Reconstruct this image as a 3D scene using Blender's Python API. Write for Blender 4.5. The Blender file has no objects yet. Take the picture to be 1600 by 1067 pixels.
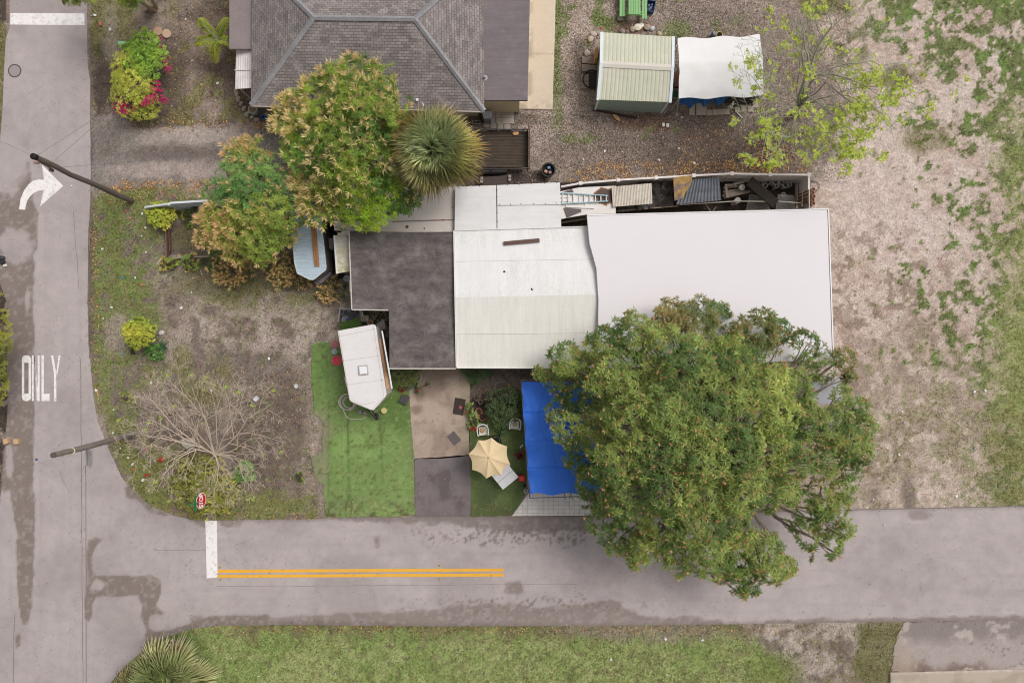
import bpy, math, random
import numpy as np
from mathutils import Vector, Matrix, noise as mn
R = math.radians
sc = bpy.context.scene
C = sc.collection
rng = np.random.RandomState(7)

# ---------------------------------------------------------------- camera, world, sun
H = 40.0                       # flying height of the drone, metres
F = 1160.0                     # focal length in photo pixels (photo is 1600 x 1067)
cam = bpy.data.cameras.new('camera'); camo = bpy.data.objects.new('camera', cam); C.objects.link(camo)
camo.location = (0, 0, H); camo.rotation_euler = (0, 0, 0)
cam.sensor_width = 36; cam.lens = 36 * F / 1600; cam.clip_start = 0.5; cam.clip_end = 5000
sc.camera = camo
SUN_EL, SUN_AZ = 58, 60        # high soft sun, from the upper right of the picture
w = bpy.data.worlds.new('World'); sc.world = w; w.use_nodes = True
nt = w.node_tree; bg = nt.nodes['Background']
sky = nt.nodes.new('ShaderNodeTexSky'); sky.sky_type = 'NISHITA'; sky.sun_disc = False
sky.sun_elevation = R(SUN_EL); sky.sun_rotation = R(90 - 35)
sky.air_density = 1.0; sky.dust_density = 6.0; sky.ozone_density = 0.6
hs = nt.nodes.new('ShaderNodeHueSaturation'); hs.inputs['Saturation'].default_value = 0.16
nt.links.new(sky.outputs[0], hs.inputs['Color']); nt.links.new(hs.outputs[0], bg.inputs['Color'])
bg.inputs['Strength'].default_value = 0.10
sl = bpy.data.lights.new('sun', 'SUN'); so = bpy.data.objects.new('sun', sl); C.objects.link(so)
sl.energy = 1.2; sl.angle = R(24); sl.color = (1.0, 0.96, 0.905)
d = Vector((math.cos(R(35)) * math.cos(R(SUN_EL)), math.sin(R(35)) * math.cos(R(SUN_EL)), math.sin(R(SUN_EL))))
so.rotation_euler = (-d).to_track_quat('-Z', 'Y').to_euler(); so.location = (10, 10, 60)
sc.view_settings.view_transform = 'Standard'; sc.view_settings.look = 'None'
sc.view_settings.gamma = 1; sc.view_settings.exposure = -0.02
sc.cycles.pixel_filter_type = 'BLACKMAN_HARRIS'; sc.cycles.filter_width = 1.05
sc.cycles.max_bounces = 6; sc.cycles.diffuse_bounces = 3; sc.cycles.transmission_bounces = 3; sc.cycles.transparent_max_bounces = 6

# ---------------------------------------------------------------- helpers
def P(px, py, z=0.0):
    k = (H - z) / F
    return Vector(((px - 800) * k, (533.5 - py) * k, z))
def XY(px, py, z=0.0):
    p = P(px, py, z); return (p.x, p.y)
def s(r, g, b):
    return tuple((c / 255 / 12.92) if c / 255 <= 0.04045 else ((c / 255 + 0.055) / 1.055) ** 2.4 for c in (r, g, b))
def sv(*a): return np.array(s(*a))

def tag(o, label=None, cat=None, group=None, kind=None):
    if label: o['label'] = label
    if cat: o['category'] = cat
    if group: o['group'] = group
    if kind: o['kind'] = kind
    return o
def thing(name, label, cat, loc=(0, 0, 0), group=None):
    o = bpy.data.objects.new(name, None); C.objects.link(o); o.location = loc
    o.empty_display_size = 0.3
    return tag(o, label, cat, group)
def wloc(o):
    v = Vector((0, 0, 0))
    while o is not None: v = v + Vector(o.location); o = o.parent
    return v
def link_mesh(name, me, parent=None, loc=None, world=True):
    """mesh in world coordinates -> object whose origin is at its parent's (or loc)"""
    o = bpy.data.objects.new(name, me); C.objects.link(o)
    if parent is not None:
        o.parent = parent
        if world: me.transform(Matrix.Translation(-wloc(parent)))
    elif loc is not None:
        if world: me.transform(Matrix.Translation(-Vector(loc)))
        o.location = loc
    return o
def copy_tree(o, parent=None):
    c = o.copy(); C.objects.link(c); c.parent = parent
    for ch in list(o.children): copy_tree(ch, c)
    return c
def place(o, x, y, z=0, rz=0, label=None, sc_=1.0):
    o.location = (x, y, z); o.rotation_euler = (0, 0, rz); o.scale = (sc_,) * 3
    if label: o['label'] = label
    return o

class MB:
    def __init__(s_): s_.v = []; s_.f = []; s_.uv = None
    def add(s_, vs, fs):
        n = len(s_.v); s_.v += [tuple(v) for v in vs]; s_.f += [tuple(i + n for i in f) for f in fs]; return s_
    def prism(s_, pts, z0, z1, top=None):
        a = sum(pts[i][0] * pts[(i + 1) % len(pts)][1] - pts[(i + 1) % len(pts)][0] * pts[i][1] for i in range(len(pts)))
        if a < 0: pts = pts[::-1]; top = top[::-1] if top else None
        n = len(pts)
        zt = top if top else [z1] * n
        vs = [(p[0], p[1], z0) for p in pts] + [(p[0], p[1], zt[i]) for i, p in enumerate(pts)]
        fs = [tuple(range(n - 1, -1, -1)), tuple(range(n, 2 * n))] + [(i, (i + 1) % n, n + (i + 1) % n, n + i) for i in range(n)]
        return s_.add(vs, fs)
    def pprism(s_, pp, z0, z1):
        return s_.prism([XY(x, y, z1) for x, y in pp], z0, z1)
    def box(s_, c, sz, rz=0, rx=0, ry=0):
        m = Matrix.Translation(c) @ Matrix.Rotation(rz, 4, 'Z') @ Matrix.Rotation(ry, 4, 'Y') @ Matrix.Rotation(rx, 4, 'X')
        vs = [m @ Vector((x * sz[0] / 2, y * sz[1] / 2, z * sz[2] / 2)) for x in (-1, 1) for y in (-1, 1) for z in (-1, 1)]
        return s_.add(vs, [(0, 1, 3, 2), (4, 6, 7, 5), (0, 4, 5, 1), (2, 3, 7, 6), (0, 2, 6, 4), (1, 5, 7, 3)])
    def bar(s_, a, b, w_, h_):
        a = Vector(a); b = Vector(b); t = (b - a); L = t.length; t.normalize()
        u = Vector((0, 0, 1)) if abs(t.z) < .95 else Vector((1, 0, 0))
        x = t.cross(u).normalized(); y = x.cross(t).normalized()
        vs = [q + x * (w_ / 2 * i) + y * (h_ / 2 * j) for q in (a, b) for i, j in ((-1, -1), (1, -1), (1, 1), (-1, 1))]
        return s_.add(vs, [(0, 3, 2, 1), (4, 5, 6, 7), (0, 1, 5, 4), (1, 2, 6, 5), (2, 3, 7, 6), (3, 0, 4, 7)])
    def tube(s_, pts, r, n=8):
        pts = [Vector(p) for p in pts]; m = len(pts)
        if not hasattr(r, '__len__'): r = [r] * m
        vs = []; fs = []; px = None
        for i, p in enumerate(pts):
            t = (pts[min(i + 1, m - 1)] - pts[max(i - 1, 0)]).normalized()
            if px is None: px = t.orthogonal().normalized()
            px = (px - t * px.dot(t))
            px = px.normalized() if px.length > 1e-6 else t.orthogonal().normalized()
            py = t.cross(px)
            for k in range(n):
                a = 2 * math.pi * k / n; vs.append(p + (px * math.cos(a) + py * math.sin(a)) * r[i])
        for i in range(m - 1):
            for k in range(n):
                fs.append((i * n + k, i * n + (k + 1) % n, (i + 1) * n + (k + 1) % n, (i + 1) * n + k))
        fs.append(tuple(range(n - 1, -1, -1))); fs.append(tuple((m - 1) * n + k for k in range(n)))
        return s_.add(vs, fs)
    def lathe(s_, x, y, z, prof, n=24):
        vs = []; fs = []; m = len(prof)
        for r_, h_ in prof:
            for k in range(n):
                a = 2 * math.pi * k / n; vs.append((x + r_ * math.cos(a), y + r_ * math.sin(a), z + h_))
        for i in range(m - 1):
            for k in range(n):
                fs.append((i * n + k, i * n + (k + 1) % n, (i + 1) * n + (k + 1) % n, (i + 1) * n + k))
        if prof[0][0] > 1e-4: fs.append(tuple(range(n - 1, -1, -1)))
        if prof[-1][0] > 1e-4: fs.append(tuple((m - 1) * n + k for k in range(n)))
        return s_.add(vs, fs)
    def rock(s_, c, r3, rz=0, seed=0, n=10, m=6):
        vs = []; fs = []; rr = random.Random(seed); off = Vector((rr.uniform(0, 50), rr.uniform(0, 50), 0))
        for i in range(m + 1):
            for k in range(n):
                ph = math.pi * i / m; th = 2 * math.pi * k / n
                dv = Vector((math.sin(ph) * math.cos(th), math.sin(ph) * math.sin(th), math.cos(ph)))
                q = dv * (1 + 0.35 * mn.noise(dv * 1.3 + off))
                q = Vector((q.x * r3[0], q.y * r3[1], q.z * r3[2])); q.rotate(Matrix.Rotation(rz, 3, 'Z')); vs.append(Vector(c) + q)
        for i in range(m):
            for k in range(n):
                fs.append((i * n + k, (i + 1) * n + k, (i + 1) * n + (k + 1) % n, i * n + (k + 1) % n))
        return s_.add(vs, fs)
    def sheet(s_, q, nx, ny, fn=None, th=0.0):
        """quad q (4 world points, order 00,10,11,01) as a grid; fn(u,v)->z offset"""
        q = [Vector(p) for p in q]; vs = []; fs = []
        for j in range(ny + 1):
            for i in range(nx + 1):
                u = i / nx; v = j / ny
                p = (q[0] * (1 - u) + q[1] * u) * (1 - v) + (q[3] * (1 - u) + q[2] * u) * v
                o_ = fn(u, v) if fn else 0
                if hasattr(o_, '__len__'): p = p + Vector(o_)
                else: p = p + Vector((0, 0, o_))
                vs.append(p)
        W = nx + 1
        top = [(j * W + i, j * W + i + 1, (j + 1) * W + i + 1, (j + 1) * W + i) for j in range(ny) for i in range(nx)]
        if th > 0:
            N = len(vs); vs = vs + [Vector(v) - Vector((0, 0, th)) for v in vs]
            bot = [tuple(i + N for i in f[::-1]) for f in top]
            edge = [i for i in range(nx)]; sides = []
            for i in range(nx):
                sides.append((i + 1, i, i + N, i + 1 + N)); b = ny * W + i; sides.append((b, b + 1, b + 1 + N, b + N))
            for j in range(ny):
                a = j * W; sides.append((a, a + W, a + W + N, a + N)); a = j * W + nx; sides.append((a + W, a, a + N, a + W + N))
            fs = top + bot + sides
        else: fs = top
        return s_.add(vs, fs)
    def mesh(s_, name):
        me = bpy.data.meshes.new(name); me.from_pydata(s_.v, [], s_.f); me.update(); return me
    def build(s_, name, mat, parent=None, loc=None, smooth=False, bevel=0, world=True):
        me = s_.mesh(name); me.materials.append(mat)
        o = link_mesh(name, me, parent, loc, world)
        if smooth:
            me.polygons.foreach_set('use_smooth', [True] * len(me.polygons))
            me.set_sharp_from_angle(angle=R(40)) if hasattr(me, 'set_sharp_from_angle') else None
        if bevel:
            b = o.modifiers.new('bevel', 'BEVEL'); b.width = bevel; b.segments = 2; b.limit_method = 'ANGLE'
        return o

# ---------------------------------------------------------------- materials
class NT:
    def __init__(s_, name):
        s_.m = bpy.data.materials.new(name); s_.m.use_nodes = True; s_.t = s_.m.node_tree
        s_.b = s_.t.nodes['Principled BSDF']; s_.out = s_.t.nodes['Material Output']
        s_.tc = s_.t.nodes.new('ShaderNodeTexCoord')
    def n(s_, t, **kw):
        x = s_.t.nodes.new(t)
        for k, v in kw.items(): setattr(x, k, v)
        return x
    def l(s_, a, b): s_.t.links.new(a, b)
    def noise(s_, scale, detail=6, rough=.6, vec=None, dist=0):
        x = s_.n('ShaderNodeTexNoise'); x.inputs['Scale'].default_value = scale; x.inputs['Detail'].default_value = detail
        x.inputs['Roughness'].default_value = rough; x.inputs['Distortion'].default_value = dist
        s_.l(vec or s_.tc.outputs['Object'], x.inputs['Vector']); return x.outputs['Fac']
    def ramp(s_, fac, stops):
        x = s_.n('ShaderNodeValToRGB'); e = x.color_ramp.elements
        e[0].position, e[0].color = stops[0][0], (*stops[0][1], 1)
        e[1].position, e[1].color = stops[-1][0], (*stops[-1][1], 1)
        for p, c in stops[1:-1]:
            q = e.new(p); q.color = (*c, 1)
        s_.l(fac, x.inputs['Fac']); return x.outputs['Color']
    def mix(s_, fac, a, b, mode='MIX'):
        x = s_.n('ShaderNodeMix', data_type='RGBA', blend_type=mode)
        for i, val in ((0, fac), (6, a), (7, b)):
            if isinstance(val, (int, float)): x.inputs[i].default_value = val
            elif isinstance(val, tuple): x.inputs[i].default_value = (*val, 1) if len(val) == 3 else val
            else: s_.l(val, x.inputs[i])
        return x.outputs[2]
    def mul(s_, vec, v3):
        x = s_.n('ShaderNodeVectorMath', operation='MULTIPLY'); s_.l(vec, x.inputs[0]); x.inputs[1].default_value = v3; return x.outputs[0]
    def bump(s_, h, strength=.3, dist=.02):
        x = s_.n('ShaderNodeBump'); x.inputs['Strength'].default_value = strength; x.inputs['Distance'].default_value = dist
        s_.l(h, x.inputs['Height']); s_.l(x.outputs[0], s_.b.inputs['Normal'])
    def fin(s_, col=None, rough=.85, spec=.3, metal=0):
        if col is not None:
            if isinstance(col, tuple): s_.b.inputs['Base Color'].default_value = (*col, 1)
            else: s_.l(col, s_.b.inputs['Base Color'])
        s_.b.inputs['Roughness'].default_value = rough; s_.b.inputs['Specular IOR Level'].default_value = spec
        s_.b.inputs['Metallic'].default_value = metal; return s_.m
def g(v): return (v, v, v)
_mc = {}
def M(name, rgb, rough=.75, var=.12, scale=2.0, bump=.15, spec=.3, metal=0, streak=None, dirt=None, dirt_amt=.5):
    if name in _mc: return _mc[name]
    t = NT(name); c = s(*rgb)
    f = t.noise(scale, 7, .65)
    col = t.mix(1.0, c, t.ramp(f, [(.25, g(1 - var)), (.5, g(1.0)), (.78, g(1 + var * .6))]), 'MULTIPLY')
    f2 = t.noise(scale * 9, 4, .6)
    col = t.mix(1.0, col, t.ramp(f2, [(.3, g(1 - var * .6)), (.7, g(1 + var * .3))]), 'MULTIPLY')
    if streak:   # directional wear (kx, ky, kz) noise scale
        f3 = t.noise(1.0, 5, .7, t.mul(t.tc.outputs['Object'], streak))
        col = t.mix(1.0, col, t.ramp(f3, [(.3, g(1 - var * 1.6)), (.65, g(1.03))]), 'MULTIPLY')
    if dirt:
        f4 = t.noise(scale * .8, 9, .75, None, .4)
        col = t.mix(t.ramp(f4, [(.5, g(0)), (.68, g(dirt_amt))]), col, s(*dirt))
    if bump: t.bump(f2, bump, .01)
    _mc[name] = t.fin(col, rough, spec, metal); return _mc[name]

def leaf_material():
    t = NT('foliage')
    a = t.n('ShaderNodeAttribute', attribute_name='Col')
    tr = t.n('ShaderNodeBsdfTranslucent'); t.l(a.outputs['Color'], tr.inputs['Color'])
    mx = t.n('ShaderNodeMixShader'); mx.inputs[0].default_value = .28
    t.l(t.b.outputs[0], mx.inputs[1]); t.l(tr.outputs[0], mx.inputs[2]); t.l(mx.outputs[0], t.out.inputs['Surface'])
    t.fin(a.outputs['Color'], .5, .4); return t.m
LEAF = leaf_material()
def attr_material(name, rough=.9, spec=.2):
    t = NT(name); a = t.n('ShaderNodeAttribute', attribute_name='Col')
    return t.fin(a.outputs['Color'], rough, spec)
BITS = attr_material('loose_bits')
def ground_material(name, amt=.35, fine=9, coarse=2.2, bump=.5, specks=True, cracks=False, rough=.92, spk=(.12, .16), bright=True):
    t = NT(name); a = t.n('ShaderNodeAttribute', attribute_name='Col'); v = t.tc.outputs['Object']
    f1 = t.noise(coarse, 8, .7); f2 = t.noise(fine, 6, .75)
    col = t.mix(1.0, a.outputs['Color'], t.ramp(f1, [(.28, g(1 - amt * .5)), (.72, g(1 + amt * .35))]), 'MULTIPLY')
    col = t.mix(1.0, col, t.ramp(f2, [(.28, g(1 - amt)), (.5, g(1.0)), (.74, g(1 + amt * .8))]), 'MULTIPLY')
    if specks:
        vo = t.n('ShaderNodeTexVoronoi'); vo.inputs['Scale'].default_value = 3.4; t.l(v, vo.inputs['Vector'])
        k = t.ramp(vo.outputs['Distance'], [(spk[0] * .5, g(1)), (spk[1] * .6, g(0))])
        sel = t.ramp(t.noise(1.1, 5, .8), [(.5, g(0)), (.6, g(.75))])
        k = t.mix(1.0, k, sel, 'MULTIPLY'); col = t.mix(k, col, s(85, 76, 70))
        col = t.mix(t.ramp(t.noise(7, 3, .8), [(.68, g(0)), (.74, g(.5))]), col, s(120, 110, 106))
    if cracks:
        wv = t.n('ShaderNodeVectorMath', operation='ADD'); nn = t.n('ShaderNodeTexNoise'); nn.inputs['Scale'].default_value = 1.5; t.l(v, nn.inputs['Vector'])
        sc2 = t.n('ShaderNodeVectorMath', operation='SCALE'); t.l(nn.outputs['Color'], sc2.inputs[0]); sc2.inputs['Scale'].default_value = .9
        t.l(v, wv.inputs[0]); t.l(sc2.outputs[0], wv.inputs[1])
        vo = t.n('ShaderNodeTexVoronoi', feature='DISTANCE_TO_EDGE'); vo.inputs['Scale'].default_value = .42; t.l(wv.outputs[0], vo.inputs['Vector'])
        k = t.ramp(vo.outputs['Distance'], [(.001, g(.45)), (.006, g(0))])
        sel = t.ramp(t.noise(.16, 3, .6), [(.57, g(0)), (.66, g(1))])
        k = t.mix(1.0, k, sel, 'MULTIPLY'); col = t.mix(k, col, s(100, 90, 86))
    t.bump(f2, bump, .02)
    return t.fin(col, rough, .2)

# ---------------------------------------------------------------- numpy noise and masks (photo pixel space = ground plan)
def vnoise(x, y, seed):
    xi = np.floor(x).astype(np.int64); yi = np.floor(y).astype(np.int64); xf = x - xi; yf = y - yi
    def h(a, b):
        n = (a * 374761393 + b * 668265263 + seed * 974634777) & 0xffffffff
        n = ((n ^ (n >> 13)) * 1274126177) & 0xffffffff
        return ((n ^ (n >> 16)) & 0xffff) / 65535.0
    u = xf * xf * (3 - 2 * xf); v = yf * yf * (3 - 2 * yf)
    return (h(xi, yi) * (1 - u) + h(xi + 1, yi) * u) * (1 - v) + (h(xi, yi + 1) * (1 - u) + h(xi + 1, yi + 1) * u) * v
def fbm(x, y, size, oct_=5, seed=0, gain=.55):
    a = 1.0; t = 0; r = np.zeros_like(x, dtype=float)
    for o in range(oct_):
        r += a * vnoise(x / size + 17.3 * o, y / size - 9.1 * o, seed + o * 13); t += a; a *= gain; size /= 2.03
    return r / t
def ss(v, a, b):
    t = np.clip((v - a) / (b - a), 0, 1); return t * t * (3 - 2 * t)
def sdf(x, y, poly):
    d2 = np.full(x.shape, 1e18); ins = np.zeros(x.shape, bool); n = len(poly)
    for i in range(n):
        ax, ay = poly[i]; bx, by = poly[(i + 1) % n]
        ex, ey = bx - ax, by - ay; wx, wy = x - ax, y - ay
        t = np.clip((wx * ex + wy * ey) / (ex * ex + ey * ey + 1e-9), 0, 1)
        d2 = np.minimum(d2, (wx - ex * t) ** 2 + (wy - ey * t) ** 2)
        if ay != by:
            c = ((ay > y) != (by > y)) & (x < (bx - ax) * (y - ay) / (by - ay) + ax); ins ^= c
    dd = np.sqrt(d2); return np.where(ins, -dd, dd)
def poly(x, y, pts, soft=6, warp=8, size=22, seed=1):
    d_ = sdf(x, y, pts)
    if warp: d_ = d_ + (fbm(x, y, size, 5, seed) - .5) * 2 * warp
    return 1 - ss(d_, -soft / 2, soft / 2)
def ell(x, y, cx, cy, rx, ry, soft=.5, warp=.35, size=25, seed=2):
    d_ = np.sqrt(((x - cx) / rx) ** 2 + ((y - cy) / ry) ** 2) + (fbm(x, y, size, 4, seed) - .5) * 2 * warp
    return 1 - ss(d_, 1 - soft / 2, 1 + soft / 2)
def lay(c, m, col, a=1.0):
    m = (m * a)[:, None]; return c * (1 - m) + (np.array(col)[None, :] if np.ndim(col) == 1 else col) * m
def set_col(me, col):
    a = me.color_attributes.new('Col', 'FLOAT_COLOR', 'POINT')
    buf = np.ones((len(col), 4), np.float32); buf[:, :3] = col; a.data.foreach_set('color', buf.ravel())
def fast_mesh(name, V, Fq, col=None, mat=None):
    """V (n,3), Fq (m,k) equal sized faces"""
    me = bpy.data.meshes.new(name); n, k = Fq.shape
    me.vertices.add(len(V)); me.vertices.foreach_set('co', np.asarray(V, np.float32).ravel())
    me.loops.add(n * k); me.loops.foreach_set('vertex_index', Fq.astype(np.int32).ravel())
    me.polygons.add(n); me.polygons.foreach_set('loop_start', np.arange(0, n * k, k, dtype=np.int32))
    me.polygons.foreach_set('loop_total', np.full(n, k, np.int32)); me.update(calc_edges=True)
    if col is not None: set_col(me, col)
    if mat: me.materials.append(mat)
    return me
def grid_sheet(name, poly_px, z, paint, mat, step=2.5, bbox=None, kind='structure', parent=None, edge=0, ext=None):
    """a painted sheet whose outline follows poly_px (photo pixels on the ground)"""
    xs_ = [p[0] for p in poly_px]; ys_ = [p[1] for p in poly_px]
    x0, x1, y0, y1 = bbox or (min(xs_), max(xs_), min(ys_), max(ys_))
    gx = np.arange(x0 - step, x1 + step * 1.01, step); gy = np.arange(y0 - step, y1 + step * 1.01, step)
    X, Y = np.meshgrid(gx, gy); X = X.ravel(); Y = Y.ravel(); W = len(gx); Hh = len(gy)
    def D(x, y):
        d_ = sdf(x, y, poly_px)
        if edge: d_ = d_ + (fbm(x, y, 14, 4, 77) - .5) * 2 * edge
        return d_
    d0 = D(X, Y)
    i = np.arange(W - 1); j = np.arange(Hh - 1); I, J = np.meshgrid(i, j); a = (J * W + I).ravel()
    Fq = np.stack([a + W, a + W + 1, a + 1, a], 1)
    keep = (d0[Fq] < step * .75).all(1) & (d0[Fq].min(1) < 0); Fq = Fq[keep]
    used, inv = np.unique(Fq, return_inverse=True); Fq = inv.reshape(Fq.shape)
    x = X[used]; y = Y[used]; d_ = d0[used]
    cnt = np.bincount(Fq.ravel(), minlength=len(used)); m = (np.abs(d_) < step * 1.1) & (cnt < 4)
    e = .5
    gxx = (D(x[m] + e, y[m]) - D(x[m] - e, y[m])) / (2 * e); gyy = (D(x[m], y[m] + e) - D(x[m], y[m] - e)) / (2 * e)
    x[m] -= gxx * d_[m]; y[m] -= gyy * d_[m]
    k = (H - 0) / F
    V = np.stack([(x - 800) * k, (533.5 - y) * k, np.full(len(x), z)], 1)
    col = paint(x, y)
    me = fast_mesh(name, V, Fq, col, mat)
    if parent is not None: o = link_mesh(name, me, parent)
    else: o = link_mesh(name, me)
    if kind: o['kind'] = kind
    return o

# ---------------------------------------------------------------- leaves
def frames(nrm):
    n = nrm / (np.linalg.norm(nrm, axis=1, keepdims=True) + 1e-9)
    h_ = np.where(np.abs(n[:, 2:3]) < .9, np.array([[0, 0, 1.]]), np.array([[1., 0, 0]]))
    u = np.cross(h_, n); u /= np.linalg.norm(u, axis=1, keepdims=True) + 1e-9
    return n, u, np.cross(n, u)
def leaves(base, dirv, side, length, width, col, tipcol=None, droop=.15):
    """one folded leaf (two triangles) per row"""
    n = len(base); L = np.asarray(length).reshape(-1, 1); W = np.asarray(width).reshape(-1, 1)
    up = np.cross(dirv, side); up *= np.sign(up[:, 2:3] + 1e-6)
    mid = base + dirv * L * .5
    tip = base + dirv * L - np.array([[0, 0, 1.]]) * L * droop
    a = mid + side * W * .5 - up * W * .12; b = mid - side * W * .5 - up * W * .12
    V = np.stack([base, a, tip, b], 1).reshape(-1, 3)
    k = np.arange(n)[:, None] * 4
    Fq = np.concatenate([k + np.array([[0, 1, 2]]), k + np.array([[0, 2, 3]])], 0)
    tc_ = col if tipcol is None else tipcol
    cc = np.stack([col, (col + tc_) / 2, tc_, (col + tc_) / 2], 1).reshape(-1, 3)
    return V, Fq, cc
class LeafBag:
    def __init__(s_): s_.V = []; s_.F = []; s_.C = []; s_.n = 0
    def put(s_, V, Fq, cc): s_.V.append(V); s_.F.append(Fq + s_.n); s_.C.append(cc); s_.n += len(V)
    def build(s_, name, parent=None, mat=None, loc=None):
        me = fast_mesh(name, np.concatenate(s_.V), np.concatenate(s_.F), np.concatenate(s_.C), mat or LEAF)
        return link_mesh(name, me, parent, loc)
def jitter(col, n, amt, r_=rng):
    k = 1 + (r_.rand(n, 1) - .5) * 2 * amt; h_ = (r_.rand(n, 3) - .5) * amt * .35
    return np.clip(np.asarray(col) * k * (1 + h_), 0.003, 1)
def rosettes(bag, pts, nrm, cols, nleaf=11, L=.22, W=.045, spread=(55, 105), r_=rng, tip=None, jit=.22, droop=.2):
    N = len(pts); n, u, v = frames(nrm)
    for k in range(nleaf):
        a = 2 * np.pi * (k / nleaf) + r_.rand(N) * 1.2
        th = np.radians(spread[0] + (spread[1] - spread[0]) * r_.rand(N))
        rad = u * np.cos(a)[:, None] + v * np.sin(a)[:, None]
        dv = n * np.cos(th)[:, None] + rad * np.sin(th)[:, None]
        dv += (r_.rand(N, 3) - .5) * .25; dv /= np.linalg.norm(dv, axis=1, keepdims=True)
        sd = np.cross(dv, n * .35 + np.array([[0, 0, .65]]) + (r_.rand(N, 3) - .5) * .5); sd /= np.linalg.norm(sd, axis=1, keepdims=True) + 1e-9
        ln = L * (.65 + .6 * r_.rand(N)); c = jitter(cols, N, jit, r_)
        bag.put(*leaves(pts, dv, sd, ln, W * (.8 + .4 * r_.rand(N)), c, None if tip is None else jitter(tip, N, jit, r_), droop))
def panicles(bag, pts, nrm, col, n_=9, L=.22, W=.03, r_=rng, up=.35):
    """bunches of thin flower stalks standing out of the crown"""
    N = len(pts)
    if N == 0: return
    for k in range(n_):
        dv = nrm + (r_.rand(N, 3) - .5) * 1.5; dv[:, 2] += up; dv /= np.linalg.norm(dv, axis=1, keepdims=True)
        sd = np.cross(dv, np.array([[0, 0, 1.]]) + (r_.rand(N, 3) - .5) * .8); sd /= np.linalg.norm(sd, axis=1, keepdims=True) + 1e-9
        b = pts + dv * (.25 * L * r_.rand(N, 1))
        bag.put(*leaves(b, dv, sd, L * (.6 + .7 * r_.rand(N)), W * (.7 + .7 * r_.rand(N)), jitter(col, N, .25, r_), None, 0))
def lobe_points(px, py, z, rpx, dens, flat=.75, r_=rng, rough=.22, lowcut=-.15, hole=0.0, seed=0):
    c = np.array(P(px, py, z)); r0 = rpx * (H - z) / F
    n = int(dens * 2 * np.pi * r0 * r0 * (1.15))
    if n < 4: n = 4
    dv = r_.normal(size=(n * 2, 3)); dv /= np.linalg.norm(dv, axis=1, keepdims=True); dv = dv[dv[:, 2] > lowcut][:n]
    bumpy = np.array([mn.noise(Vector(q) * 2.3 + Vector((px * .7, py * .3, seed))) for q in dv])
    hol = np.array([mn.noise(Vector(q) * 3.1 + Vector((py * .7, px * .3, seed + 9))) for q in dv])
    dv = dv[hol > -1 + hole * 1.0]; bumpy = bumpy[hol > -1 + hole * 1.0]
    rr = r0 * (1 + rough * bumpy * 1.6) * (1 - .28 * r_.rand(len(dv)) ** 2)
    pt = c + dv * rr[:, None] * np.array([[1, 1, flat]])
    nr = dv * np.array([[1, 1, 1 / flat]]) + np.array([[0, 0, .55]]); nr /= np.linalg.norm(nr, axis=1, keepdims=True)
    return pt, nr
def curve_pts(a, b, n=6, sag=0, wob=.1, seed=0):
    a = Vector(a); b = Vector(b); rr = random.Random(seed); L = (b - a).length; out = []
    o1 = Vector((rr.uniform(-1, 1), rr.uniform(-1, 1), rr.uniform(-.5, .5))) * wob * L
    o2 = Vector((rr.uniform(-1, 1), rr.uniform(-1, 1), rr.uniform(-.5, .5))) * wob * L * .5
    for i in range(n + 1):
        t = i / n; out.append(a.lerp(b, t) + o1 * math.sin(math.pi * t) + o2 * math.sin(2 * math.pi * t) + Vector((0, 0, -sag * math.sin(math.pi * t))))
    return out
# ---------------------------------------------------------------- ground plan, in photo pixels at ground level
ROAD_W = [(15, -3000), (15, 45), (9, 62), (7, 100), (4, 170), (-3, 260), (-6, 330), (-8, 420), (10, 470), (11, 560), (12, 640), (8, 700), (3, 760), (-8, 840), (-12, 1000), (-12, 4000),
          (100, 4000), (130, 1140), (172, 1067), (200, 1036), (228, 1013), (260, 995), (300, 982), (300, 812), (270, 805), (236, 790), (208, 770), (190, 745), (170, 702), (152, 655), (146, 620), (139, 540),
          (137, 470), (138, 360), (142, 320), (142, 170), (141, 130), (137, 100), (136, 40), (135, -3000)]
ROAD_S = [(300, 812), (330, 813), (380, 812), (480, 811), (560, 808), (700, 807), (930, 806), (1100, 803), (1340, 795), (1600, 790), (5000, 760),
          (5000, 930), (1600, 969), (1400, 971), (1130, 975), (900, 977), (700, 978), (450, 976), (345, 977), (300, 982)]
SAND = sv(203, 184, 173); SAND_L = sv(213, 197, 187); SANDY_P = sv(188, 165, 153)
DIRT = sv(150, 135, 123); DIRT_L = sv(174, 159, 149); DIRT_AND_SHADE = sv(108, 95, 86); SOIL_AND_SHADE = sv(76, 66, 60)  # the two darkest tones also paint shade beside shed and trailer
GRS = sv(126, 138, 84); GRS_B = sv(122, 148, 80); OLIVE = sv(134, 130, 86); GRAV = sv(166, 149, 138)
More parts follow.
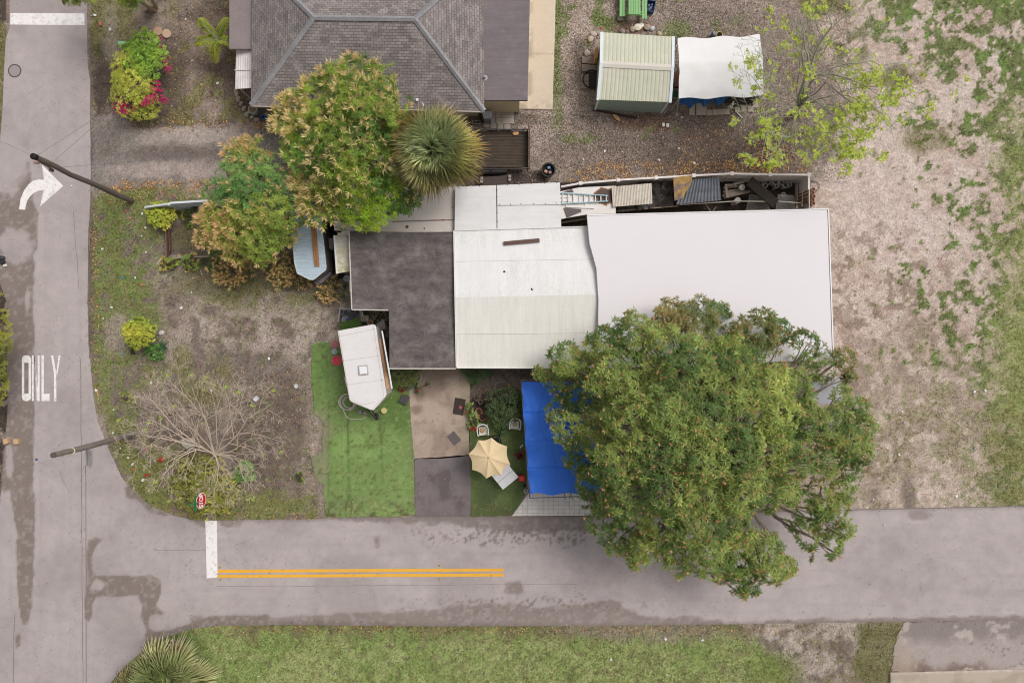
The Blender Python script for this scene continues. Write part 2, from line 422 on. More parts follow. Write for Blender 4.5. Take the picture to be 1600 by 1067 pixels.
def paint_ground(x, y):
    n = len(x); c = np.tile(DIRT, (n, 1)); A = fbm(x, y, 60, 6, 3); B = fbm(x, y, 18, 5, 5); Cn = fbm(x, y, 7, 3, 8); D2 = fbm(x, y, 150, 4, 12)
    green = np.zeros(n); lit = np.zeros(n); grav = np.zeros(n)
    def G(m, col, a=1.0):
        nonlocal c, green
        c = lay(c, m, col, a); green = green * (1 - m * a) + m * a
    def S_(m, col, a=1.0):
        nonlocal c, green
        c = lay(c, m, col, a); green = green * (1 - m * a)
    # ---- north-west yard
    q = poly(x, y, [(135, -900), (395, -900), (395, 200), (142, 200)], 4, 3)
    S_(q, DIRT_AND_SHADE * 1.22); S_(q * ss(A, .5, .62), DIRT); S_(q * ss(B, .6, .72), DIRT_L, .5)
    G(q * ell(x, y, 165, 30, 45, 75, .6, .5), OLIVE, .8); G(q * ss(B, .47, .62) * ell(x, y, 300, 130, 70, 80, .8, .6), OLIVE, .75)
    G(q * ss(B, .56, .66), OLIVE, .55); S_(ell(x, y, 160, 130, 16, 50, .8, .6), SOIL_AND_SHADE, .8); S_(ell(x, y, 175, 60, 12, 40, 1, .7), DIRT_L, .6)
    S_(ell(x, y, 265, 120, 28, 65, .9, .5), DIRT_AND_SHADE, .6); S_(ell(x, y, 330, 170, 14, 20, .8, .6), DIRT_L, .7)
    # ---- planting bed at the house
    S_(poly(x, y, [(371, 138), (395, 138), (395, 165), (470, 165), (470, 198), (410, 196), (385, 175)], 3, 1), DIRT_AND_SHADE, .9)
    # ---- driveway of the north house
    q = poly(x, y, [(140, 182), (180, 182), (215, 200), (300, 196), (440, 186), (700, 180), (700, 290), (440, 285), (310, 284), (190, 286), (150, 300), (140, 300)], 5, 7)
    S_(q, sv(142, 133, 127)); S_(q * ss(A, .44, .6), sv(168, 156, 149), .9); S_(q * ell(x, y, 290, 240, 110, 14, .9, .6), sv(118, 106, 101), .8)
    S_(q * ell(x, y, 160, 215, 30, 35, .8, .5), sv(122, 111, 105), .7); S_(q * ell(x, y, 300, 212, 80, 14, .9, .7), sv(178, 164, 155), .8)
    S_(q * ell(x, y, 270, 265, 90, 12, .9, .7), sv(176, 160, 153), .8)
    # ---- west yard
    q = poly(x, y, [(143, 298), (330, 284), (600, 288), (600, 600), (500, 560), (495, 815), (300, 815), (236, 790), (190, 745), (150, 655), (139, 540), (137, 400)], 4, 2)
    S_(q, DIRT * 1.05); S_(q * ss(A, .5, .64), DIRT_L, .8); S_(q * ss(B, .58, .7), DIRT_L, .45); S_(q * (1 - ss(B, .34, .44)), DIRT_AND_SHADE, .6)
    S_(q * ell(x, y, 410, 500, 110, 75, .9, .5) * ss(B, .4, .6), sv(184, 169, 159), .85); S_(ell(x, y, 447, 690, 16, 22, .7, .5), sv(188, 172, 160), .8)
    S_(q * ell(x, y, 420, 680, 60, 110, .9, .4), DIRT_AND_SHADE * 1.1, .85); S_(q * ell(x, y, 375, 575, 70, 30, .9, .4), sv(118, 106, 98), .7)
    S_(q * ell(x, y, 265, 640, 80, 80, .9, .4), DIRT_AND_SHADE * 1.1, .55)
    g_ = np.maximum(ell(x, y, 185, 450, 60, 190, .8, .5), ell(x, y, 230, 320, 80, 30, .6, .3))
    G(q * g_ * ss(B, .3, .5), sv(128, 130, 80), .95); G(q * g_ * ss(Cn, .46, .62), sv(124, 140, 78), .75)
    G(q * ell(x, y, 300, 590, 60, 45, .9, .6) * ss(B, .4, .56), OLIVE, .7); G(q * ell(x, y, 240, 760, 90, 60, .9, .5) * ss(B, .3, .46), sv(126, 128, 76), .92)
    G(q * poly(x, y, [(150, 600), (250, 700), (300, 760), (500, 770), (500, 815), (220, 815)], 14, 14) * ss(B, .32, .48), sv(128, 130, 78), .9)
    G(q * ell(x, y, 430, 460, 120, 26, 1, .6) * ss(B, .44, .6), OLIVE, .75); G(q * ell(x, y, 360, 440, 90, 26, 1, .6), OLIVE * .75, .6)
    G(q * ss(Cn, .6, .74) * .6, GRS, .7); S_(ell(x, y, 183, 527, 20, 32, .8, .6), DIRT_L, .75)
    S_(q * (1 - ss(x - 139 - (B - .5) * 16 - 0, 0, 13)) * ss(y, 290, 330) * (1 - ss(y, 560, 600)), DIRT_AND_SHADE * 1.2, .85)
    S_(poly(x, y, [(262, 352), (330, 340), (345, 395), (262, 398)], 4, 3), DIRT_AND_SHADE * .95, .8); G(ell(x, y, 300, 370, 36, 24, .8, .6), OLIVE * .72, .6)
    # ---- strip beyond the road at the far left
    q = poly(x, y, [(20, -900), (-900, -900), (-900, 2000), (-2, 2000), (0, 760), (12, 640), (12, 470), (-8, 430), (-6, 330), (8, 60)], 3, 1)
    S_(q, SOIL_AND_SHADE * 1.2); S_(q * ss(Cn, .55, .68), DIRT_L, .8); G(q * ell(x, y, 0, 150, 16, 130, .6, .4), OLIVE, .8)
    # ---- gravel yard north
    q = poly(x, y, [(826, -900), (1700, -900), (1480, 280), (1290, 285), (860, 290), (720, 300), (735, 170), (866, 170)], 6, 4)
    S_(q, GRAV * .95); grav = np.maximum(grav, q); S_(q * ss(A, .48, .62), sv(182, 165, 154), .8); S_(q * ss(Cn, .5, .66), DIRT_L * 1.15, .5); S_(q * (1 - ss(Cn, .36, .46)), DIRT, .55)
    S_(q * ell(x, y, 1130, 225, 150, 60, .9, .3), sv(104, 91, 84), .9); S_(q * ell(x, y, 960, 240, 110, 45, .9, .5), sv(136, 121, 110), .6)
    S_(q * ell(x, y, 1150, 120, 170, 120, .8, .3), sv(148, 132, 122), .6); S_(q * ell(x, y, 900, 60, 35, 60, .8, .4), sv(190, 172, 160), .6)
    S_(q * ell(x, y, 790, 185, 70, 12, .7, .4), DIRT_AND_SHADE, .7); S_(q * ell(x, y, 915, 95, 22, 40, .8, .5), DIRT_AND_SHADE, .7)  # second patch: the shed's shade painted onto the ground west of it
    S_(poly(x, y, [(955, 178), (1045, 178), (1048, 205), (1005, 204), (960, 198)], 6, 5), sv(128, 98, 84), .75); S_(ell(x, y, 985, 42, 48, 9, .8, .5), sv(138, 100, 84), .7)
    S_(poly(x, y, [(730, 262), (850, 268), (860, 296), (720, 300)], 4, 3), SOIL_AND_SHADE * 1.15, .8)  # trailer's shade on its south side, painted into the ground colour
    G(poly(x, y, [(866, -900), (876, -900), (876, 90), (866, 170)], 4, 5), GRS, .8); G(q * ell(x, y, 905, 25, 60, 50, .9, .6) * ss(B, .56, .62), GRS, .8)
    G(ell(x, y, 940, 32, 18, 10, .6, .6), GRS, .9); G(q * ell(x, y, 1055, 50, 25, 16, .8, .6), GRS, .7); G(q * ell(x, y, 1100, 20, 60, 30, .9, .6) * ss(B, .56, .64), GRS, .6)
    G(q * ell(x, y, 980, 215, 130, 20, .9, .6) * ss(B, .62, .7), GRS, .6); G(ell(x, y, 872, 155, 10, 40, .8, .6), GRS, .6)
    # ---- the fenced working strip
    S_(poly(x, y, [(862, 285), (1266, 276), (1268, 420), (862, 420)], 3, 1), SOIL_AND_SHADE * .72)
    # ---- east lot
    q = poly(x, y, [(1200, -900), (2600, -900), (2600, 792), (1260, 800), (1260, 560), (1266, 285), (1285, 270), (1300, 230), (1330, 150), (1250, 0), (1190, -60)], 20, 22)
    S_(q, SAND); S_(q * ss(A, .5, .66), SAND_L, .6); S_(q * (1 - ss(B, .35, .45)), SANDY_P, .75)
    S_(q * poly(x, y, [(1290, 230), (1420, 200), (1480, 400), (1380, 420), (1280, 330)], 40, 20), sv(208, 188, 180), .7)
    st = np.sin((x - y * .32) / 7.5 + (A - .5) * 6); S_(q * ss(st, .3, .9) * ell(x, y, 1390, 300, 70, 170, .9, .4), sv(218, 201, 193), .55)
    sp = ss(fbm(x, y, 13, 3, 31), .57, .63) * ell(x, y, 1375, 480, 120, 135, .8, .4); S_(q * sp, sv(140, 118, 104), .75)
    sp = ss(fbm(x, y, 30, 4, 33), .55, .62) * ell(x, y, 1375, 540, 110, 120, .8, .4); S_(q * sp, sv(158, 138, 126), .6)
    q2 = poly(x, y, [(1330, 560), (1440, 500), (1540, 540), (1620, 560), (2600, 560), (2600, 792), (1340, 792)], 40, 30) * q
    S_(q2, sv(174, 156, 140), .8); S_(q2 * ss(B, .48, .62), SAND, .8); S_(q2 * (1 - ss(B, .36, .46)), DIRT, .5); G(q2 * ss(A, .47, .6) * ss(Cn, .4, .6), sv(142, 132, 98), .6)
    S_(q * ell(x, y, 1470, 770, 90, 30, .8, .4), SAND, .75); S_(ell(x, y, 1420, 770, 12, 30, .9, .4), DIRT_AND_SHADE * 1.1, .8); S_(ell(x, y, 1358, 775, 12, 12, .9, .4), DIRT_AND_SHADE, .6)
    dens = np.clip((x - (1470 + 55 * ss(y, 260, 420) + 60 * np.sin(y / 140.) - np.where(y < 120, 150 - y, 0) * 1.0)) / 160., -1, 1)
    wn = fbm(x, y, 24, 5, 21, .62) * .5 + fbm(x, y, 9, 4, 22, .6) * .5
    gm = ss(wn + dens * .12 + .012 * (1 - ss(y, 120, 320)) - .02 * ss(y, 380, 560), .525, .56) * ss(x, 1290, 1400) * (y < 800) * (1 - .75 * ss(y, 540, 620) * (1 - ss(x, 1500, 1590)))
    S_(q * ss(wn + dens * .12, .47, .54) * .45, sv(170, 156, 130)); G(q * gm, GRS * .86, .92); G(q * gm * ss(B, .5, .62), GRS_B, .8); G(q * gm * (1 - ss(Cn, .38, .46)), sv(92, 96, 60), .5)
    G(q * ss(x + 60 * (A - .5), 1530, 1580) * ss(y, 120, 200) * ss(B, .38, .52), sv(148, 150, 98), .6); G(q * ell(x, y, 1640, 560, 80, 190, .8, .4), sv(150, 156, 98), .75); G(q * ell(x, y, 1590, 720, 50, 110, .8, .4) * ss(B, .4, .55), OLIVE, .7)
    G(q * ell(x, y, 1270, 5, 60, 26, .8, .5), OLIVE * .85, .85); G(q * ell(x, y, 1325, 75, 30, 30, .9, .5) * ss(B, .42, .54), OLIVE * .8, .8); G(q * ell(x, y, 1405, 120, 34, 16, .8, .5), OLIVE * .7, .8)
    G(q * ell(x, y, 1440, 220, 40, 20, .8, .6), OLIVE * .9, .6)
    # ---- garden round the parking spots
    q = poly(x, y, [(600, 500), (830, 500), (830, 650), (733, 650), (733, 600), (600, 600)], 4, 3); S_(q, sv(112, 99, 90)); S_(q * ss(B, .5, .62), sv(140, 124, 112), .6)
    q = poly(x, y, [(733, 626), (826, 630), (822, 690), (733, 690)], 5, 5); S_(q, SOIL_AND_SHADE * .9)
    q = poly(x, y, [(528, 484), (610, 484), (610, 600), (560, 600)], 4, 3); S_(q, SOIL_AND_SHADE * 1.25); S_(q * ss(Cn, .55, .64), DIRT_L, .6); G(ell(x, y, 585, 490, 30, 12, .8, .5), GRS * .6, .7)
    q = poly(x, y, [(800, 590), (1340, 590), (1340, 795), (800, 805)], 6, 6); S_(q, DIRT * 1.1); S_(q * ss(A, .48, .6), DIRT_L, .7)
    S_(ell(x, y, 1290, 750, 60, 40, .9, .5), sv(185, 166, 154), .8)
    # ---- south verge
    q = poly(x, y, [(60, 960), (2600, 930), (2600, 3000), (60, 3000)], 3, 1)
    q = np.maximum(q, (y > 968).astype(float) * (x > 120))
    G(q, sv(150, 160, 102)); G(q * ss(A, .46, .6), sv(136, 154, 90), .8); G(q * ss(B, .5, .62), sv(168, 172, 120), .55); S_(q * (1 - ss(Cn, .36, .44)), sv(112, 106, 72), .5)
    S_(q * (1 - ss(y - 975 - (B - .5) * 50, 4, 30)) * ss(x, 330, 400), sv(112, 98, 76), .7); G(ell(x, y, 270, 1010, 50, 22, .8, .3), sv(96, 124, 60), .85)
    S_(q * ell(x, y, 1010, 985, 130, 16, .9, .6), DIRT, .6)
    qd = poly(x, y, [(1140, 960), (2600, 960), (2600, 3000), (1230, 3000), (1250, 1060), (1180, 1000)], 30, 26)
    S_(qd * q, sv(150, 136, 122)); S_(qd * q * ss(A, .46, .58), sv(186, 172, 162), .8); S_(qd * q * (1 - ss(B, .38, .48)), DIRT_AND_SHADE, .7)
    G(qd * q * poly(x, y, [(1345, 975), (1410, 975), (1400, 1067), (1330, 1067)], 12, 14), OLIVE * .85, .85); G(qd * q * ss(Cn, .58, .7), OLIVE, .5); G(ell(x, y, 1210, 1050, 40, 26, .8, .5), sv(128, 138, 78), .7)
    return c, green, grav
def nonuni(lo, hi, step, far):
    mid = np.arange(lo, hi + step, step); t = []; d_ = step
    while sum(t) < far: d_ *= 1.35; t.append(d_)
    cs = np.cumsum(t); return np.concatenate([lo - cs[::-1], mid, mid[-1] + cs])
gx = nonuni(-60, 1660, 2.5, 60000); gy = nonuni(-60, 1130, 2.5, 60000)
X, Y = np.meshgrid(gx, gy); X = X.ravel(); Y = Y.ravel(); W = len(gx)
i = np.arange(W - 1); j = np.arange(len(gy) - 1); I, J = np.meshgrid(i, j); a = (J * W + I).ravel()
Fq = np.stack([a + W, a + W + 1, a + 1, a], 1); k = H / F
colg, grn, _ = paint_ground(X, Y)
zz = (fbm(X, Y, 40, 4, 60) - .5) * .05 + grn * .0
zz = np.where((np.abs(X - 800) < 900) & (np.abs(Y - 533) < 700), zz, 0) - .045
ground = link_mesh('ground', fast_mesh('ground', np.stack([(X - 800) * k, (533.5 - Y) * k, zz], 1), Fq, colg, ground_material('soil', .62, 13, 2.4, .9, specks=False)))
ground['kind'] = 'structure'

# ---------------------------------------------------------------- roads
ASPH = sv(178, 167, 166); WET = sv(131, 118, 110); WET_D = sv(122, 111, 104)
STAINS = [
    ([(0, 300), (30, 275), (46, 245), (51, 300), (60, 340), (58, 385), (54, 400), (53, 480), (54, 640), (53, 760), (55, 800), (53, 900), (47, 960), (43, 978), (35, 975), (28, 930), (26, 830), (14, 770), (-40, 760), (-40, 330)], WET, 3, 4),
    ([(24, 992), (32, 990), (32, 1008), (24, 1014)], WET, 3, 2),
    ([(137, 845), (150, 838), (160, 843), (150, 855), (144, 870), (144, 890), (150, 900), (235, 898), (250, 905), (253, 925), (244, 945), (258, 958), (240, 970), (246, 985), (265, 985), (330, 962), (420, 960), (420, 990), (225, 1040), (228, 985), (220, 965), (222, 945), (216, 930), (150, 932), (143, 945), (143, 962), (138, 970), (133, 965), (132, 935), (137, 905), (135, 870)], WET, 3, 3),
    ([(193, 762), (210, 755), (245, 790), (262, 805), (235, 800), (215, 780), (196, 775)], WET, 4, 4),
    ([(343, 810), (384, 810), (375, 822), (355, 824), (345, 820)], WET, 4, 3), ([(300, 810), (322, 812), (322, 826), (305, 820)], WET, 5, 5),
    ([(137, 700), (143, 704), (146, 718), (142, 731), (138, 728)], sv(138, 124, 116), 3, 1),
    ([(300, 965), (450, 962), (560, 958), (640, 953), (700, 950), (760, 940), (830, 948), (960, 940), (1010, 962), (1130, 968), (1130, 1000), (300, 1000)], WET, 5, 7),
    ([(500, 805), (700, 800), (930, 800), (925, 828), (860, 832), (760, 826), (700, 818), (560, 815)], WET_D, 5, 7),
    ([(340, 974), (500, 969), (640, 974), (780, 974), (790, 1000), (300, 1000)], WET_D, 6, 4),
    ([(1195, 968), (1440, 965), (1700, 958), (1700, 985), (1195, 985)], WET, 4, 5),
    ([(586, 838), (592, 838), (592, 856), (586, 856)], WET, 3, 2), ([(788, 910), (812, 908), (818, 924), (790, 926)], WET, 5, 5)]
def paint_road(x, y):
    n = len(x); A = fbm(x, y, 90, 5, 103); B = fbm(x, y, 14, 4, 105); c = np.tile(ASPH, (n, 1))
    c = lay(c, ss(A, .48, .66), sv(188, 177, 175), .6); c = lay(c, 1 - ss(A, .34, .48), sv(164, 153, 151), .6)
    west = (x < 300); v = np.where(west, x, y)
    c = lay(c, ss(fbm(v * 1.0, np.where(west, y, x) * .04, 9, 4, 106), .5, .7), sv(170, 160, 160), .35)
    for pts, col, soft, warp in STAINS:
        c = lay(c, poly(x, y, pts, soft, warp, 16, 9), np.array(col), .9 if x.max() < 400 else .72); c = lay(c, poly(x, y, pts, soft, warp, 16, 9) * ss(fbm(x, y, 6, 3, 301), .56, .64), ASPH, .35)
    # light dried islands inside the damp lane
    for e in [(25, 385, 26, 30), (152, 913, 10, 9), (246, 972, 12, 13), (12, 255, 30, 50), (12, 800, 8, 30), (43, 470, 3, 20), (15, 720, 6, 26)]:
        c = lay(c, ell(x, y, *e, .4, .45, 14), ASPH, .85)
    rim = (B > .52) * 1.0
    spk = ss(fbm(x, y, 4, 2, 120), .6, .66); sel = ell(x, y, 800, 835, 160, 18, .9, .6) + ell(x, y, 830, 945, 170, 14, .9, .6)
    c = lay(c, spk * np.clip(sel, 0, 1), WET, .8)
    c = lay(c, ell(x, y, 1436, 805, 16, 7, .8, .5), sv(120, 106, 98), .5); c = lay(c, ss(fbm(x, y, 3.5, 2, 121), .74, .8) * ell(x, y, 300, 850, 220, 80, .9, .5), sv(140, 130, 128), .35)
    d_ = np.minimum(np.abs(sdf(x, y, ROAD_S)), 30); edge = (1 - ss(d_ + (B - .5) * 6, 0, 7)) * (x > 330)
    c = lay(c, edge, sv(132, 120, 114), .6)
    return c
RMAT = ground_material('asphalt', .26, 38, 1.2, .25, specks=True, cracks=True)
def road(name, pts, bb, z):
    o = grid_sheet(name, pts, z, paint_road, RMAT, 2.5, bb, edge=0)
    return o
road_w = road('road', ROAD_W, (-22, 300, -60, 1130), .004)
road_s = road('side_street', ROAD_S, (300, 1660, 755, 990), .004)
# the roads run on beyond the frame
SLATE = {}
def flat(name, ppts, z, col, mat=None, kind='structure', parent=None, thick=0):
    m = MB()
    if thick: m.pprism(ppts, z - thick, z)
    else:
        pts = [XY(*p) for p in ppts]
        a = sum(pts[i][0] * pts[(i + 1) % len(pts)][1] - pts[(i + 1) % len(pts)][0] * pts[i][1] for i in range(len(pts)))
        if a < 0: pts = pts[::-1]
        m.add([(p[0], p[1], z) for p in pts], [tuple(range(len(pts)))])
    me = m.mesh(name); me.materials.append(mat or RMAT)
    if col is not None: set_col(me, np.tile(col, (len(me.vertices), 1)))
    o = link_mesh(name, me, parent)
    if kind and parent is None: o['kind'] = kind
    return o
flat('road', [(15, -60.5), (135, -60.5), (135, -6000), (15, -6000)], .002, ASPH)
flat('road', [(-12, 1130), (125, 1130), (125, 8000), (-12, 8000)], .002, ASPH)
flat('side_street', [(1660, 789), (9000, 789), (9000, 967), (1660, 967)], .002, ASPH)
# markings
PAINT = M('road_paint', (246, 240, 238), .6, .1, 4, .05, dirt=(186, 177, 173), dirt_amt=.75)
YEL = M('yellow_paint', (240, 178, 62), .6, .09, 2, .05, dirt=(205, 165, 100), dirt_amt=.5)
def mark(name, label, polys, mat, cat='road marking'):
    m = MB()
    for pts in polys:
        q = [XY(*p) for p in pts]
        a = sum(q[i][0] * q[(i + 1) % len(q)][1] - q[(i + 1) % len(q)][0] * q[i][1] for i in range(len(q)))
        if a < 0: q = q[::-1]
        m.add([(x, y, 0.009) for x, y in q], [tuple(range(len(q)))])
    cx = sum(v[0] for v in m.v) / len(m.v); cy = sum(v[1] for v in m.v) / len(m.v)
    o = m.build(name, mat, loc=(cx, cy, 0)); return tag(o, label, cat)
mark('stop_line', 'wide white stop line across the top of the left road', [[(16.5, 21), (132, 21.5), (132.5, 40), (16, 39)]], PAINT)
mark('stop_line', 'white stop line at the mouth of the side street beside the yellow lines', [[(321, 813), (339, 813), (340, 902), (323, 903)]], PAINT)
mark('yellow_line', 'double yellow centre line on the side street', [[(340, 889.5), (787, 887.5), (787, 892.3), (340, 894.5)], [(340, 897.5), (787, 895.3), (787, 900.2), (340, 902.3)]], YEL)
z5 = lambda *pp: [(x / 4, 220 + y / 4) for x, y in pp]
mark('turn_arrow', 'white right turn arrow painted on the left road below the pole top',
     [z5((118, 430), (158, 432), (163, 400), (175, 368), (152, 310), (130, 360)), z5((152, 310), (175, 368), (192, 345), (215, 325), (240, 314), (272, 308), (276, 243), (240, 243), (205, 252), (178, 275)),
      z5((276, 243), (272, 308), (252, 410), (396, 283), (262, 150))], PAINT)
z7 = lambda *pp: [(x / 3.557, 460 + y / 3.557) for x, y in pp]
def ring(cx0, cx1, cy0, cy1, r_, tx, ty):
    """rounded O as quads"""
    out = []; inn = []
    for qd, (sx, sy) in enumerate([(1, 1), (-1, 1), (-1, -1), (1, -1)]):
        for t in range(6):
            a = math.pi / 2 * (qd + t / 5); ccx = (cx1 - r_) if sx > 0 else (cx0 + r_); ccy = (cy1 - r_) if sy > 0 else (cy0 + r_)
            out.append((ccx + r_ * math.cos(a), ccy + r_ * math.sin(a)))
            inn.append((cx1 - tx if sx > 0 else cx0 + tx, cy1 - ty if sy > 0 else cy0 + ty))
    n = len(out); return [z7(out[i], out[(i + 1) % n], inn[(i + 1) % n], inn[i]) if inn[i] != inn[(i + 1) % n] else z7(out[i], out[(i + 1) % n], inn[i]) for i in range(n)]
mark('road_lettering', 'white word ONLY painted in tall letters on the left road',
     ring(122, 173, 338, 592, 22, 13.5, 42) + [z7((177, 338), (188, 338), (188, 592), (177, 592)), z7((210, 338), (221, 338), (221, 592), (210, 592)), z7((188, 342), (192, 342), (210, 588), (206, 588)), z7((188, 342), (192, 342), (210, 520), (210, 588)),
      z7((231, 338), (244, 338), (244, 552), (276, 550), (276, 592), (231, 592)), z7((284, 338), (297, 338), (313, 440), (314, 500), (301, 500), (300, 440)), z7((326, 338), (338, 338), (318, 450), (313, 440)), z7((301, 500), (314, 500), (314, 594), (300, 594))], PAINT)
# seams in the old surface
SEAM = M('tar_seam', (128, 118, 116), .8, .2, 5, 0)
def seam(pts, w_=.9):
    m = MB()
    for (x0, y0), (x1, y1) in zip(pts, pts[1:]):
        dx, dy = x1 - x0, y1 - y0; L = math.hypot(dx, dy); nx, ny = -dy / L * w_ / 2, dx / L * w_ / 2
        q = [XY(x0 + nx, y0 + ny), XY(x1 + nx, y1 + ny), XY(x1 - nx, y1 - ny), XY(x0 - nx, y0 - ny)]
        m.add([(a, b, .0065) for a, b in q], [(3, 2, 1, 0)])
    o = m.build('tar_seam', SEAM); o['kind'] = 'structure'
def wig(x0, y0, x1, y1, n, amp, seed):
    rr = random.Random(seed); return [(x0 + (x1 - x0) * i / n + rr.uniform(-amp, amp), y0 + (y1 - y0) * i / n + rr.uniform(-amp, amp)) for i in range(n + 1)]
seam(wig(126, 560, 130, 1100, 20, .5, 1), .9); seam(wig(134, 700, 135, 1100, 16, .4, 2), 1.2); seam(wig(115, 330, 123, 450, 8, .7, 3), .6)
seam(wig(340, 916, 900, 912, 30, .6, 4), .5); seam(wig(240, 858, 322, 860, 8, 1, 5), .6); seam(wig(23, 960, 20, 1100, 8, .7, 6), 1)
seam(wig(1320, 796.5, 1600, 790.5, 20, .5, 9), 1.2); seam(wig(800, 955, 850, 957, 10, 2, 10), .7); seam(wig(92, 735, 108, 770, 12, 1.0, 11), .5)
seam(wig(141, 60, 142.5, 300, 16, .5, 12), 1.4); seam(wig(142, 300, 137.5, 470, 14, .6, 13), 1.4); seam(wig(137.5, 470, 140, 560, 8, .8, 14), 1.6)
# manhole, reflectors
m = MB(); x_, y_ = XY(23, 111); m.lathe(x_, y_, 0, [(.30, .004), (.36, .010), (.36, 0.012)], 32)
mh = thing('manhole', 'round iron manhole cover flush with the left road', 'manhole', (x_, y_, 0))
t_ = NT('iron_cover'); ch = t_.n('ShaderNodeTexChecker'); ch.inputs['Scale'].default_value = 22; t_.l(t_.tc.outputs['Object'], ch.inputs[0])
IRON = t_.fin(t_.mix(t_.n('ShaderNodeMath').outputs[0] if False else .5, t_.ramp(ch.outputs['Fac'], [(0, s(150, 140, 140)), (1, s(170, 160, 160))]), s(158, 148, 148)), .6)
m2 = MB(); m2.lathe(x_, y_, 0, [(.30, .010), (.0, .0105)][::1], 32); m2.build('lid', IRON, mh)
m3 = MB(); m3.lathe(x_, y_, 0, [(.305, .004), (.305, .016), (.355, .016), (.36, .004)], 32); m3.build('rim', M('dark_iron', (92, 84, 82), .6), mh)
mb = MB(); mb.prism([(-.05, -.05), (.05, -.05), (.05, .05), (-.05, .05)], 0.004, .028); mb.v = [(x * (.65 if z > .02 else 1), y * (.65 if z > .02 else 1), z) for x, y, z in mb.v]
stud = mb.build('road_stud', M('amber_stud', (170, 140, 60), .3, .2, 20), loc=(0, 0, 0), world=False)
tag(stud, 'small amber road stud', 'road stud', 'amber road studs beside the yellow lines')
for n_, (px, py, lb) in enumerate([(343.5, 886, 'amber road stud above the yellow lines next to the white stop line'), (344.5, 905.5, 'amber road stud below the yellow lines next to the white stop line'),
                                   (686, 883.5, 'amber road stud above the middle of the yellow lines'), (686, 904.5, 'amber road stud below the middle of the yellow lines')]):
    o = stud if n_ == 0 else copy_tree(stud); place(o, *XY(px, py), 0, 0, lb)
# ---------------------------------------------------------------- surfaces laid on the ground
def paint_turf(x, y):
    c = np.tile(sv(124, 148, 88), (len(x), 1)); B = fbm(x, y, 16, 5, 205); A = fbm(x, y, 50, 4, 206)
    c = lay(c, ss(A, .46, .62), sv(136, 164, 96), .8); c = lay(c, (1 - ss(x, 510, 530)) * ss(560 - y + 200, 0, 1), sv(104, 134, 72), .6)
    c = lay(c, ss(y, 760, 806) * ss(B, .4, .6), sv(120, 128, 90), .6); c = lay(c, 1 - ss(B, .34, .42), sv(116, 134, 80), .4)
    c = lay(c, ell(x, y, 500, 700, 16, 70, .8, .5), sv(150, 140, 118), .6); c = lay(c, 1 - ss(np.abs(x - 543 - (B - .5) * 3), 0, 2.0), sv(90, 118, 62), .6)
    c = lay(c, 1 - ss(np.abs(x - 512), 0, 2.0), sv(128, 128, 100), .5); c = lay(c, ss(x, 632, 645) * ss(B, .4, .55), sv(122, 124, 92), .5)
    c = lay(c, ell(x, y, 620, 640, 30, 30, .8, .5), sv(84, 112, 54), .6)
    dk = sv(72, 88, 46)
    for (ax, ay, bx, by, w_, k_) in ((594, 658, 598, 752, 1.2, .6), (545, 697, 592, 696, 1.2, .6), (543, 640, 548, 806, 1.3, .55), (552, 765, 640, 764, 1.0, .4), (512, 560, 514, 800, 1.2, .35), (593, 655, 597, 692, 3.0, .4), (530, 540, 534, 700, 1.0, .3)):
        ll = (bx - ax) ** 2 + (by - ay) ** 2; tt = np.clip(((x - ax) * (bx - ax) + (y - ay) * (by - ay)) / ll, 0, 1); dd = np.hypot(x - ax - tt * (bx - ax), y - ay - tt * (by - ay)); c = lay(c, 1 - ss(dd, w_ * .6, w_ * 1.8), dk, k_ * .65)
    c = lay(c, ss(y + (B - .5) * 40, 778, 806) * ss(fbm(x, y, 7, 4, 207), .46, .6), sv(86, 84, 56), .75)
    c = lay(c, ss(fbm(x, y, 5, 3, 208), .64, .7), sv(150, 160, 108), .5); c = lay(c, ss(fbm(x, y, 5, 3, 209), .66, .72), sv(92, 96, 56), .6); return c
TURF = ground_material('artificial_turf', .36, 26, 4, .8, specks=False)
grid_sheet('artificial_turf', [(486, 540), (500, 535), (530, 536), (560, 580), (612, 580), (640, 600), (646, 712), (649, 805), (560, 807), (508, 806), (506, 760), (490, 742), (488, 716), (505, 706), (505, 660), (489, 640), (487, 600)], .010, paint_turf, TURF, 2.5, edge=4)
def paint_turf2(x, y):
    c = np.tile(sv(94, 108, 66), (len(x), 1)); B = fbm(x, y, 12, 5, 215); c = lay(c, ss(B, .46, .62), sv(108, 122, 76), .8)
    c = lay(c, ss(y, 780, 806) * ss(B, .45, .6), sv(80, 80, 58), .7); c = lay(c, ell(x, y, 757, 765, 14, 26, .8, .6), sv(74, 80, 58), .5); return c
grid_sheet('artificial_turf', [(733, 640), (826, 640), (822, 770), (802, 804), (736, 807)], .010, paint_turf2, TURF, 2.5, edge=1.5)
def paint_conc(x, y):
    c = np.tile(sv(176, 157, 142), (len(x), 1)); A = fbm(x, y, 40, 5, 221); B = fbm(x, y, 10, 5, 222)
    c = lay(c, ss(A, .48, .62), sv(190, 170, 155), .8); c = lay(c, (1 - ss(A, .34, .46)), sv(148, 130, 118), .7); c = lay(c, ss(B, .6, .7), sv(140, 124, 112), .5)
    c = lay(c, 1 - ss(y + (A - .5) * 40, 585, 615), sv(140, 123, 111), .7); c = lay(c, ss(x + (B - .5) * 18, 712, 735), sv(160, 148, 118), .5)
    c = lay(c, ell(x, y, 652, 640, 10, 8, .9, .5) + ell(x, y, 655, 615, 8, 12, .9, .5), sv(110, 92, 82), .6); return c
CONC = ground_material('old_concrete', .2, 16, 3, .5, specks=True, cracks=True)
grid_sheet('concrete_path', [(628, 570), (735, 570), (733, 640), (733, 712), (690, 716), (648, 717), (642, 660), (640, 612)], .013, paint_conc, CONC, 2.5, edge=.8)
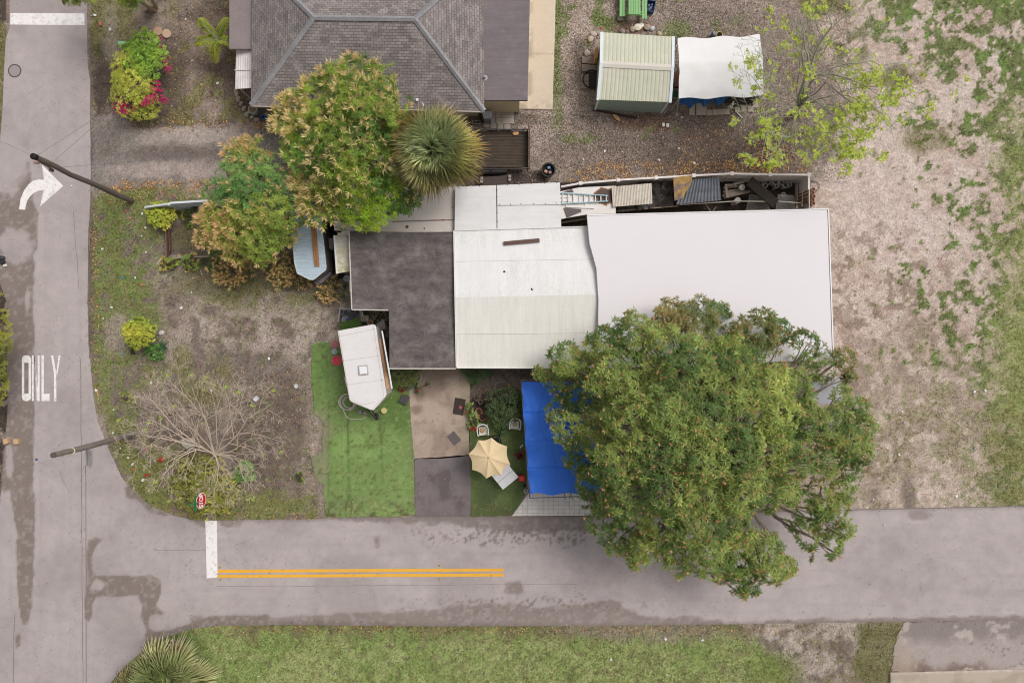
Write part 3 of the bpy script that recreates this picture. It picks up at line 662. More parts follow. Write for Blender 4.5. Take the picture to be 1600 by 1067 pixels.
def paint_drive(x, y):
    c = np.tile(sv(120, 110, 110), (len(x), 1)); A = fbm(x, y, 24, 5, 231, .65); c = lay(c, ss(A, .5, .6), sv(128, 119, 120), .8); c = lay(c, 1 - ss(A, .36, .44), sv(98, 90, 90), .7)
    c = lay(c, 1 - ss(np.abs(A - .5), 0, .012), sv(140, 132, 132), .5); c = lay(c, ss(y, 785, 806), sv(122, 112, 110), .7); return c
grid_sheet('asphalt_apron', [(648, 716), (690, 714), (733, 710), (736, 760), (735, 806.5), (649, 806.5)], .013, paint_drive, ground_material('dark_asphalt', .16, 22, 2, .3, specks=False), 2.5, edge=.6)
def paint_slab(x, y):
    c = np.tile(sv(216, 200, 180), (len(x), 1)); A = fbm(x, y, 40, 5, 241); B = fbm(x, y, 12, 4, 242)
    c = lay(c, ss(A, .5, .62) * ss(y, 70, 110), sv(178, 162, 144), .75); c = lay(c, 1 - ss(np.abs(y - 86), 0, 1.6), sv(150, 136, 120), .9)
    c = lay(c, (1 - ss(x - 828, 0, 8)) * ss(B, .4, .6), sv(160, 146, 130), .6); c = lay(c, ss(y, 150, 175) * ss(B, .45, .6), sv(170, 156, 140), .6); return c
SLAB = ground_material('slab_concrete', .1, 14, 3, .3, specks=False)
o = grid_sheet('concrete_slab', [(756, -260), (869, -260), (868, 0), (863.5, 172), (812, 171), (757, 170)], .05, paint_slab, SLAB, 2.5, edge=.4)
md = o.modifiers.new('solid', 'SOLIDIFY'); md.thickness = .12; md.offset = -1
def paint_old(x, y):
    c = np.tile(sv(172, 160, 156), (len(x), 1)); A = fbm(x, y, 30, 5, 251, .6); c = lay(c, 1 - ss(np.abs(A - .5), 0, .012), sv(120, 106, 98), .8)
    c = lay(c, (1 - ss(y + (A - .5) * 30, 985, 1008)), sv(134, 124, 120), .8); c = lay(c, ss(y + (A - .5) * 40, 1025, 1045) * (1 - ss(x, 1500, 1600)), sv(118, 96, 84), .8)
    c = lay(c, ss(A, .58, .64), sv(190, 178, 172), .7); c = lay(c, ell(x, y, 1405, 1030, 20, 40, .9, .7), sv(170, 154, 140), .7); return c
grid_sheet('old_driveway', [(1412, 972), (1700, 968), (1700, 1048), (1392, 1049), (1398, 1010)], -.005, paint_old, ground_material('cracked_paving', .2, 12, 2, .5, cracks=True), 2.5, edge=4)
def paint_slab2(x, y):
    c = np.tile(sv(186, 172, 156), (len(x), 1)); A = fbm(x, y, 30, 5, 261); c = lay(c, 1 - ss(y - 1046 - (A - .5) * 12 + (x - 1390) * .02, 2, 8), sv(215, 205, 196), .9); c = lay(c, ss(A, .5, .6), sv(166, 150, 134), .6); return c
o = grid_sheet('concrete_slab', [(1390, 1050), (1600, 1045), (1720, 1042), (1720, 1250), (1390, 1250)], .07, paint_slab2, SLAB, 2.5, edge=.3)
md = o.modifiers.new('solid', 'SOLIDIFY'); md.thickness = .16; md.offset = -1
# white pavers below the blue canopy
def brickmat(name, c1, c2, mort, bw, bh, msz=.02, off=.5, rough=.85):
    t = NT(name); b = t.n('ShaderNodeTexBrick'); b.offset = off
    for k_, v_ in (('Color1', c1), ('Color2', c2), ('Mortar', mort)): b.inputs[k_].default_value = (*s(*v_), 1)
    b.inputs['Scale'].default_value = 1; b.inputs['Brick Width'].default_value = bw; b.inputs['Row Height'].default_value = bh; b.inputs['Mortar Size'].default_value = msz; b.inputs['Mortar Smooth'].default_value = .2
    t.l(t.tc.outputs['Object'], b.inputs['Vector'])
    col = t.mix(1.0, b.outputs['Color'], t.ramp(t.noise(1.6, 7, .7), [(.3, g(.8)), (.7, g(1.1))]), 'MULTIPLY')
    t.bump(b.outputs['Fac'], -.3, .01); return t.fin(col, rough)
PAV = brickmat('white_pavers', (232, 226, 220), (224, 216, 209), (196, 186, 178), .28, .21, .012, 0)
flat('paved_apron', [(826, 770), (900, 770), (905, 774), (930, 790), (928, 805), (800, 806)], .02, None, PAV, thick=.06)
# ================================================================ NORTH HOUSE
def planar_uv(me, mats=None):
    """uv = metres along the eave / up the slope, per face"""
    uv = me.uv_layers.new(name='UVMap')
    for p in me.polygons:
        n = p.normal; u = Vector((-n.y, n.x, 0)) if (abs(n.x) + abs(n.y)) > 1e-3 else Vector((1, 0, 0)); u.normalize(); v = n.cross(u)
        for li in p.loop_indices:
            co = me.vertices[me.loops[li].vertex_index].co; uv.data[li].uv = (co.dot(u), co.dot(v))
def shingle_mat():
    t = NT('shingles'); b = t.n('ShaderNodeTexBrick'); b.offset = .5
    for k_, v_ in (('Color1', (156, 147, 144)), ('Color2', (130, 122, 120)), ('Mortar', (94, 85, 84))): b.inputs[k_].default_value = (*s(*v_), 1)
    b.inputs['Scale'].default_value = 1; b.inputs['Brick Width'].default_value = .27; b.inputs['Row Height'].default_value = .135; b.inputs['Mortar Size'].default_value = .011; b.inputs['Mortar Smooth'].default_value = .3; b.inputs['Bias'].default_value = 0
    t.l(t.tc.outputs['UV'], b.inputs['Vector'])
    b2 = t.n('ShaderNodeTexBrick'); b2.offset = .37; b2.inputs['Scale'].default_value = 1; b2.inputs['Brick Width'].default_value = .47; b2.inputs['Row Height'].default_value = .32; b2.inputs['Mortar Size'].default_value = 0
    b2.inputs['Color1'].default_value = (*g(.82), 1); b2.inputs['Color2'].default_value = (*g(1.15), 1); t.l(t.tc.outputs['UV'], b2.inputs['Vector'])
    col = t.mix(1, b.outputs['Color'], b2.outputs['Color'], 'MULTIPLY')
    col = t.mix(1, col, t.ramp(t.noise(.5, 6, .6), [(.3, g(.86)), (.7, g(1.1))]), 'MULTIPLY')
    col = t.mix(1, col, t.ramp(t.noise(14, 4, .7), [(.3, g(.82)), (.7, g(1.15))]), 'MULTIPLY')
    # pale weathering
    col = t.mix(t.ramp(t.noise(.9, 8, .7), [(.52, g(0)), (.75, g(.35))]), col, s(160, 152, 150))
    t.bump(b.outputs['Fac'], -.35, .02); return t.fin(col, .9, .2)
SH = shingle_mat()
FELT = M('grey_roll_roofing', (128, 118, 120), .9, .12, 1.0, .3, streak=(.5, 5, 1), dirt=(150, 142, 142), dirt_amt=.5)
WALLB = M('beige_wall', (222, 204, 168), .8, .06, 1.5)
WHITE = M('white_paint', (232, 228, 224), .5, .04, 2)
ez, rz_ = 2.9, 4.45
house = thing('hip_roofed_house', 'house with a grey shingled hip roof at the top of the picture', 'house', tuple(P(575, 60, 0)))
sw = P(392, 165, ez); se = P(757, 174, ez); r1 = P(490, 28, rz_); r2 = P(648, 30, rz_)
dep = (r1.y - sw.y)
nw = Vector((sw.x + .1, r1.y + dep, ez)); ne = Vector((se.x - .1, r2.y + dep, ez))
def face_obj(name, quads, mat, parent, th=.06):
    m = MB()
    for q in quads: m.add(q, [tuple(range(len(q)))])
    me = m.mesh(name); me.materials.append(mat); planar_uv(me); o = link_mesh(name, me, parent)
    md = o.modifiers.new('solid', 'SOLIDIFY'); md.thickness = th; md.offset = -1; return o
roof = face_obj('roof', [[sw, se, r2, r1], [ne, nw, r1, r2], [nw, sw, r1], [se, ne, r2]], SH, house)
RIDGE = M('ridge_shingles', (156, 154, 157), .9, .14, 4, .3, streak=(1, 1, 1))
def ridge_cap(a, b, w_=.27):
    m = MB(); a = Vector(a); b = Vector(b); n_ = int((b - a).length / .2)
    t = (b - a).normalized(); x = t.cross(Vector((0, 0, 1))).normalized()
    for i_ in range(n_):
        p = a.lerp(b, i_ / n_); q = a.lerp(b, (i_ + 1.15) / n_)
        l1 = p + x * w_ / 2 + Vector((0, 0, .0)); c1 = p + Vector((0, 0, .085)); rr1 = p - x * w_ / 2
        l2 = q + x * w_ / 2 + Vector((0, 0, -.02)); c2 = q + Vector((0, 0, .06)); rr2 = q - x * w_ / 2 + Vector((0, 0, -.02))
        m.add([l1, c1, rr1, l2, c2, rr2], [(0, 3, 4, 1), (1, 4, 5, 2), (0, 1, 2), (3, 5, 4)])
    m.build('ridge_cap', RIDGE, roof)
for a_, b_ in ((r1, r2), (sw, r1), (se, r2), (nw, r1), (ne, r2)): ridge_cap(a_ + Vector((0, 0, .02)), b_ + Vector((0, 0, .02)))
ws = P(410, 165, 2.7); m = MB()
m.prism([(sw.x + .55, sw.y + .5), (se.x - .45, se.y + .62), (ne.x - .45, ne.y - .5), (nw.x + .55, nw.y - .5)], 0, ez - .05); m.build('wall', WALLB, house)
m = MB(); m.bar(sw + Vector((-.03, -.03, -.08)), se + Vector((0, -.03, -.08)), .05, .16); m.build('gutter', M('gutter', (190, 178, 168), .6), house)
m = MB(); m.box(P(655, 158, ez + .1), (.9, .05, .05), .2); m.box(P(652, 157, ez + .2), (.12, .12, .2)); m.box(P(660, 160, ez + .1), (.05, .4, .04), .3); m.build('aerial', WHITE, house)
# flat extensions
m = MB(); m.pprism([(749, -260), (828, -260), (828, 0), (824.5, 157), (758, 157), (748, 135)], 2.72, 2.9); fe = m.build('flat_roof', FELT, house, bevel=.02)
m = MB(); m.pprism([(760, -250), (819, -250), (819, 0), (812, 150), (756, 150)], 0, 2.72); m.build('extension_wall', WALLB, house)
m = MB(); m.lathe(*P(757.5, 122, 2.9), [(.14, 0), (.06, .02), (.05, .22), (.02, .23)], 12); m.build('vent_pipe', M('pale_lead', (170, 168, 172), .5), fe)
m = MB(); m.tube([P(826.5, -100, 2.85), P(823.5, 156, 2.85)], .05, 8); m.build('gutter_pipe', M('pale_gutter', (200, 190, 190), .5), house)
m = MB(); m.pprism([(358, -260), (394, -260), (394, 77), (358, 77)], 2.5, 2.62); m.build('flat_roof', M('grey_roll_roofing_2', (142, 130, 130), .9, .14, .8, .3, dirt=(160, 150, 150)), house, bevel=.02)
m = MB(); m.pprism([(366, -250), (392, -250), (392, 72), (366, 72)], 0, 2.5); m.build('extension_wall', WALLB, house)
aw = thing('awning', 'narrow white ribbed awning on the west side of the shingled house', 'awning', tuple(P(380, 108, 0)))
def ribs(u, v, n_, amp): return amp * abs(math.sin(math.pi * u * n_))
m = MB(); m.sheet([P(367, 139.5, 2.1), P(393, 138, 2.35), P(393, 78, 2.35), P(369, 78, 2.1)], 40, 2, lambda u, v: ribs(u, v, 7, .02), .03)
m.build('canopy', M('white_awning', (240, 232, 230), .5, .1, 1.2, .1, streak=(6, .4, 1), dirt=(190, 180, 176)), aw)
m = MB(); m.bar(P(367, 110, 2.13), P(393, 109, 2.40), .05, .05); m.build('cross_bar', WHITE, aw)
m = MB()
for q in ((369, 136), (370, 80)): p = P(*q, 2.05); m.tube([(p.x + .1, p.y, 0), (p.x + .1, p.y, 2.08)], .03)
m.build('posts', WHITE, aw)
# beds: stones, pots
STONE = M('border_stone', (176, 160, 148), .9, .2, 8, .6)
bst = None
for n_, (px, py, a_) in enumerate([(369.5, 144, .2), (371, 149, .1), (373.5, 156.5, .3), (377.5, 163, .6), (382, 170.5, .6), (387, 179.5, .7), (394.5, 184, 1.2), (402, 187.5, 1.5)]):
    if bst is None:
        m = MB(); m.rock((0, 0, .07), (.11, .15, .1), 0, 4, 12, 8); bst = m.build('border_stone', STONE, loc=(0, 0, 0), world=False, smooth=True)
        tag(bst, 'rounded pale stone', 'stone', 'edging stones round the house corner bed'); o = bst
    else: o = copy_tree(bst)
    place(o, *XY(px, py), 0, -a_ if n_ else 0, 'rounded pale stone in the curved edging of the bed at the house corner', .95 + .1 * (n_ % 3))
def pot(name, label, cat, px, py, z, r, h, col, soil=(110, 92, 74), wall=.12, fill=.8, flare=1.15, group=None):
    x, y = XY(px, py, z + h); t = thing(name, label, cat, (x, y, z), group)
    m = MB(); ri = r * (1 - wall); m.lathe(x, y, z, [(r / flare, 0), (r, h * .92), (r * 1.05, h), (ri, h), (ri / flare * 1.02, h * .5), (ri / flare * .9, h * .12)], 24)
    m.build('rim_body', M('pot_%d_%d_%d' % col, col, .6, .1, 6), t)
    if soil is not None:
        m = MB(); zz_ = h * fill; rr_ = ri * (1 / flare + (1 - 1 / flare) * fill) * .985
        m.lathe(x, y, z, [(rr_, zz_ - .02), (rr_, zz_), (rr_ * .5, zz_ + .015), (0, zz_ + .01)], 20)
        m.build('contents', M('fill_%d_%d_%d' % soil, soil, .95, .3, 25, .8), t)
    return t
pot('planter', 'large round pale green planter full of brown soil at the house corner', 'planter', 394.5, 171, 0, .23, .45, (176, 186, 168), (140, 122, 96), fill=.9)
pot('pot', 'small bright blue pot in the bed at the house corner', 'pot', 411, 183.5, 0, .11, .25, (44, 132, 205), (36, 110, 180), fill=.3)
m = MB(); m.rock((*XY(418, 180), .1), (.12, .12, .12), 0, 6); tag(m.build('stone', M('green_stone', (150, 164, 140), .9, .2, 8), loc=(*XY(418, 180), 0)), 'small greenish stone beside the blue pot', 'stone')
# concrete block, box at the east end
cb = MB(); p = P(744, 191, .2)
for dx in (-.2, 0, .2): cb.box((p.x + dx, p.y, .1), (.04, .2, .2))
for dy in (-.085, .085): cb.box((p.x, p.y + dy, .1), (.365, .03, .198))
tag(cb.build('concrete_block', M('block_grey', (176, 166, 154), .95, .15, 10), loc=(p.x, p.y, 0)), 'hollow concrete block beside the south wall next to the palm', 'block')
acu = thing('utility_box', 'grey metal box with a sloping lid at the south-east corner of the shingled house', 'metal box', (*XY(761, 180), 0))
m = MB(); m.pprism([(754, 176), (768, 175), (767, 186), (756, 186)], 0, .9); m.build('cabinet', M('box_grey', (150, 152, 156), .5, .1, 5), acu, bevel=.01)
m = MB(); m.pprism([(753, 174.5), (768.5, 173.5), (768, 184), (755, 184.5)], .905, .96); m.build('lid', M('box_lid', (176, 178, 182), .4, .08, 5), acu, bevel=.01)
PAVG = M('grey_paver', (172, 160, 150), .92, .16, 5, .4); 
def pavers(lst, label, group, mat, name='paver', size=(.42, .42), seed=3):
    rr = random.Random(seed); src = None
    for px, py, a_ in lst:
        if src is None:
            m = MB(); m.box((0, 0, .01), (*size, .08)); src = m.build(name, mat, loc=(0, 0, 0), world=False, bevel=.012); tag(src, label, 'paver', group); o = src
        else: o = copy_tree(src)
        place(o, *XY(px, py), rr.uniform(0, .012), a_ + rr.uniform(-.04, .04), label)
pavers([(x, y, 0) for y in (180.5, 189.5) for x in (769, 779, 789, 798)] + [(760, 195, 0), (771, 197.5, 0), (782, 198, 0), (792.5, 198.5, 0)], 'square grey paver in the patch beside the south wall extension', 'pavers beside the house extension', PAVG, size=(.33, .3))
# ================================================================ DECK TRAILER
WOODD = M('weathered_dark_wood', (92, 80, 70), .9, .3, 1.5, .5, streak=(.6, 14, 1), dirt=(66, 56, 50))
tr = thing('flatbed_trailer', 'dark weathered timber flatbed trailer with low rails beside the palm', 'trailer', (*XY(775, 232), 0))
m = MB(); y0 = 205; nb = 12
for i_ in range(nb):
    a = P(712, 206 + i_ * 4.7, .72); b = P(825, 206 + i_ * 4.7, .72); m.box(((a.x + b.x) / 2, a.y - .06, .72), (b.x - a.x, .135, .05))
m.build('deck', WOODD, tr)
for yr in (203, 264):
    m = MB(); m.bar(P(712, yr, .98), P(826, yr, .98), .07, .09)
    for px in (716, 742, 768, 796, 824): p = P(px, yr + .3, .9); m.tube([(p.x, p.y, .5), (p.x, p.y, .97)], .03, 6)
    m.build('side_rail', M('dark_steel', (62, 56, 54), .6, .2, 5), tr)
m = MB()
for k_ in range(5): m.bar(P(827.5, 200 + k_ * .1, .8 + k_ * .11), P(827.5, 265.5, .8 + k_ * .11), .06, .09)
m.build('tailboard', M('tailboard_wood', (112, 94, 86), .9, .25, 3, .4, streak=(8, 1, 1)), tr)
m = MB()
for px, py in ((770, 207), (790, 207), (770, 262), (790, 262)): p = P(px, py, .3); m.tube([(p.x, p.y - .09, .32), (p.x, p.y + .09, .32)], .32, 20)
m.build('wheels', M('tyre_rubber', (40, 38, 38), .9), tr)
m = MB(); m.box((*XY(770, 234, .5), .55), (3.8, 1.9, .12)); m.build('chassis', M('dark_steel', (62, 56, 54), .6, .2, 5), tr)
m = MB(); m.rock((*XY(806, 208.5, .8), .8), (.17, .11, .06), .2, 12, 12, 8); tag(m.build('palm_husk', M('husk_orange', (216, 168, 120), .9, .2, 6), loc=(*XY(806, 208.5, .8), .76)), 'orange dry husk lying on the far edge of the timber trailer', 'husk')
# tank and wooden crate south of trailer
m = MB(); m.tube([P(752, 269, .42), P(755, 269, .42), P(792, 268, .42), P(794, 268, .42)], [.05, .15, .15, .05], 14)
tk = m.build('gas_tank', M('black_tank', (58, 54, 54), .4, .1, 4), loc=(*XY(772, 269), 0), smooth=True); tag(tk, 'long black horizontal tank between the timber trailer and the white roof', 'tank')
bx = thing('wooden_bin', 'dark open wooden bin with pale corner posts right behind the white panel roof', 'wooden bin', (*XY(774, 282), 0))
m = MB(); m.pprism([(752, 277), (796, 274), (797, 295), (754, 297)], 0, .75); m.build('box', M('bin_wood', (88, 76, 72), .9, .2, 4, .4, streak=(1, 12, 1)), bx)
m = MB()
for q in ((753, 279), (752.5, 284), (796.5, 276), (796.5, 281)): m.box((*XY(*q, .85), .85), (.14, .14, .12))
m.build('corner_posts', M('pale_posts', (160, 150, 146), .8), bx)
fp = pot('fire_drum', 'round black drum holding cans on the gravel north of the white roof', 'drum', 857, 265.5, 0, .37, .5, (44, 40, 40), (50, 46, 44), fill=.5, wall=.16)
for (dx, dy, c_, lb, nm) in ((.02, .12, (120, 150, 190), 'crushed blue can in the black drum', 'can'), (-.14, -.08, (205, 160, 140), 'pale pink can in the black drum', 'can'), (.08, -.14, (160, 130, 130), 'dull red can in the black drum', 'can')):
    m = MB(); px_ = XY(857, 265.5, .4); m.box((px_[0] + dx, px_[1] + dy, .36), (.17, .15, .12), dx * 5); tag(m.build(nm, M('can_%d' % c_[0], c_, .4, .3, 12), loc=(px_[0] + dx, px_[1] + dy, .3), bevel=.03), lb, 'can')
m = MB(); m.lathe(*XY(956, 265), .01, [(.13, 0), (.14, .01), (.13, .02), (.125, .01)], 20); m.lathe(*XY(958, 266), .03, [(.10, 0), (.11, .01), (.10, .02), (.095, .01)], 20)
# ================================================================ SHEDS
WG = M('pale_green_metal', (206, 206, 184), .45, .06, 1.4, .05, streak=(9, .5, 1), dirt=(222, 212, 200), dirt_amt=.6)
sh = thing('garden_shed', 'pale green ribbed metal shed with white edge trim beside the white canopy', 'shed', (*XY(990, 112), 0))
zr, ze, ze2 = 2.35, 2.1, 1.95
A0, A1 = P(940, 51, ze), P(1052, 58, ze); Rr0, Rr1 = P(939, 100, zr), P(1051, 106, zr); B0, B1 = P(934, 156, ze2), P(1047, 160, ze2)
nr = 18
fn = lambda u, v: .018 * (1 if (u * nr) % 1 < .55 else 0)
m = MB(); m.sheet([Rr0, Rr1, A1, A0], 108, 3, fn, .03); m.sheet([B0, B1, Rr1, Rr0], 108, 3, fn, .03); rf = m.build('roof', WG, sh)
m = MB(); m.sheet([Rr0 + Vector((0, -.17, .01)), Rr1 + Vector((0, -.17, .01)), Rr1 + Vector((0, .15, .01)), Rr0 + Vector((0, .15, .01))], 1, 2, lambda u, v: .05 * (1 - abs(v * 2 - 1)), .02); m.build('ridge_cap', M('ridge_trim', (218, 210, 200), .5, .06, 3), rf)
m = MB(); 
for q0, q1, q2 in ((A0, Rr0, B0), (A1, Rr1, B1)): m.bar(q0 + Vector((0, 0, .0)), q1 + Vector((0, 0, .02)), .14, .1); m.bar(q1 + Vector((0, 0, .02)), q2 + Vector((0, -.03, .0)), .14, .1)
m.build('edge_trim', M('blue_white_trim', (226, 234, 240), .4, .03, 3), rf)
WGR = M('green_shed_wall', (160, 178, 164), .5, .08, 2, .1, streak=(10, 10, .3))
pa, pb, pc, pd = (B0.x + .08, B0.y + .08), (B1.x - .08, B1.y + .06), (A1.x - .12, A1.y - .1), (A0.x + .06, A0.y - .1)
m = MB(); m.prism([pa, pb, pc, pd], 0, 1.98, top=[1.9, 1.9, 2.05, 2.05]); 
for i_ in range(30):
    t_0 = i_ / 30; x0 = pa[0] * (1 - t_0) + pb[0] * t_0; yy = pa[1] * (1 - t_0) + pb[1] * t_0; m.box((x0 + .03, yy - .008, .95), (.05, .02, 1.88))
m.build('wall', WGR, sh)
m = MB(); m.bar((pa[0] - .01, pa[1] - .01, .02), (pa[0] - .01, pa[1] - .01, 1.9), .07, .07); m.bar((pb[0] + .01, pb[1] - .01, .02), (pb[0] + .01, pb[1] - .01, 1.9), .07, .07); m.build('corner_trim', M('blue_white_trim', (226, 234, 240), .4, .03, 3), sh)
# white canopy
cz = 2.3; cn = thing('party_canopy', 'white fabric canopy on thin poles with a blue tarp below it', 'canopy', (*XY(1125, 105), 0))
def wf(u, v):
    e_ = .05 * math.sin(u * 9 + v * 3) * (.4 + v); return (.06 * mn.noise(Vector((0, v * 6, 1))) * (1 if u < .1 else 0), .05 * math.sin(u * 14) * (1 if v < .05 or v > .95 else 0), .30 * (1 - abs(v - .57) / .57) ** 1 - .10 * math.sin(math.pi * u) * (1 - abs(v - .57)) + .03 * mn.noise(Vector((u * 5, v * 5, 2))))
m = MB(); m.sheet([P(1060.5, 154.5, 2.0), P(1193, 150, 2.0), P(1186, 56, 2.0), P(1058.5, 61, 2.0)], 40, 30, wf, .02)
m.build('cover', M('white_tarpaulin', (238, 236, 236), .55, .03, 1.2, .15, dirt=(228, 226, 216), dirt_amt=.4), cn, smooth=True)
m = MB()
for q in ((1061, 154), (1192, 149), (1185, 58), (1060, 62)): p = P(*q, 2.0); m.tube([(p.x, p.y, 0), (p.x, p.y, 2.02)], .028, 8)
p = P(1061, 154, 2.0); q = P(1057, 178, 0.0); m.tube([p, (q.x, q.y, 0)], .03, 8)
m.build('poles', M('grey_pole', (176, 168, 160), .5, .1, 5), cn)
m = MB(); m.lathe(*XY(1057, 179), 0, [(.09, 0), (.09, .03), (.03, .05)], 14); m.build('pole_foot', M('grey_pole', (176, 168, 160), .5, .1, 5), cn)
BLUE2 = M('dark_blue_tarp', (28, 92, 152), .45, .12, 2, .3)
m = MB(); m.sheet([P(1062, 166, 1.0), P(1137, 160, 1.1), P(1137, 140, 1.8), P(1062, 142, 1.8)], 50, 12, lambda u, v: (0, .12 * math.sin(u * 21) * (1 - v) + .05 * math.sin(u * 47), .06 * mn.noise(Vector((u * 8, v * 4, 0)))), .015)
tag(m.build('blue_tarp', BLUE2, loc=(*XY(1100, 155), 0), smooth=True), 'dark blue tarp hanging under the south edge of the white canopy', 'tarp')
m = MB(); m.pprism([(1140, 100), (1188, 100), (1186, 152), (1140, 154)], 0, .9); m.pprism([(1146, 150), (1178, 148), (1176, 158), (1150, 160)], 0, .5)
tag(m.build('storage_crate', M('dark_junk', (66, 56, 54), .9, .2, 4), loc=(*XY(1160, 130), 0), bevel=.02), 'dark storage crates heaped under the east half of the white canopy', 'crate')
pavers([(1081, 176, 0), (1092, 176, 0), (1099, 176, 0), (1099, 168, 0), (1108, 176.5, 0), (1117, 176, 0), (1126, 175.5, 0), (1135, 175, 0), (1152, 172, 0), (1162, 171, 0), (1172, 171, 0), (1092, 167, 0), (1081, 168, 0), (1180, 164, .1), (1190, 152, .1), (1196, 144, .1)],
        'square beige paver in the row along the south edge of the white canopy', 'pavers below the white canopy', M('beige_paver', (178, 164, 150), .92, .14, 5, .4), size=(.30, .30))
m = MB()
for i_ in range(4):
    for j_ in range(9): m.box((*XY(1053.5 + i_ * 2.2, 114 + j_ * 2.6, .03), .03), (.07, .075, .06))
for i_ in range(4): m.box((*XY(1056.6, 126, .0), .01), (.30, .8, .04))
rb = m.build('brick_patch', M('red_brick', (158, 108, 94), .9, .2, 9, .3), loc=(*XY(1056, 126), 0)); tag(rb, 'strip of small red bricks between the green shed and the white canopy', 'brick paving')
m = MB(); m.sheet([P(1048, 152, .5), P(1060, 152, .5), P(1060, 142, .5), P(1048, 142, .5)], 6, 6, lambda u, v: .08 * mn.noise(Vector((u * 3, v * 3, 5))), .05); tag(m.build('green_tarp', M('dark_green', (44, 88, 62), .6, .2, 4), loc=(*XY(1054, 147), 0)), 'dark green bag wedged between the green shed and the white canopy', 'bag')
m = MB(); m.tube([(*XY(1149, 174), .03), (*XY(1159.5, 185), .03)], .03, 8); tag(m.build('plastic_pipe', WHITE, loc=(*XY(1154, 180), 0)), 'short white pipe lying on the dark soil south of the canopy', 'pipe')
m = MB(); m.rock((*XY(1124, 52, .4), .4), (.14, .14, .14), 0, 1, 14, 10); 
yb = pot('paint_bucket', 'yellow bucket with a black lid standing behind the white canopy', 'bucket', 1124.5, 54.5, 0, .16, .36, (232, 206, 40), (40, 38, 38), fill=1.0, wall=.08)
m = MB(); m.box((*XY(1115, 53, .3), .2), (.13, .22, .4), .35); tag(m.build('tool_box', M('bluegrey_box', (120, 132, 156), .5, .2, 8), loc=(*XY(1115, 53, .3), 0), bevel=.02), 'blue-grey case leaning by the yellow bucket behind the canopy', 'case')
# picnic bench
PG = M('mint_paint', (140, 190, 126), .55, .07, 1.5, .15, streak=(14, .5, 1))
bn = thing('picnic_bench', 'mint green wooden picnic table with two benches at the top of the picture', 'picnic table', (*XY(989, -5), 0))
def planks(x0, x1, y0, y1, z, n_, gap=.012, slant=0):
    m = MB(); a = P(x0, y1, z); b = P(x1, y0, z); wdt = (b.x - a.x) / n_
    for i_ in range(n_): m.box((a.x + wdt * (i_ + .5), (a.y + b.y) / 2 + slant * i_, z - .02), (wdt - gap, b.y - a.y, .04))
    return m
planks(982, 1001, -42, 23, .78, 5).build('table_top', PG, bn, bevel=.006)
planks(968, 977, -40, 26, .46, 2, slant=0).build('seat', PG, bn, bevel=.006); planks(1003, 1011, -40, 29.5, .46, 2).build('seat', PG, bn, bevel=.006)
for yy_ in (20, -34):
    m = MB(); m.bar(P(971, yy_ + 3, .40), P(1008, yy_ + 4, .40), .05, .09); m.bar(P(981, yy_ - 1, .70), P(1002, yy_ - 1, .70), .05, .09)
    m.bar(P(973, yy_ + 3, .02), P(985, yy_, .70), .06, .09); m.bar(P(1007, yy_ + 3, .02), P(997, yy_, .70), .06, .09); m.build('leg', PG, bn)
tb = thing('storage_tub', 'dark blue open plastic tub of bits beside the green picnic table', 'tub', (*XY(1017, 10), 0))
m = MB(); c_ = XY(1017, 9.5, .3); Mz = Matrix.Rotation(-.25, 4, 'Z')
def tubbox(m, cx, cy, z0, w_, l_, h_, rz, wl=.03):
    for dx, dy, sx, sy in ((-w_ / 2, 0, wl, l_), (w_ / 2, 0, wl, l_), (0, -l_ / 2, w_ - wl, wl), (0, l_ / 2, w_ - wl, wl)):
        v_ = Matrix.Rotation(rz, 3, 'Z') @ Vector((dx, dy, 0)); m.box((cx + v_.x, cy + v_.y, z0 + h_ / 2), (sx, sy, h_), rz)
    m.box((cx, cy, z0 + .03), (w_ - wl, l_ - wl, .03), rz)
tubbox(m, *c_, 0, .42, .58, .3, -.2); m.build('shell', M('navy_plastic', (46, 66, 112), .45, .1, 6), tb)
m = MB()
for dx, dy in ((-.08, .1), (.06, .02), (-.05, -.12), (.09, .15), (.02, -.05)): m.rock((c_[0] + dx, c_[1] + dy, .12), (.06, .05, .05), dx, int(dx * 100) + 5)
m.build('contents', M('mixed_bits', (150, 160, 176), .5, .5, 14), tb)
m = MB(); m.box((*XY(969, 30.5), .08), (.3, .2, .14), .1); tag(m.build('concrete_block', M('block_grey', (176, 166, 154), .95, .15, 10), loc=(*XY(969, 30.5), 0)), 'grey concrete block under the corner of the green picnic table', 'block')
rs = None
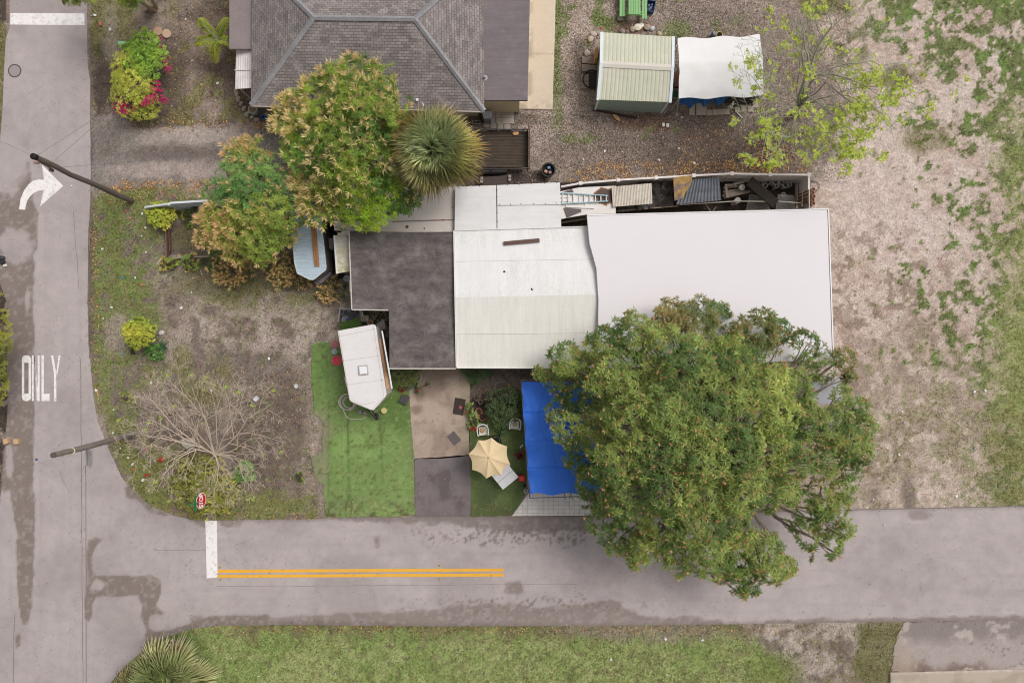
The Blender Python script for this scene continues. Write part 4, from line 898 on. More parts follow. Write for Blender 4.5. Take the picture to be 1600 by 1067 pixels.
for n_, (px, py, r_, c_, lb) in enumerate([(996, 44, .2, (236, 226, 206), 'largest cream rock behind the green shed'), (1002, 41, .13, (240, 234, 222), 'small cream rock touching the largest one behind the green shed'), (988, 47, .13, (182, 162, 142), 'brown rock left of the cream rocks behind the shed'),
    (1011, 43.5, .16, (176, 156, 140), 'brown rock right of the cream rocks behind the shed'), (1019, 45.5, .13, (206, 208, 214), 'pale grey rock at the right of the row behind the shed'), (1030, 53, .12, (200, 178, 150), 'tan rock near the back right corner of the green shed'),
    (927.5, 55, .17, (196, 180, 174), 'pinkish rock off the back left corner of the green shed'), (922.5, 61.5, .17, (204, 182, 160), 'tan rock lower left of the pinkish rock by the shed'), (934, 52.5, .11, (178, 162, 146), 'small rock nearest the back left corner of the shed'),
    (972, 50, .15, (150, 138, 130), 'grey rock close behind the green shed roof'), (980, 50.5, .1, (140, 120, 110), 'small brown rock close behind the green shed roof'), (917, 84, .18, (180, 162, 152), 'flat rock above the pavers left of the green shed')]):
    m = MB(); m.rock((*XY(px, py), r_ * .35), (r_ * 1.15, r_ * .95, r_ * .7), n_, n_ + 3, 12, 8); tag(m.build('rock', M('rock_%d' % n_, c_, .9, .12, 8, .4), loc=(*XY(px, py), 0), smooth=True), lb, 'rock')
pavers([(915, 94, 0), (925, 95, 0), (915, 107, 0), (926, 108, 0), (914, 122, 0), (914, 134, 0)], 'square grey-brown paver beside the left wall of the green shed', 'pavers left of the green shed', M('brown_paver', (150, 134, 122), .92, .16, 5, .4), size=(.40, .38))
m = MB(); x_, y_ = XY(925, 124, .1); m.lathe(x_, y_, 0, [(.5, 0), (.52, .1), (.46, .12), (.44, .05), (0, .05)], 32); tag(m.build('black_tub_lid', M('black_rubber', (58, 50, 48), .8, .15, 4), loc=(x_, y_, 0), smooth=True), 'large round black tub half hidden by the left wall of the green shed', 'tub')
m = MB(); p = P(932, 84, .8); m.box((p.x, p.y, .5), (.12, .55, 1.0), .0); tag(m.build('plank', M('tan_wood', (196, 150, 100), .8, .15, 4), loc=(p.x, p.y, 0)), 'short tan board leaning against the left wall of the green shed', 'board')
def litter_pair(): pass
m = MB(); m.box((*XY(1036.5, 195.5), .03), (.14, .2, .05), .1); tag(m.build('paper_cup', M('cup_white', (240, 236, 226), .6, .06, 9), loc=(*XY(1036.5, 195.5), 0), bevel=.02), 'white paper container lying left of its twin south of the green shed', 'container')
m = MB(); m.box((*XY(1043, 196), .03), (.15, .2, .05), 0); tag(m.build('paper_cup', M('cup_white', (240, 236, 226), .6, .06, 9), loc=(*XY(1043, 196), 0), bevel=.02), 'white paper container lying right of its twin south of the green shed', 'container')
m = MB(); m.rock((*XY(963, 184.5), .06), (.26, .1, .05), -.75, 3, 12, 8); tag(m.build('palm_husk', M('husk_orange', (216, 168, 120), .9, .2, 6), loc=(*XY(963, 184.5), 0)), 'orange dry palm husk lying below the front wall of the green shed', 'husk')
m = MB(); m.bar((*XY(926, 172), .05), (*XY(995, 185), .05), .1, .08); tag(m.build('timber', M('dark_timber', (70, 58, 50), .9, .2, 4), loc=(*XY(960, 178), 0)), 'long dark timber on the soil along the front of the green shed', 'timber')
# ================================================================ MAIN BUILDING COMPLEX
BLK = M('black_membrane', (116, 107, 105), .85, .3, 1.2, .3, streak=(1.2, 2.6, 1), dirt=(160, 151, 148), dirt_amt=.5)
def roofed(name, label, pts, z0, z1, mat, wallmat, inset=.25, cat='building'):
    cx = sum(p[0] for p in pts) / len(pts); cy = sum(p[1] for p in pts) / len(pts); t = thing(name, label, cat, (*XY(cx, cy), 0))
    m = MB(); m.pprism(pts, z0, z1); r_ = m.build('roof', mat, t, bevel=.015)
    q = [XY(x, y, z1) for x, y in pts]; c0 = XY(cx, cy, z1)
    return t, r_
bk, bkr = roofed('black_roofed_wing', 'building wing with a flat worn black roof left of the white gable roof', [(546, 361), (711, 364), (713, 574.5), (608.5, 574.5), (607.5, 483.5), (550.5, 482.5)], 2.75, 2.9, BLK, None)
CREAM = M('cream_wall', (208, 196, 178), .8, .06, 1.5)
m = MB(); m.pprism([(556, 370), (706, 370), (706, 565), (618, 565), (618, 475), (556, 475)], 0, 2.75); m.build('wall', CREAM, bk)
m = MB(); m.bar(P(550, 483.8, 2.86), P(607, 484.6, 2.86), .06, .1); m.bar(P(608.5, 575.8, 2.86), P(713, 575.8, 2.86), .06, .1); m.bar(P(545.5, 361, 2.86), P(550, 483, 2.86), .06, .1); m.build('roof_edge', M('pale_edge', (206, 198, 192), .6, .15, 6), bk)
m = MB()
for (a_, b_) in (((608, 376), (608, 483)), ((546.5, 400), (711, 402)), ((660, 366), (664, 574))): m.bar(P(*a_, 2.904), P(*b_, 2.904), .025, .01)
m.build('roof_seam', M('membrane_seam', (112, 102, 101), .9, .1, 5), bkr)
spl = [(580, 380, .22), (590, 391, .28), (586, 402, .12), (611, 383.5, .22), (654, 384, .06), (616, 428, .2), (621, 437, .18), (680, 466, .35), (690, 470, .2), (665, 520, .25), (690, 545, .2), (700, 487, .18), (617, 468, .3)]
GABW = M('white_coated_roof', (238, 239, 238), .5, .035, 1.0, .08, streak=(5, .7, 1), dirt=(222, 222, 208), dirt_amt=.6)
def dirty_gable():
    t = NT('white_gable_coating'); f1 = t.noise(1.0, 7, .7, t.mul(t.tc.outputs['Object'], (3.2, .55, 1))); f2 = t.noise(6, 6, .75, t.mul(t.tc.outputs['Object'], (2.4, .8, 1))); f3 = t.noise(.35, 4, .6)
    col = t.mix(1, s(238, 237, 237), t.ramp(f1, [(.3, g(.9)), (.6, g(1.0))]), 'MULTIPLY')
    k_ = t.mix(1.0, t.ramp(f2, [(.42, g(.0)), (.62, g(1))]), t.ramp(f3, [(.42, g(0.15)), (.6, g(.8))]), 'MULTIPLY')
    col = t.mix(k_, col, s(214, 211, 202)); col = t.mix(t.ramp(t.noise(2.3, 8, .8), [(.63, g(0)), (.72, g(.6))]), col, s(188, 184, 170))
    return t.fin(col, .55)
GAB = dirty_gable(); 
def shaded_gable():  # south slope: its weaker light is painted in as a duller, creamier white
    t = NT('shaded_gable_coating'); f1 = t.noise(1.0, 7, .7, t.mul(t.tc.outputs['Object'], (4.5, .45, 1))); f2 = t.noise(7, 6, .8)
    col = t.mix(1, s(230, 226, 219), t.ramp(f1, [(.3, g(.9)), (.65, g(1.03))]), 'MULTIPLY'); col = t.mix(t.ramp(f2, [(.5, g(0)), (.75, g(.5))]), col, s(204, 199, 186)); return t.fin(col, .6)
gb = thing('white_gabled_building', 'building with a stained white gable roof right of the black roof', 'building', (*XY(822, 465), 0))
gz, ge = 3.22, 2.92
gN0, gN1 = P(710, 361, ge), P(930, 354.6, ge); gR0, gR1 = P(712, 465, gz), P(942, 460, gz); gS0, gS1 = P(714, 574, ge), P(940, 574.5, ge)
for q0, q1, q2, q3, mt in ((gR0, gR1, gN1, gN0, GAB), (gS0, gS1, gR1, gR0, shaded_gable())):
    m = MB(); m.sheet([q0, q1, q2, q3], 20, 10, lambda u, v: .012 * mn.noise(Vector((u * 9, v * 5, 3))), .12); m.build('roof', mt, gb)
m = MB(); m.bar(gN0 + Vector((0, .02, 0)), gN1 + Vector((0, .02, 0)), .05, .14); m.bar(gS0 + Vector((0, -.02, 0)), gS1 + Vector((0, -.02, 0)), .05, .14); m.bar(gN0 + Vector((-.03, 0, 0)), gR0 + Vector((-.03, 0, 0)), .05, .14); m.bar(gR0 + Vector((-.03, 0, 0)), gS0 + Vector((-.03, 0, 0)), .05, .14)
m.build('roof_edge', WHITE, gb)
m = MB(); m.prism([(gN0.x + .2, gN0.y - .3), (gN1.x - .2, gN1.y - .3), (gS1.x - .2, gS1.y + .35), (gS0.x + .2, gS0.y + .35)], 0, 2.8); m.build('wall', CREAM, gb)
m = MB(); m.bar(P(712, 409, 3.055), P(930, 405, 3.055), .02, .03); m.bar(P(713, 522, 3.07), P(936, 520, 3.07), .02, .03); m.build('roof_seam', M('faint_seam', (206, 202, 196), .7), gb)
bd = MB(); bd.bar(P(787, 380.5, 3.07), P(843, 375.5, 3.06), .19, .06); tag(bd.build('plank', M('brown_plank', (112, 88, 80), .85, .15, 4, streak=(2, 9, 1)), loc=(*XY(815, 378, 3.03), 3.0)), 'brown plank lying slantwise on the white gable roof', 'plank')
m = MB(); m.rock(P(788, 424.5, 3.11), (.06, .05, .04), 0, 4); m.rock(P(831, 452, 3.2), (.04, .07, .03), .5, 5); m.build('debris', M('dark_debris', (86, 66, 60), .9), gb)
PINKW = M('plain_white_roof', (231, 225, 228), .6, .012, .4, .0)
bw, bwr = roofed('large_white_roofed_building', 'long building with a big plain pinkish white roof, partly under the large mango tree', [(917, 337), (1293, 327.5), (1301, 562), (933.5, 576), (935, 470), (932, 420), (921, 380)], 3.26, 3.42, PINKW, None)
m = MB(); m.pprism([(926, 346), (1283, 338), (1289, 552), (945, 565)], 0, 3.26); m.build('wall', CREAM, bw)
m = MB(); m.bar(P(917, 336.6, 3.39), P(1293, 327, 3.39), .05, .14); m.bar(P(1293.8, 327, 3.39), P(1301.6, 562, 3.39), .05, .14); m.build('roof_edge', M('bright_edge', (244, 242, 242), .5, .02), bw)
# annex roofs on the north side
PNL = M('white_metal_panel', (226, 224, 224), .45, .03, 1.5, .05, streak=(.6, 4, 1), dirt=(206, 200, 196), dirt_amt=.4)
an = thing('panel_roofed_annex', 'annex with a flat roof of white metal panels north of the white gable', 'annex', (*XY(790, 325), 0))
m = MB(); m.pprism([(711, 292), (775, 289.5), (775.8, 359), (710, 361)], 2.62, 2.72); m.pprism([(776.3, 289.5), (875, 285), (876, 320), (777, 321)], 2.62, 2.72); m.pprism([(777, 321.8), (876, 320.8), (877, 355), (777, 358)], 2.62, 2.72); ar = m.build('roof', PNL, an, bevel=.01)
m = MB(); m.pprism([(711.5, 293), (874, 287), (875, 353), (712, 357)], 2.55, 2.615); m.build('roof_underlay', M('seam_grey', (150, 144, 142), .8), an)
m = MB()
for x_, y_ in [(781, 319.5), (798, 319.5), (814, 319), (834, 318.5), (852, 318.3), (869, 317.5), (776.5, 296), (776.5, 308), (776.3, 320), (777, 333), (777, 346), (793, 289), (811, 288.3), (830, 287.3), (851, 286.5), (870, 285.8), (749, 291)]: m.lathe(*P(x_, y_, 2.72), [(.03, 0), (.02, .02), (0, .022)], 8)
m.build('roof_screws', M('rust_dot', (120, 100, 96), .7), ar)
m = MB(); m.pprism([(716, 300), (868, 296), (868, 350), (716, 352)], 0, 2.55); m.build('wall', CREAM, an)
an2 = thing('low_white_annex', 'low off-white flat roofed annex half hidden by the mango, above the black roof', 'annex', (*XY(640, 335), 0))
m = MB(); m.pprism([(520, 292), (711, 292), (709, 362.5), (600, 363), (522, 360)], 2.28, 2.4); r_ = m.build('roof', M('offwhite_roof', (226, 216, 208), .6, .05, 1, .1, dirt=(206, 192, 180)), an2, bevel=.01)
m = MB(); m.bar(P(612, 346.5, 2.41), P(709, 343.5, 2.41), .05, .03); m.build('roof_seam', M('brown_seam', (150, 124, 110), .8, .3, 6), r_)
m = MB()
for q in ((636, 354.5, .08), (663, 357, .04), (706.5, 324, .03), (713, 336, .03), (692, 343.8, .05)): m.rock(P(q[0], q[1], 2.41), (q[2], q[2], .03), 0, int(q[0]))
m.build('debris', M('dead_leaf', (128, 84, 60), .9), r_)
m = MB(); m.pprism([(530, 300), (700, 300), (700, 355), (530, 355)], 0, 2.28); m.build('wall', CREAM, an2)
m = MB()
for i_, (a_, b_, r_) in enumerate([((523, 357), (555, 358), .07), ((534, 363), (561, 361), .07), ((528, 366), (546, 365), .08), ((527, 373), (543, 371), .06)]): m.tube([P(*a_, 2.45 - .1 * (i_ > 1)), P(*b_, 2.45 - .1 * (i_ > 1))], r_, 8)
tag(m.build('white_pipes', M('dirty_white', (216, 206, 198), .6, .15, 3), loc=(*XY(540, 363, 2.3), 2.2)), 'stack of dirty white pipes at the north-west corner of the black roof', 'pipes')
ws_ = thing('small_white_shed', 'narrow ribbed white shed with green mould beside the left edge of the black roof', 'shed', (*XY(538, 395), 0))
def mould():
    t = NT('mouldy_white'); col = t.mix(1, s(228, 218, 206), t.ramp(t.noise(3, 6, .7), [(.3, g(.85)), (.7, g(1.04))]), 'MULTIPLY')
    sep = t.n('ShaderNodeSeparateXYZ'); t.l(t.tc.outputs['Object'], sep.inputs[0])
    k_ = t.ramp(t.noise(2.5, 7, .75), [(.45, g(0)), (.62, g(1))]); gy_ = t.ramp(sep.outputs['Y'], [(0, g(1)), (.01, g(1))])
    mr = t.n('ShaderNodeMapRange'); t.l(sep.outputs['Y'], mr.inputs[0]); mr.inputs[1].default_value = .3; mr.inputs[2].default_value = -.9
    k_ = t.mix(1, k_, mr.outputs[0], 'MULTIPLY'); col = t.mix(k_, col, s(172, 176, 112)); return t.fin(col, .6)
m = MB(); m.sheet([P(526.5, 427.5, 2.3), P(551, 423, 2.3), P(543, 366.5, 2.3), P(522, 368.5, 2.3)], 2, 60, lambda u, v: .02 * (1 if (v * 12) % 1 < .7 else 0), .05); m.build('roof', mould(), ws_)
m = MB(); m.bar(P(522.5, 368, 2.33), P(526.8, 427.8, 2.33), .09, .1); m.build('edge_trim', WHITE, ws_)
m = MB(); m.pprism([(526, 371), (548, 371), (548, 422), (529, 424)], 0, 2.22); m.build('wall', M('dark_wall', (120, 110, 104), .8), ws_)
# caravan with pale blue ribbed roof
cv = thing('blue_roofed_caravan', 'old caravan with a pale blue ribbed metal roof and pointed end under the mango trees', 'caravan', (*XY(485, 395), 0))
PB = M('pale_blue_metal', (192, 208, 220), .45, .06, 1, .05, streak=(.5, 5, 1), dirt=(150, 146, 140), dirt_amt=.35)
cvp = [(455, 330), (500, 330), (509.5, 417), (508.5, 422), (489.5, 437), (484, 436.5), (465, 427), (460.5, 410)]
def clipped_ribs(pts, z, n_, name, mat, parent, amp=.02):
    m = MB(); q = [XY(x, y, z) for x, y in pts]; ys = [p[1] for p in q]; y0, y1 = min(ys), max(ys)
    def xr(y):
        xs = []
        for (ax, ay), (bx, by) in zip(q, q[1:] + q[:1]):
            if (ay - y) * (by - y) <= 0 and ay != by: xs.append(ax + (bx - ax) * (y - ay) / (by - ay))
        return min(xs), max(xs)
    steps = n_ * 4; prev = None; e_ = 1e-4
    for i_ in range(steps + 1):
        y = y0 + e_ + (y1 - y0 - 2 * e_) * i_ / steps; a, b = xr(y); zz_ = z + amp * (1 if (i_ % 4) < 2 else 0)
        cur = [(a, y, zz_), (b, y, zz_)]
        if prev: m.add([prev[0], prev[1], cur[1], cur[0]], [(0, 1, 2, 3)])
        prev = cur
    return m.build(name, mat, parent)
clipped_ribs(cvp, 2.2, 26, 'roof', PB, cv)
m = MB(); m.pprism([(457, 331), (498.5, 331), (507.5, 416), (507, 421), (489, 435), (484.5, 435), (466, 426), (462, 410)], .35, 2.18); m.build('body', M('caravan_body', (120, 116, 116), .6, .15, 3), cv)
m = MB(); pr = [P(x, y, 2.21) for x, y in cvp]
for a_, b_ in zip(pr[1:], pr[2:] + pr[:1]): m.bar(a_, b_, .05, .07)
m.build('roof_rail', M('rail_pale', (210, 216, 222), .4), cv)
m = MB()
for q in ((462, 352), (500, 352), (466, 412), (502, 412)): p = P(*q, 1); m.tube([(p.x + .2, p.y, .3), (p.x + .4, p.y, .3)], .3, 14)
m.build('wheels', M('tyre_rubber', (40, 38, 38), .9), cv)
m = MB(); m.bar(P(487.5, 350, 2.28), P(493.5, 416.5, 2.28), .13, .05); m.bar(P(491.5, 350, 2.28), P(497, 416.5, 2.28), .13, .05); tag(m.build('plank', M('brown_planks_pair', (176, 128, 84), .8, .2, 3, .3, streak=(9, 1, 1)), loc=(*XY(492, 384, 2.25), 2.23)), 'pair of brown boards lying along the pale blue caravan roof', 'boards')
m = MB(); m.pprism([(496, 437), (513, 423), (517, 426), (516, 430), (502, 443), (497, 441)], .2, .9); m.pprism([(490, 440), (497, 438), (502, 443), (498, 445)], .2, .8)
tag(m.build('metal_barrier', M('galv_frame', (130, 124, 124), .6, .2, 4), loc=(*XY(505, 434), 0)), 'grey metal frame against the pointed end of the blue caravan', 'frame')
m = MB(); m.pprism([(505, 372), (512, 372), (513, 392), (508, 392)], 0, .8); m.pprism([(513, 372), (521, 372), (521, 389), (514, 389)], 0, 1.3); tag(m.build('cabinet', M('grey_cabinet', (150, 142, 138), .6, .1, 3), loc=(*XY(514, 382), 0), bevel=.02), 'grey cabinet in the gap between the blue caravan and the mouldy shed', 'cabinet')
flat('soil', [(500, 350), (548, 350), (548, 430), (520, 440), (512, 420)], -.006, None, M('dark_gap_sheet', (58, 50, 46), .95, .3, 3, .6))  # dark sheet filling the gap between caravan and small shed
bks = pot('bucket', 'white bucket beside the left edge of the black roof below the mouldy shed', 'bucket', 542, 435, 0, .17, .38, (214, 210, 212), (196, 196, 200), fill=.7)
m = MB(); m.sheet([P(546, 456, 1.0), P(551, 456, 1.0), P(551, 438, 1.2), P(545, 438, 1.2)], 4, 8, lambda u, v: .05 * mn.noise(Vector((u * 3, v * 5, 8))), .02); tag(m.build('white_cloth', WHITE, loc=(*XY(548, 447), 0)), 'scrap of white sheeting hanging at the left edge of the black roof', 'cloth')
# ================================================================ FENCED YARD
FENCE = M('white_vinyl', (228, 218, 214), .4, .05, 1.5, .03, streak=(4, 4, .3))
fn_ = thing('white_vinyl_fence', 'long white vinyl fence with capped posts along the north side of the large white roof', 'fence', (*XY(1070, 275), 0))
fh = 1.75; fpts = [(877, 292), (907, 286.5), (966, 281.5), (1025, 278), (1084, 274.5), (1143.5, 271.5), (1203, 273), (1263.5, 273.5)]
for a_, b_ in list(zip(fpts, fpts[1:])) + [((1263.5, 273.5), (1263.5, 296))]:
    A_, B_ = P(*a_, fh), P(*b_, fh); m = MB(); m.bar((A_.x, A_.y, .9), (B_.x, B_.y, .9), .045, 1.62); 
    m.bar(A_ + Vector((0, 0, -.01)), B_ + Vector((0, 0, -.01)), .09, .09); m.bar((A_.x, A_.y, .12), (B_.x, B_.y, .12), .07, .12); m.build('panel', FENCE, fn_)
for q in fpts[1:] :
    p = P(*q, fh); m = MB(); m.box((p.x, p.y, fh / 2), (.13, .13, fh + .06)); m.box((p.x, p.y, fh + .04), (.19, .19, .05)); m.build('post', FENCE, fn_, bevel=.01)
gt = thing('wooden_gate', 'brown boarded gate with a pale metal frame closing the east end of the fenced yard', 'gate', (*XY(1255, 305), 0))
m = MB()
for i_ in range(7):
    u = i_ / 7; m.bar(P(1246.5, 289 + i_ * 5, .35), P(1262.5, 282 + i_ * 5.6, 1.5), .145, .03)
m.build('boards', M('gate_boards', (140, 108, 74), .85, .18, 3, .3, streak=(8, 8, 1)), gt)
m = MB(); m.tube([P(1264.5, 276, 1.62), P(1264.5, 326, 1.62)], .035, 8); m.tube([P(1246, 288, .4), P(1245, 326, .4)], .03, 8); m.tube([P(1246, 289, .42), P(1264, 280, 1.6)], .025, 6); m.tube([P(1246, 308, .42), P(1264, 300, 1.6)], .025, 6); m.tube([P(1255, 287, 1.0), P(1253, 322, 1.0)], .025, 6)
m.tube([P(1264.5, 276, 1.62), (P(1264.5, 276, 1.62).x, P(1264.5, 276, 1.62).y, 0)], .035, 8); m.tube([P(1264.5, 326, 1.62), (P(1264.5, 326, 1.62).x, P(1264.5, 326, 1.62).y, 0)], .035, 8)
m.build('frame', M('galv_pale', (210, 202, 196), .45), gt)
TERRA = M('terracotta', (178, 132, 108), .8, .12, 5)
lbls = ['terracotta pot nearest the fence corner in the row outside the gate', 'second terracotta pot from the fence corner outside the gate', 'middle terracotta pot of the row outside the gate', 'fourth terracotta pot from the fence corner outside the gate', 'terracotta pot farthest from the fence corner outside the gate']
for q, lb in zip([(1271, 296), (1269.5, 301.5), (1271.5, 307), (1270, 312.5), (1271, 318)], lbls): pot('clay_pot', lb, 'pot', q[0], q[1], 0, .1, .22, (178, 132, 108), (120, 90, 72), fill=.7, group='terracotta pots outside the gate')
m = MB(); m.tube([(*XY(1266 + 14 * math.sin(t_ / 10 * 3.0), 283 + 22 * (1 - math.cos(t_ / 10 * 1.6))), .03) for t_ in range(11)], .015, 6); tag(m.build('cable', M('dark_cable', (80, 74, 70), .6), loc=(*XY(1272, 290), 0)), 'dark cable curling on the sand beside the fence corner', 'cable')
# lean-to with ladder
lt = thing('rusty_lean_to', 'low white metal lean-to roof with a rusty patch inside the fenced strip', 'lean-to', (*XY(920, 315), 0))
def rusty():
    t = NT('rusty_white_metal'); sep = t.n('ShaderNodeSeparateXYZ'); t.l(t.tc.outputs['Object'], sep.inputs[0]); 
    vm = t.n('ShaderNodeVectorMath', operation='DISTANCE'); mp = t.mul(t.tc.outputs['Object'], (1.0, 1.55, 0)); t.l(mp, vm.inputs[0]); vm.inputs[1].default_value = (.72, -.02, 0)
    ad = t.n('ShaderNodeMath', operation='ADD'); ns = t.n('ShaderNodeMath', operation='MULTIPLY'); t.l(t.noise(2.4, 7, .7), ns.inputs[0]); ns.inputs[1].default_value = 1.0; t.l(vm.outputs['Value'], ad.inputs[0]); t.l(ns.outputs[0], ad.inputs[1])
    col = t.mix(1, s(232, 226, 222), t.ramp(t.noise(2, 6, .7), [(.3, g(.92)), (.7, g(1.02))]), 'MULTIPLY')
    k2 = t.ramp(ad.outputs[0], [(1.12, g(0)) if False else (.0, g(0)), (1.0, g(0))])
    mr = t.n('ShaderNodeMapRange'); t.l(ad.outputs[0], mr.inputs[0]); mr.inputs[1].default_value = 1.2; mr.inputs[2].default_value = 1.14; col = t.mix(mr.outputs[0], col, s(162, 112, 72))
    mr = t.n('ShaderNodeMapRange'); t.l(ad.outputs[0], mr.inputs[0]); mr.inputs[1].default_value = 1.12; mr.inputs[2].default_value = 1.04; col = t.mix(mr.outputs[0], col, s(92, 72, 68)); return t.fin(col, .6)
m = MB(); m.pprism([(872, 300), (905, 293), (962, 290.5), (962, 334), (918, 335), (873, 343)], 1.55, 1.6); m.build('roof', rusty(), lt)
m = MB(); m.pprism([(872, 303), (958, 295), (958, 330), (873, 337)], 0, 1.55); m.build('wall', M('dark_wall', (120, 110, 104), .8), lt)
ld = thing('aluminium_ladder', 'pale blue-green ladder lying across the rusty lean-to roof', 'ladder', (*XY(912, 310, 1.7), 1.6))
LM = M('ladder_metal', (150, 176, 184), .35, .1, 6, metal=.3)
for (a_, b_) in (((872, 301.5), (950, 306)), ((872, 319), (950, 314.5))):
    m = MB(); m.bar(P(*a_, 1.68), P(*b_, 1.72), .05, .09); m.build('rail', LM, ld)
for i_ in range(9):
    u = (i_ + .4) / 8.6; a_ = (876 + 73 * u, 301.8 + 4.2 * u); b_ = (876 + 73 * u, 318.8 - 4.2 * u); m = MB(); m.bar(P(*a_, 1.69), P(*b_, 1.69), .05, .04); m.build('rung', M('rung_white', (222, 222, 220), .4), ld)
GS = M('slate_grey_sheet', (108, 100, 100), .8, .12, 5)
m = MB(); m.pprism([(881, 325), (908, 327), (908.5, 331), (886, 340)], 1.62, 1.66); tag(m.build('roofing_offcut', GS, loc=(*XY(896, 331, 1.6), 1.6)), 'dark grey triangular offcut below the ladder on the lean-to roof', 'offcut')
m = MB(); m.pprism([(881, 299.5), (894, 295.5), (896.5, 300.5)], 1.62, 1.65); tag(m.build('roofing_offcut', GS, loc=(*XY(890, 298, 1.6), 1.6)), 'small dark grey offcut above the ladder end on the lean-to roof', 'offcut')
m = MB(); m.pprism([(884, 321), (928, 322), (928, 326), (884, 324)], 1.62, 1.67); m.pprism([(873, 305), (890, 306), (890, 309), (873, 309)], 1.6, 1.64); m.pprism([(873, 311.5), (892, 312), (892, 315), (873, 315)], 1.6, 1.64); m.pprism([(897, 304), (904, 304), (904, 318), (897, 318)], 1.6, 1.65); m.pprism([(914, 308), (918, 308), (918, 322), (914, 322)], 1.6, 1.65)
tag(m.build('plastic_gutters', WHITE, loc=(*XY(905, 312, 1.6), 1.6)), 'loose white gutter lengths lying under the ladder', 'gutters')
m = MB(); m.sheet([P(957.5, 323.5, 1.75), P(1019.5, 318.5, 1.75), P(1018, 286.5, 1.85), P(955.5, 292, 1.85)], 150, 2, lambda u, v: .02 * math.sin(u * 2 * math.pi * 26), .02)
tag(m.build('white_corrugated_panel', M('grimy_white', (222, 214, 202), .6, .08, 1.5, .1, streak=(5, .6, 1), dirt=(150, 138, 126), dirt_amt=.6), loc=(*XY(988, 305, 1.7), 1.7)), 'grimy white corrugated panel lying between the ladder and the black tarp', 'roof panel')
m = MB(); m.sheet([P(961, 333, .9), P(1052, 322, .9), P(1052, 283, 1.2), P(1000, 284, 1.2)], 60, 40, lambda u, v: .22 * mn.noise(Vector((u * 9, v * 5, 1))) + .08 * mn.noise(Vector((u * 25, v * 12, 4))), .02)
tag(m.build('black_tarp', M('black_tarp', (72, 66, 62), .45, .15, 3, .3), loc=(*XY(1030, 305), 0), smooth=True), 'crumpled black tarp over a heap beside the white corrugated panel', 'tarp')
m = MB(); m.sheet([P(1056, 320, 1.2), P(1127, 313, 1.2), P(1124, 277, 1.5), P(1069, 281, 1.5)], 140, 2, lambda u, v: .045 * math.sin(u * 2 * math.pi * 13), .02)
tag(m.build('corrugated_sheet', M('galvanised_sheet', (156, 160, 170), .4, .2, 2, .1, metal=.25, streak=(1, 3, 1)), loc=(*XY(1092, 300, 1.3), 1.25)), 'grey galvanised corrugated sheet lying in the fenced yard', 'roof sheet')
def rustsheet():
    t = NT('ochre_rust'); return t.fin(t.mix(t.ramp(t.noise(2.2, 7, .75), [(.45, g(0)), (.52, g(1))]), t.ramp(t.noise(4, 6, .7), [(.35, s(112, 96, 92)), (.6, s(150, 128, 112))]), t.ramp(t.noise(7, 5, .7), [(.3, s(146, 104, 58)), (.7, s(186, 158, 96))])), .85)
m = MB(); m.pprism([(1052, 277.5), (1082, 274), (1080, 288), (1071, 301), (1068, 309), (1054, 314)], 1.78, 1.82); tag(m.build('rusted_sheet', rustsheet(), loc=(*XY(1066, 292, 1.8), 1.7)), 'ochre rusted sheet lapping over the fence top', 'rusted sheet')
m = MB()
for i_, (a_, b_) in enumerate([((1130, 294), (1162, 290)), ((1130, 300), (1160, 296.5)), ((1131, 304), (1166, 299)), ((1131, 309), (1172, 299)), ((1129, 306), (1150, 303)), ((1132, 290), (1150, 289)), ((1146, 288), (1163, 284)), ((1134, 288), (1136, 309))]): m.bar(P(*a_, .5 + .05 * i_), P(*b_, .5 + .05 * i_), .12, .07)
tag(m.build('pallet_boards', M('grey_boards', (160, 146, 134), .9, .25, 4, .4), loc=(*XY(1148, 298), 0)), 'heap of weathered grey boards right of the corrugated sheet', 'boards')
for q, lb in (((1160, 292.5), 'round grey bucket lid on the heap of grey boards'), ((1153, 312.8), 'round grey lid on the white pipe rail in the yard')):
    m = MB(); x_, y_ = XY(*q, .95); m.lathe(x_, y_, .88, [(.15, 0), (.16, .05), (.13, .06), (.12, .04), (0, .045)], 20); m.lathe(x_, y_, 0, [(.12, 0), (.145, .88)], 16); tag(m.build('bucket', M('lid_grey', (190, 182, 174), .6, .1, 8), loc=(x_, y_, 0)), lb, 'bucket')
m = MB(); m.bar(P(1171, 283, 1.3), P(1212, 319, .9), .52, .1); tag(m.build('black_door_panel', M('charred_board', (60, 52, 46), .9, .3, 5, .5, dirt=(84, 74, 62)), loc=(*XY(1190, 300), 0)), 'long blackened board lying diagonally across the fenced yard', 'board')
m = MB(); m.tube([P(1062, 320, 1.0), P(1150, 314.5, 1.0), P(1196, 315, 1.0)], .028, 8); tag(m.build('pipe_rail', M('pvc_pale', (206, 198, 190), .5), loc=(*XY(1130, 316), 0)), 'long pale pipe running across the corrugated sheet', 'pipe')
m = MB(); m.tube([P(1214, 314.5, .9), P(1258, 318, .9)], .028, 8); tag(m.build('pipe_rail', M('pvc_pale', (206, 198, 190), .5), loc=(*XY(1236, 316), 0)), 'short pale pipe near the brown gate', 'pipe')
m = MB(); x_, y_ = XY(1224.5, 304, .1); m.lathe(x_, y_, .05, [(.085, 0), (.125, 0), (.125, .05), (.085, .05), (.085, 0)], 24); tag(m.build('white_ring', WHITE, loc=(x_, y_, 0)), 'small white ring on the dark soil near the brown gate', 'ring')
jl = ['pale glass jar nearest the black board in the cluster by the fence', 'second pale jar from the black board by the fence', 'large clear jar in the middle of the cluster by the fence', 'pale jar right of the large one by the fence', 'lowest pale jar of the cluster by the fence', 'jar at the gate end of the cluster by the fence', 'small jar in front of the cluster by the fence', 'squat jar behind the cluster by the fence']
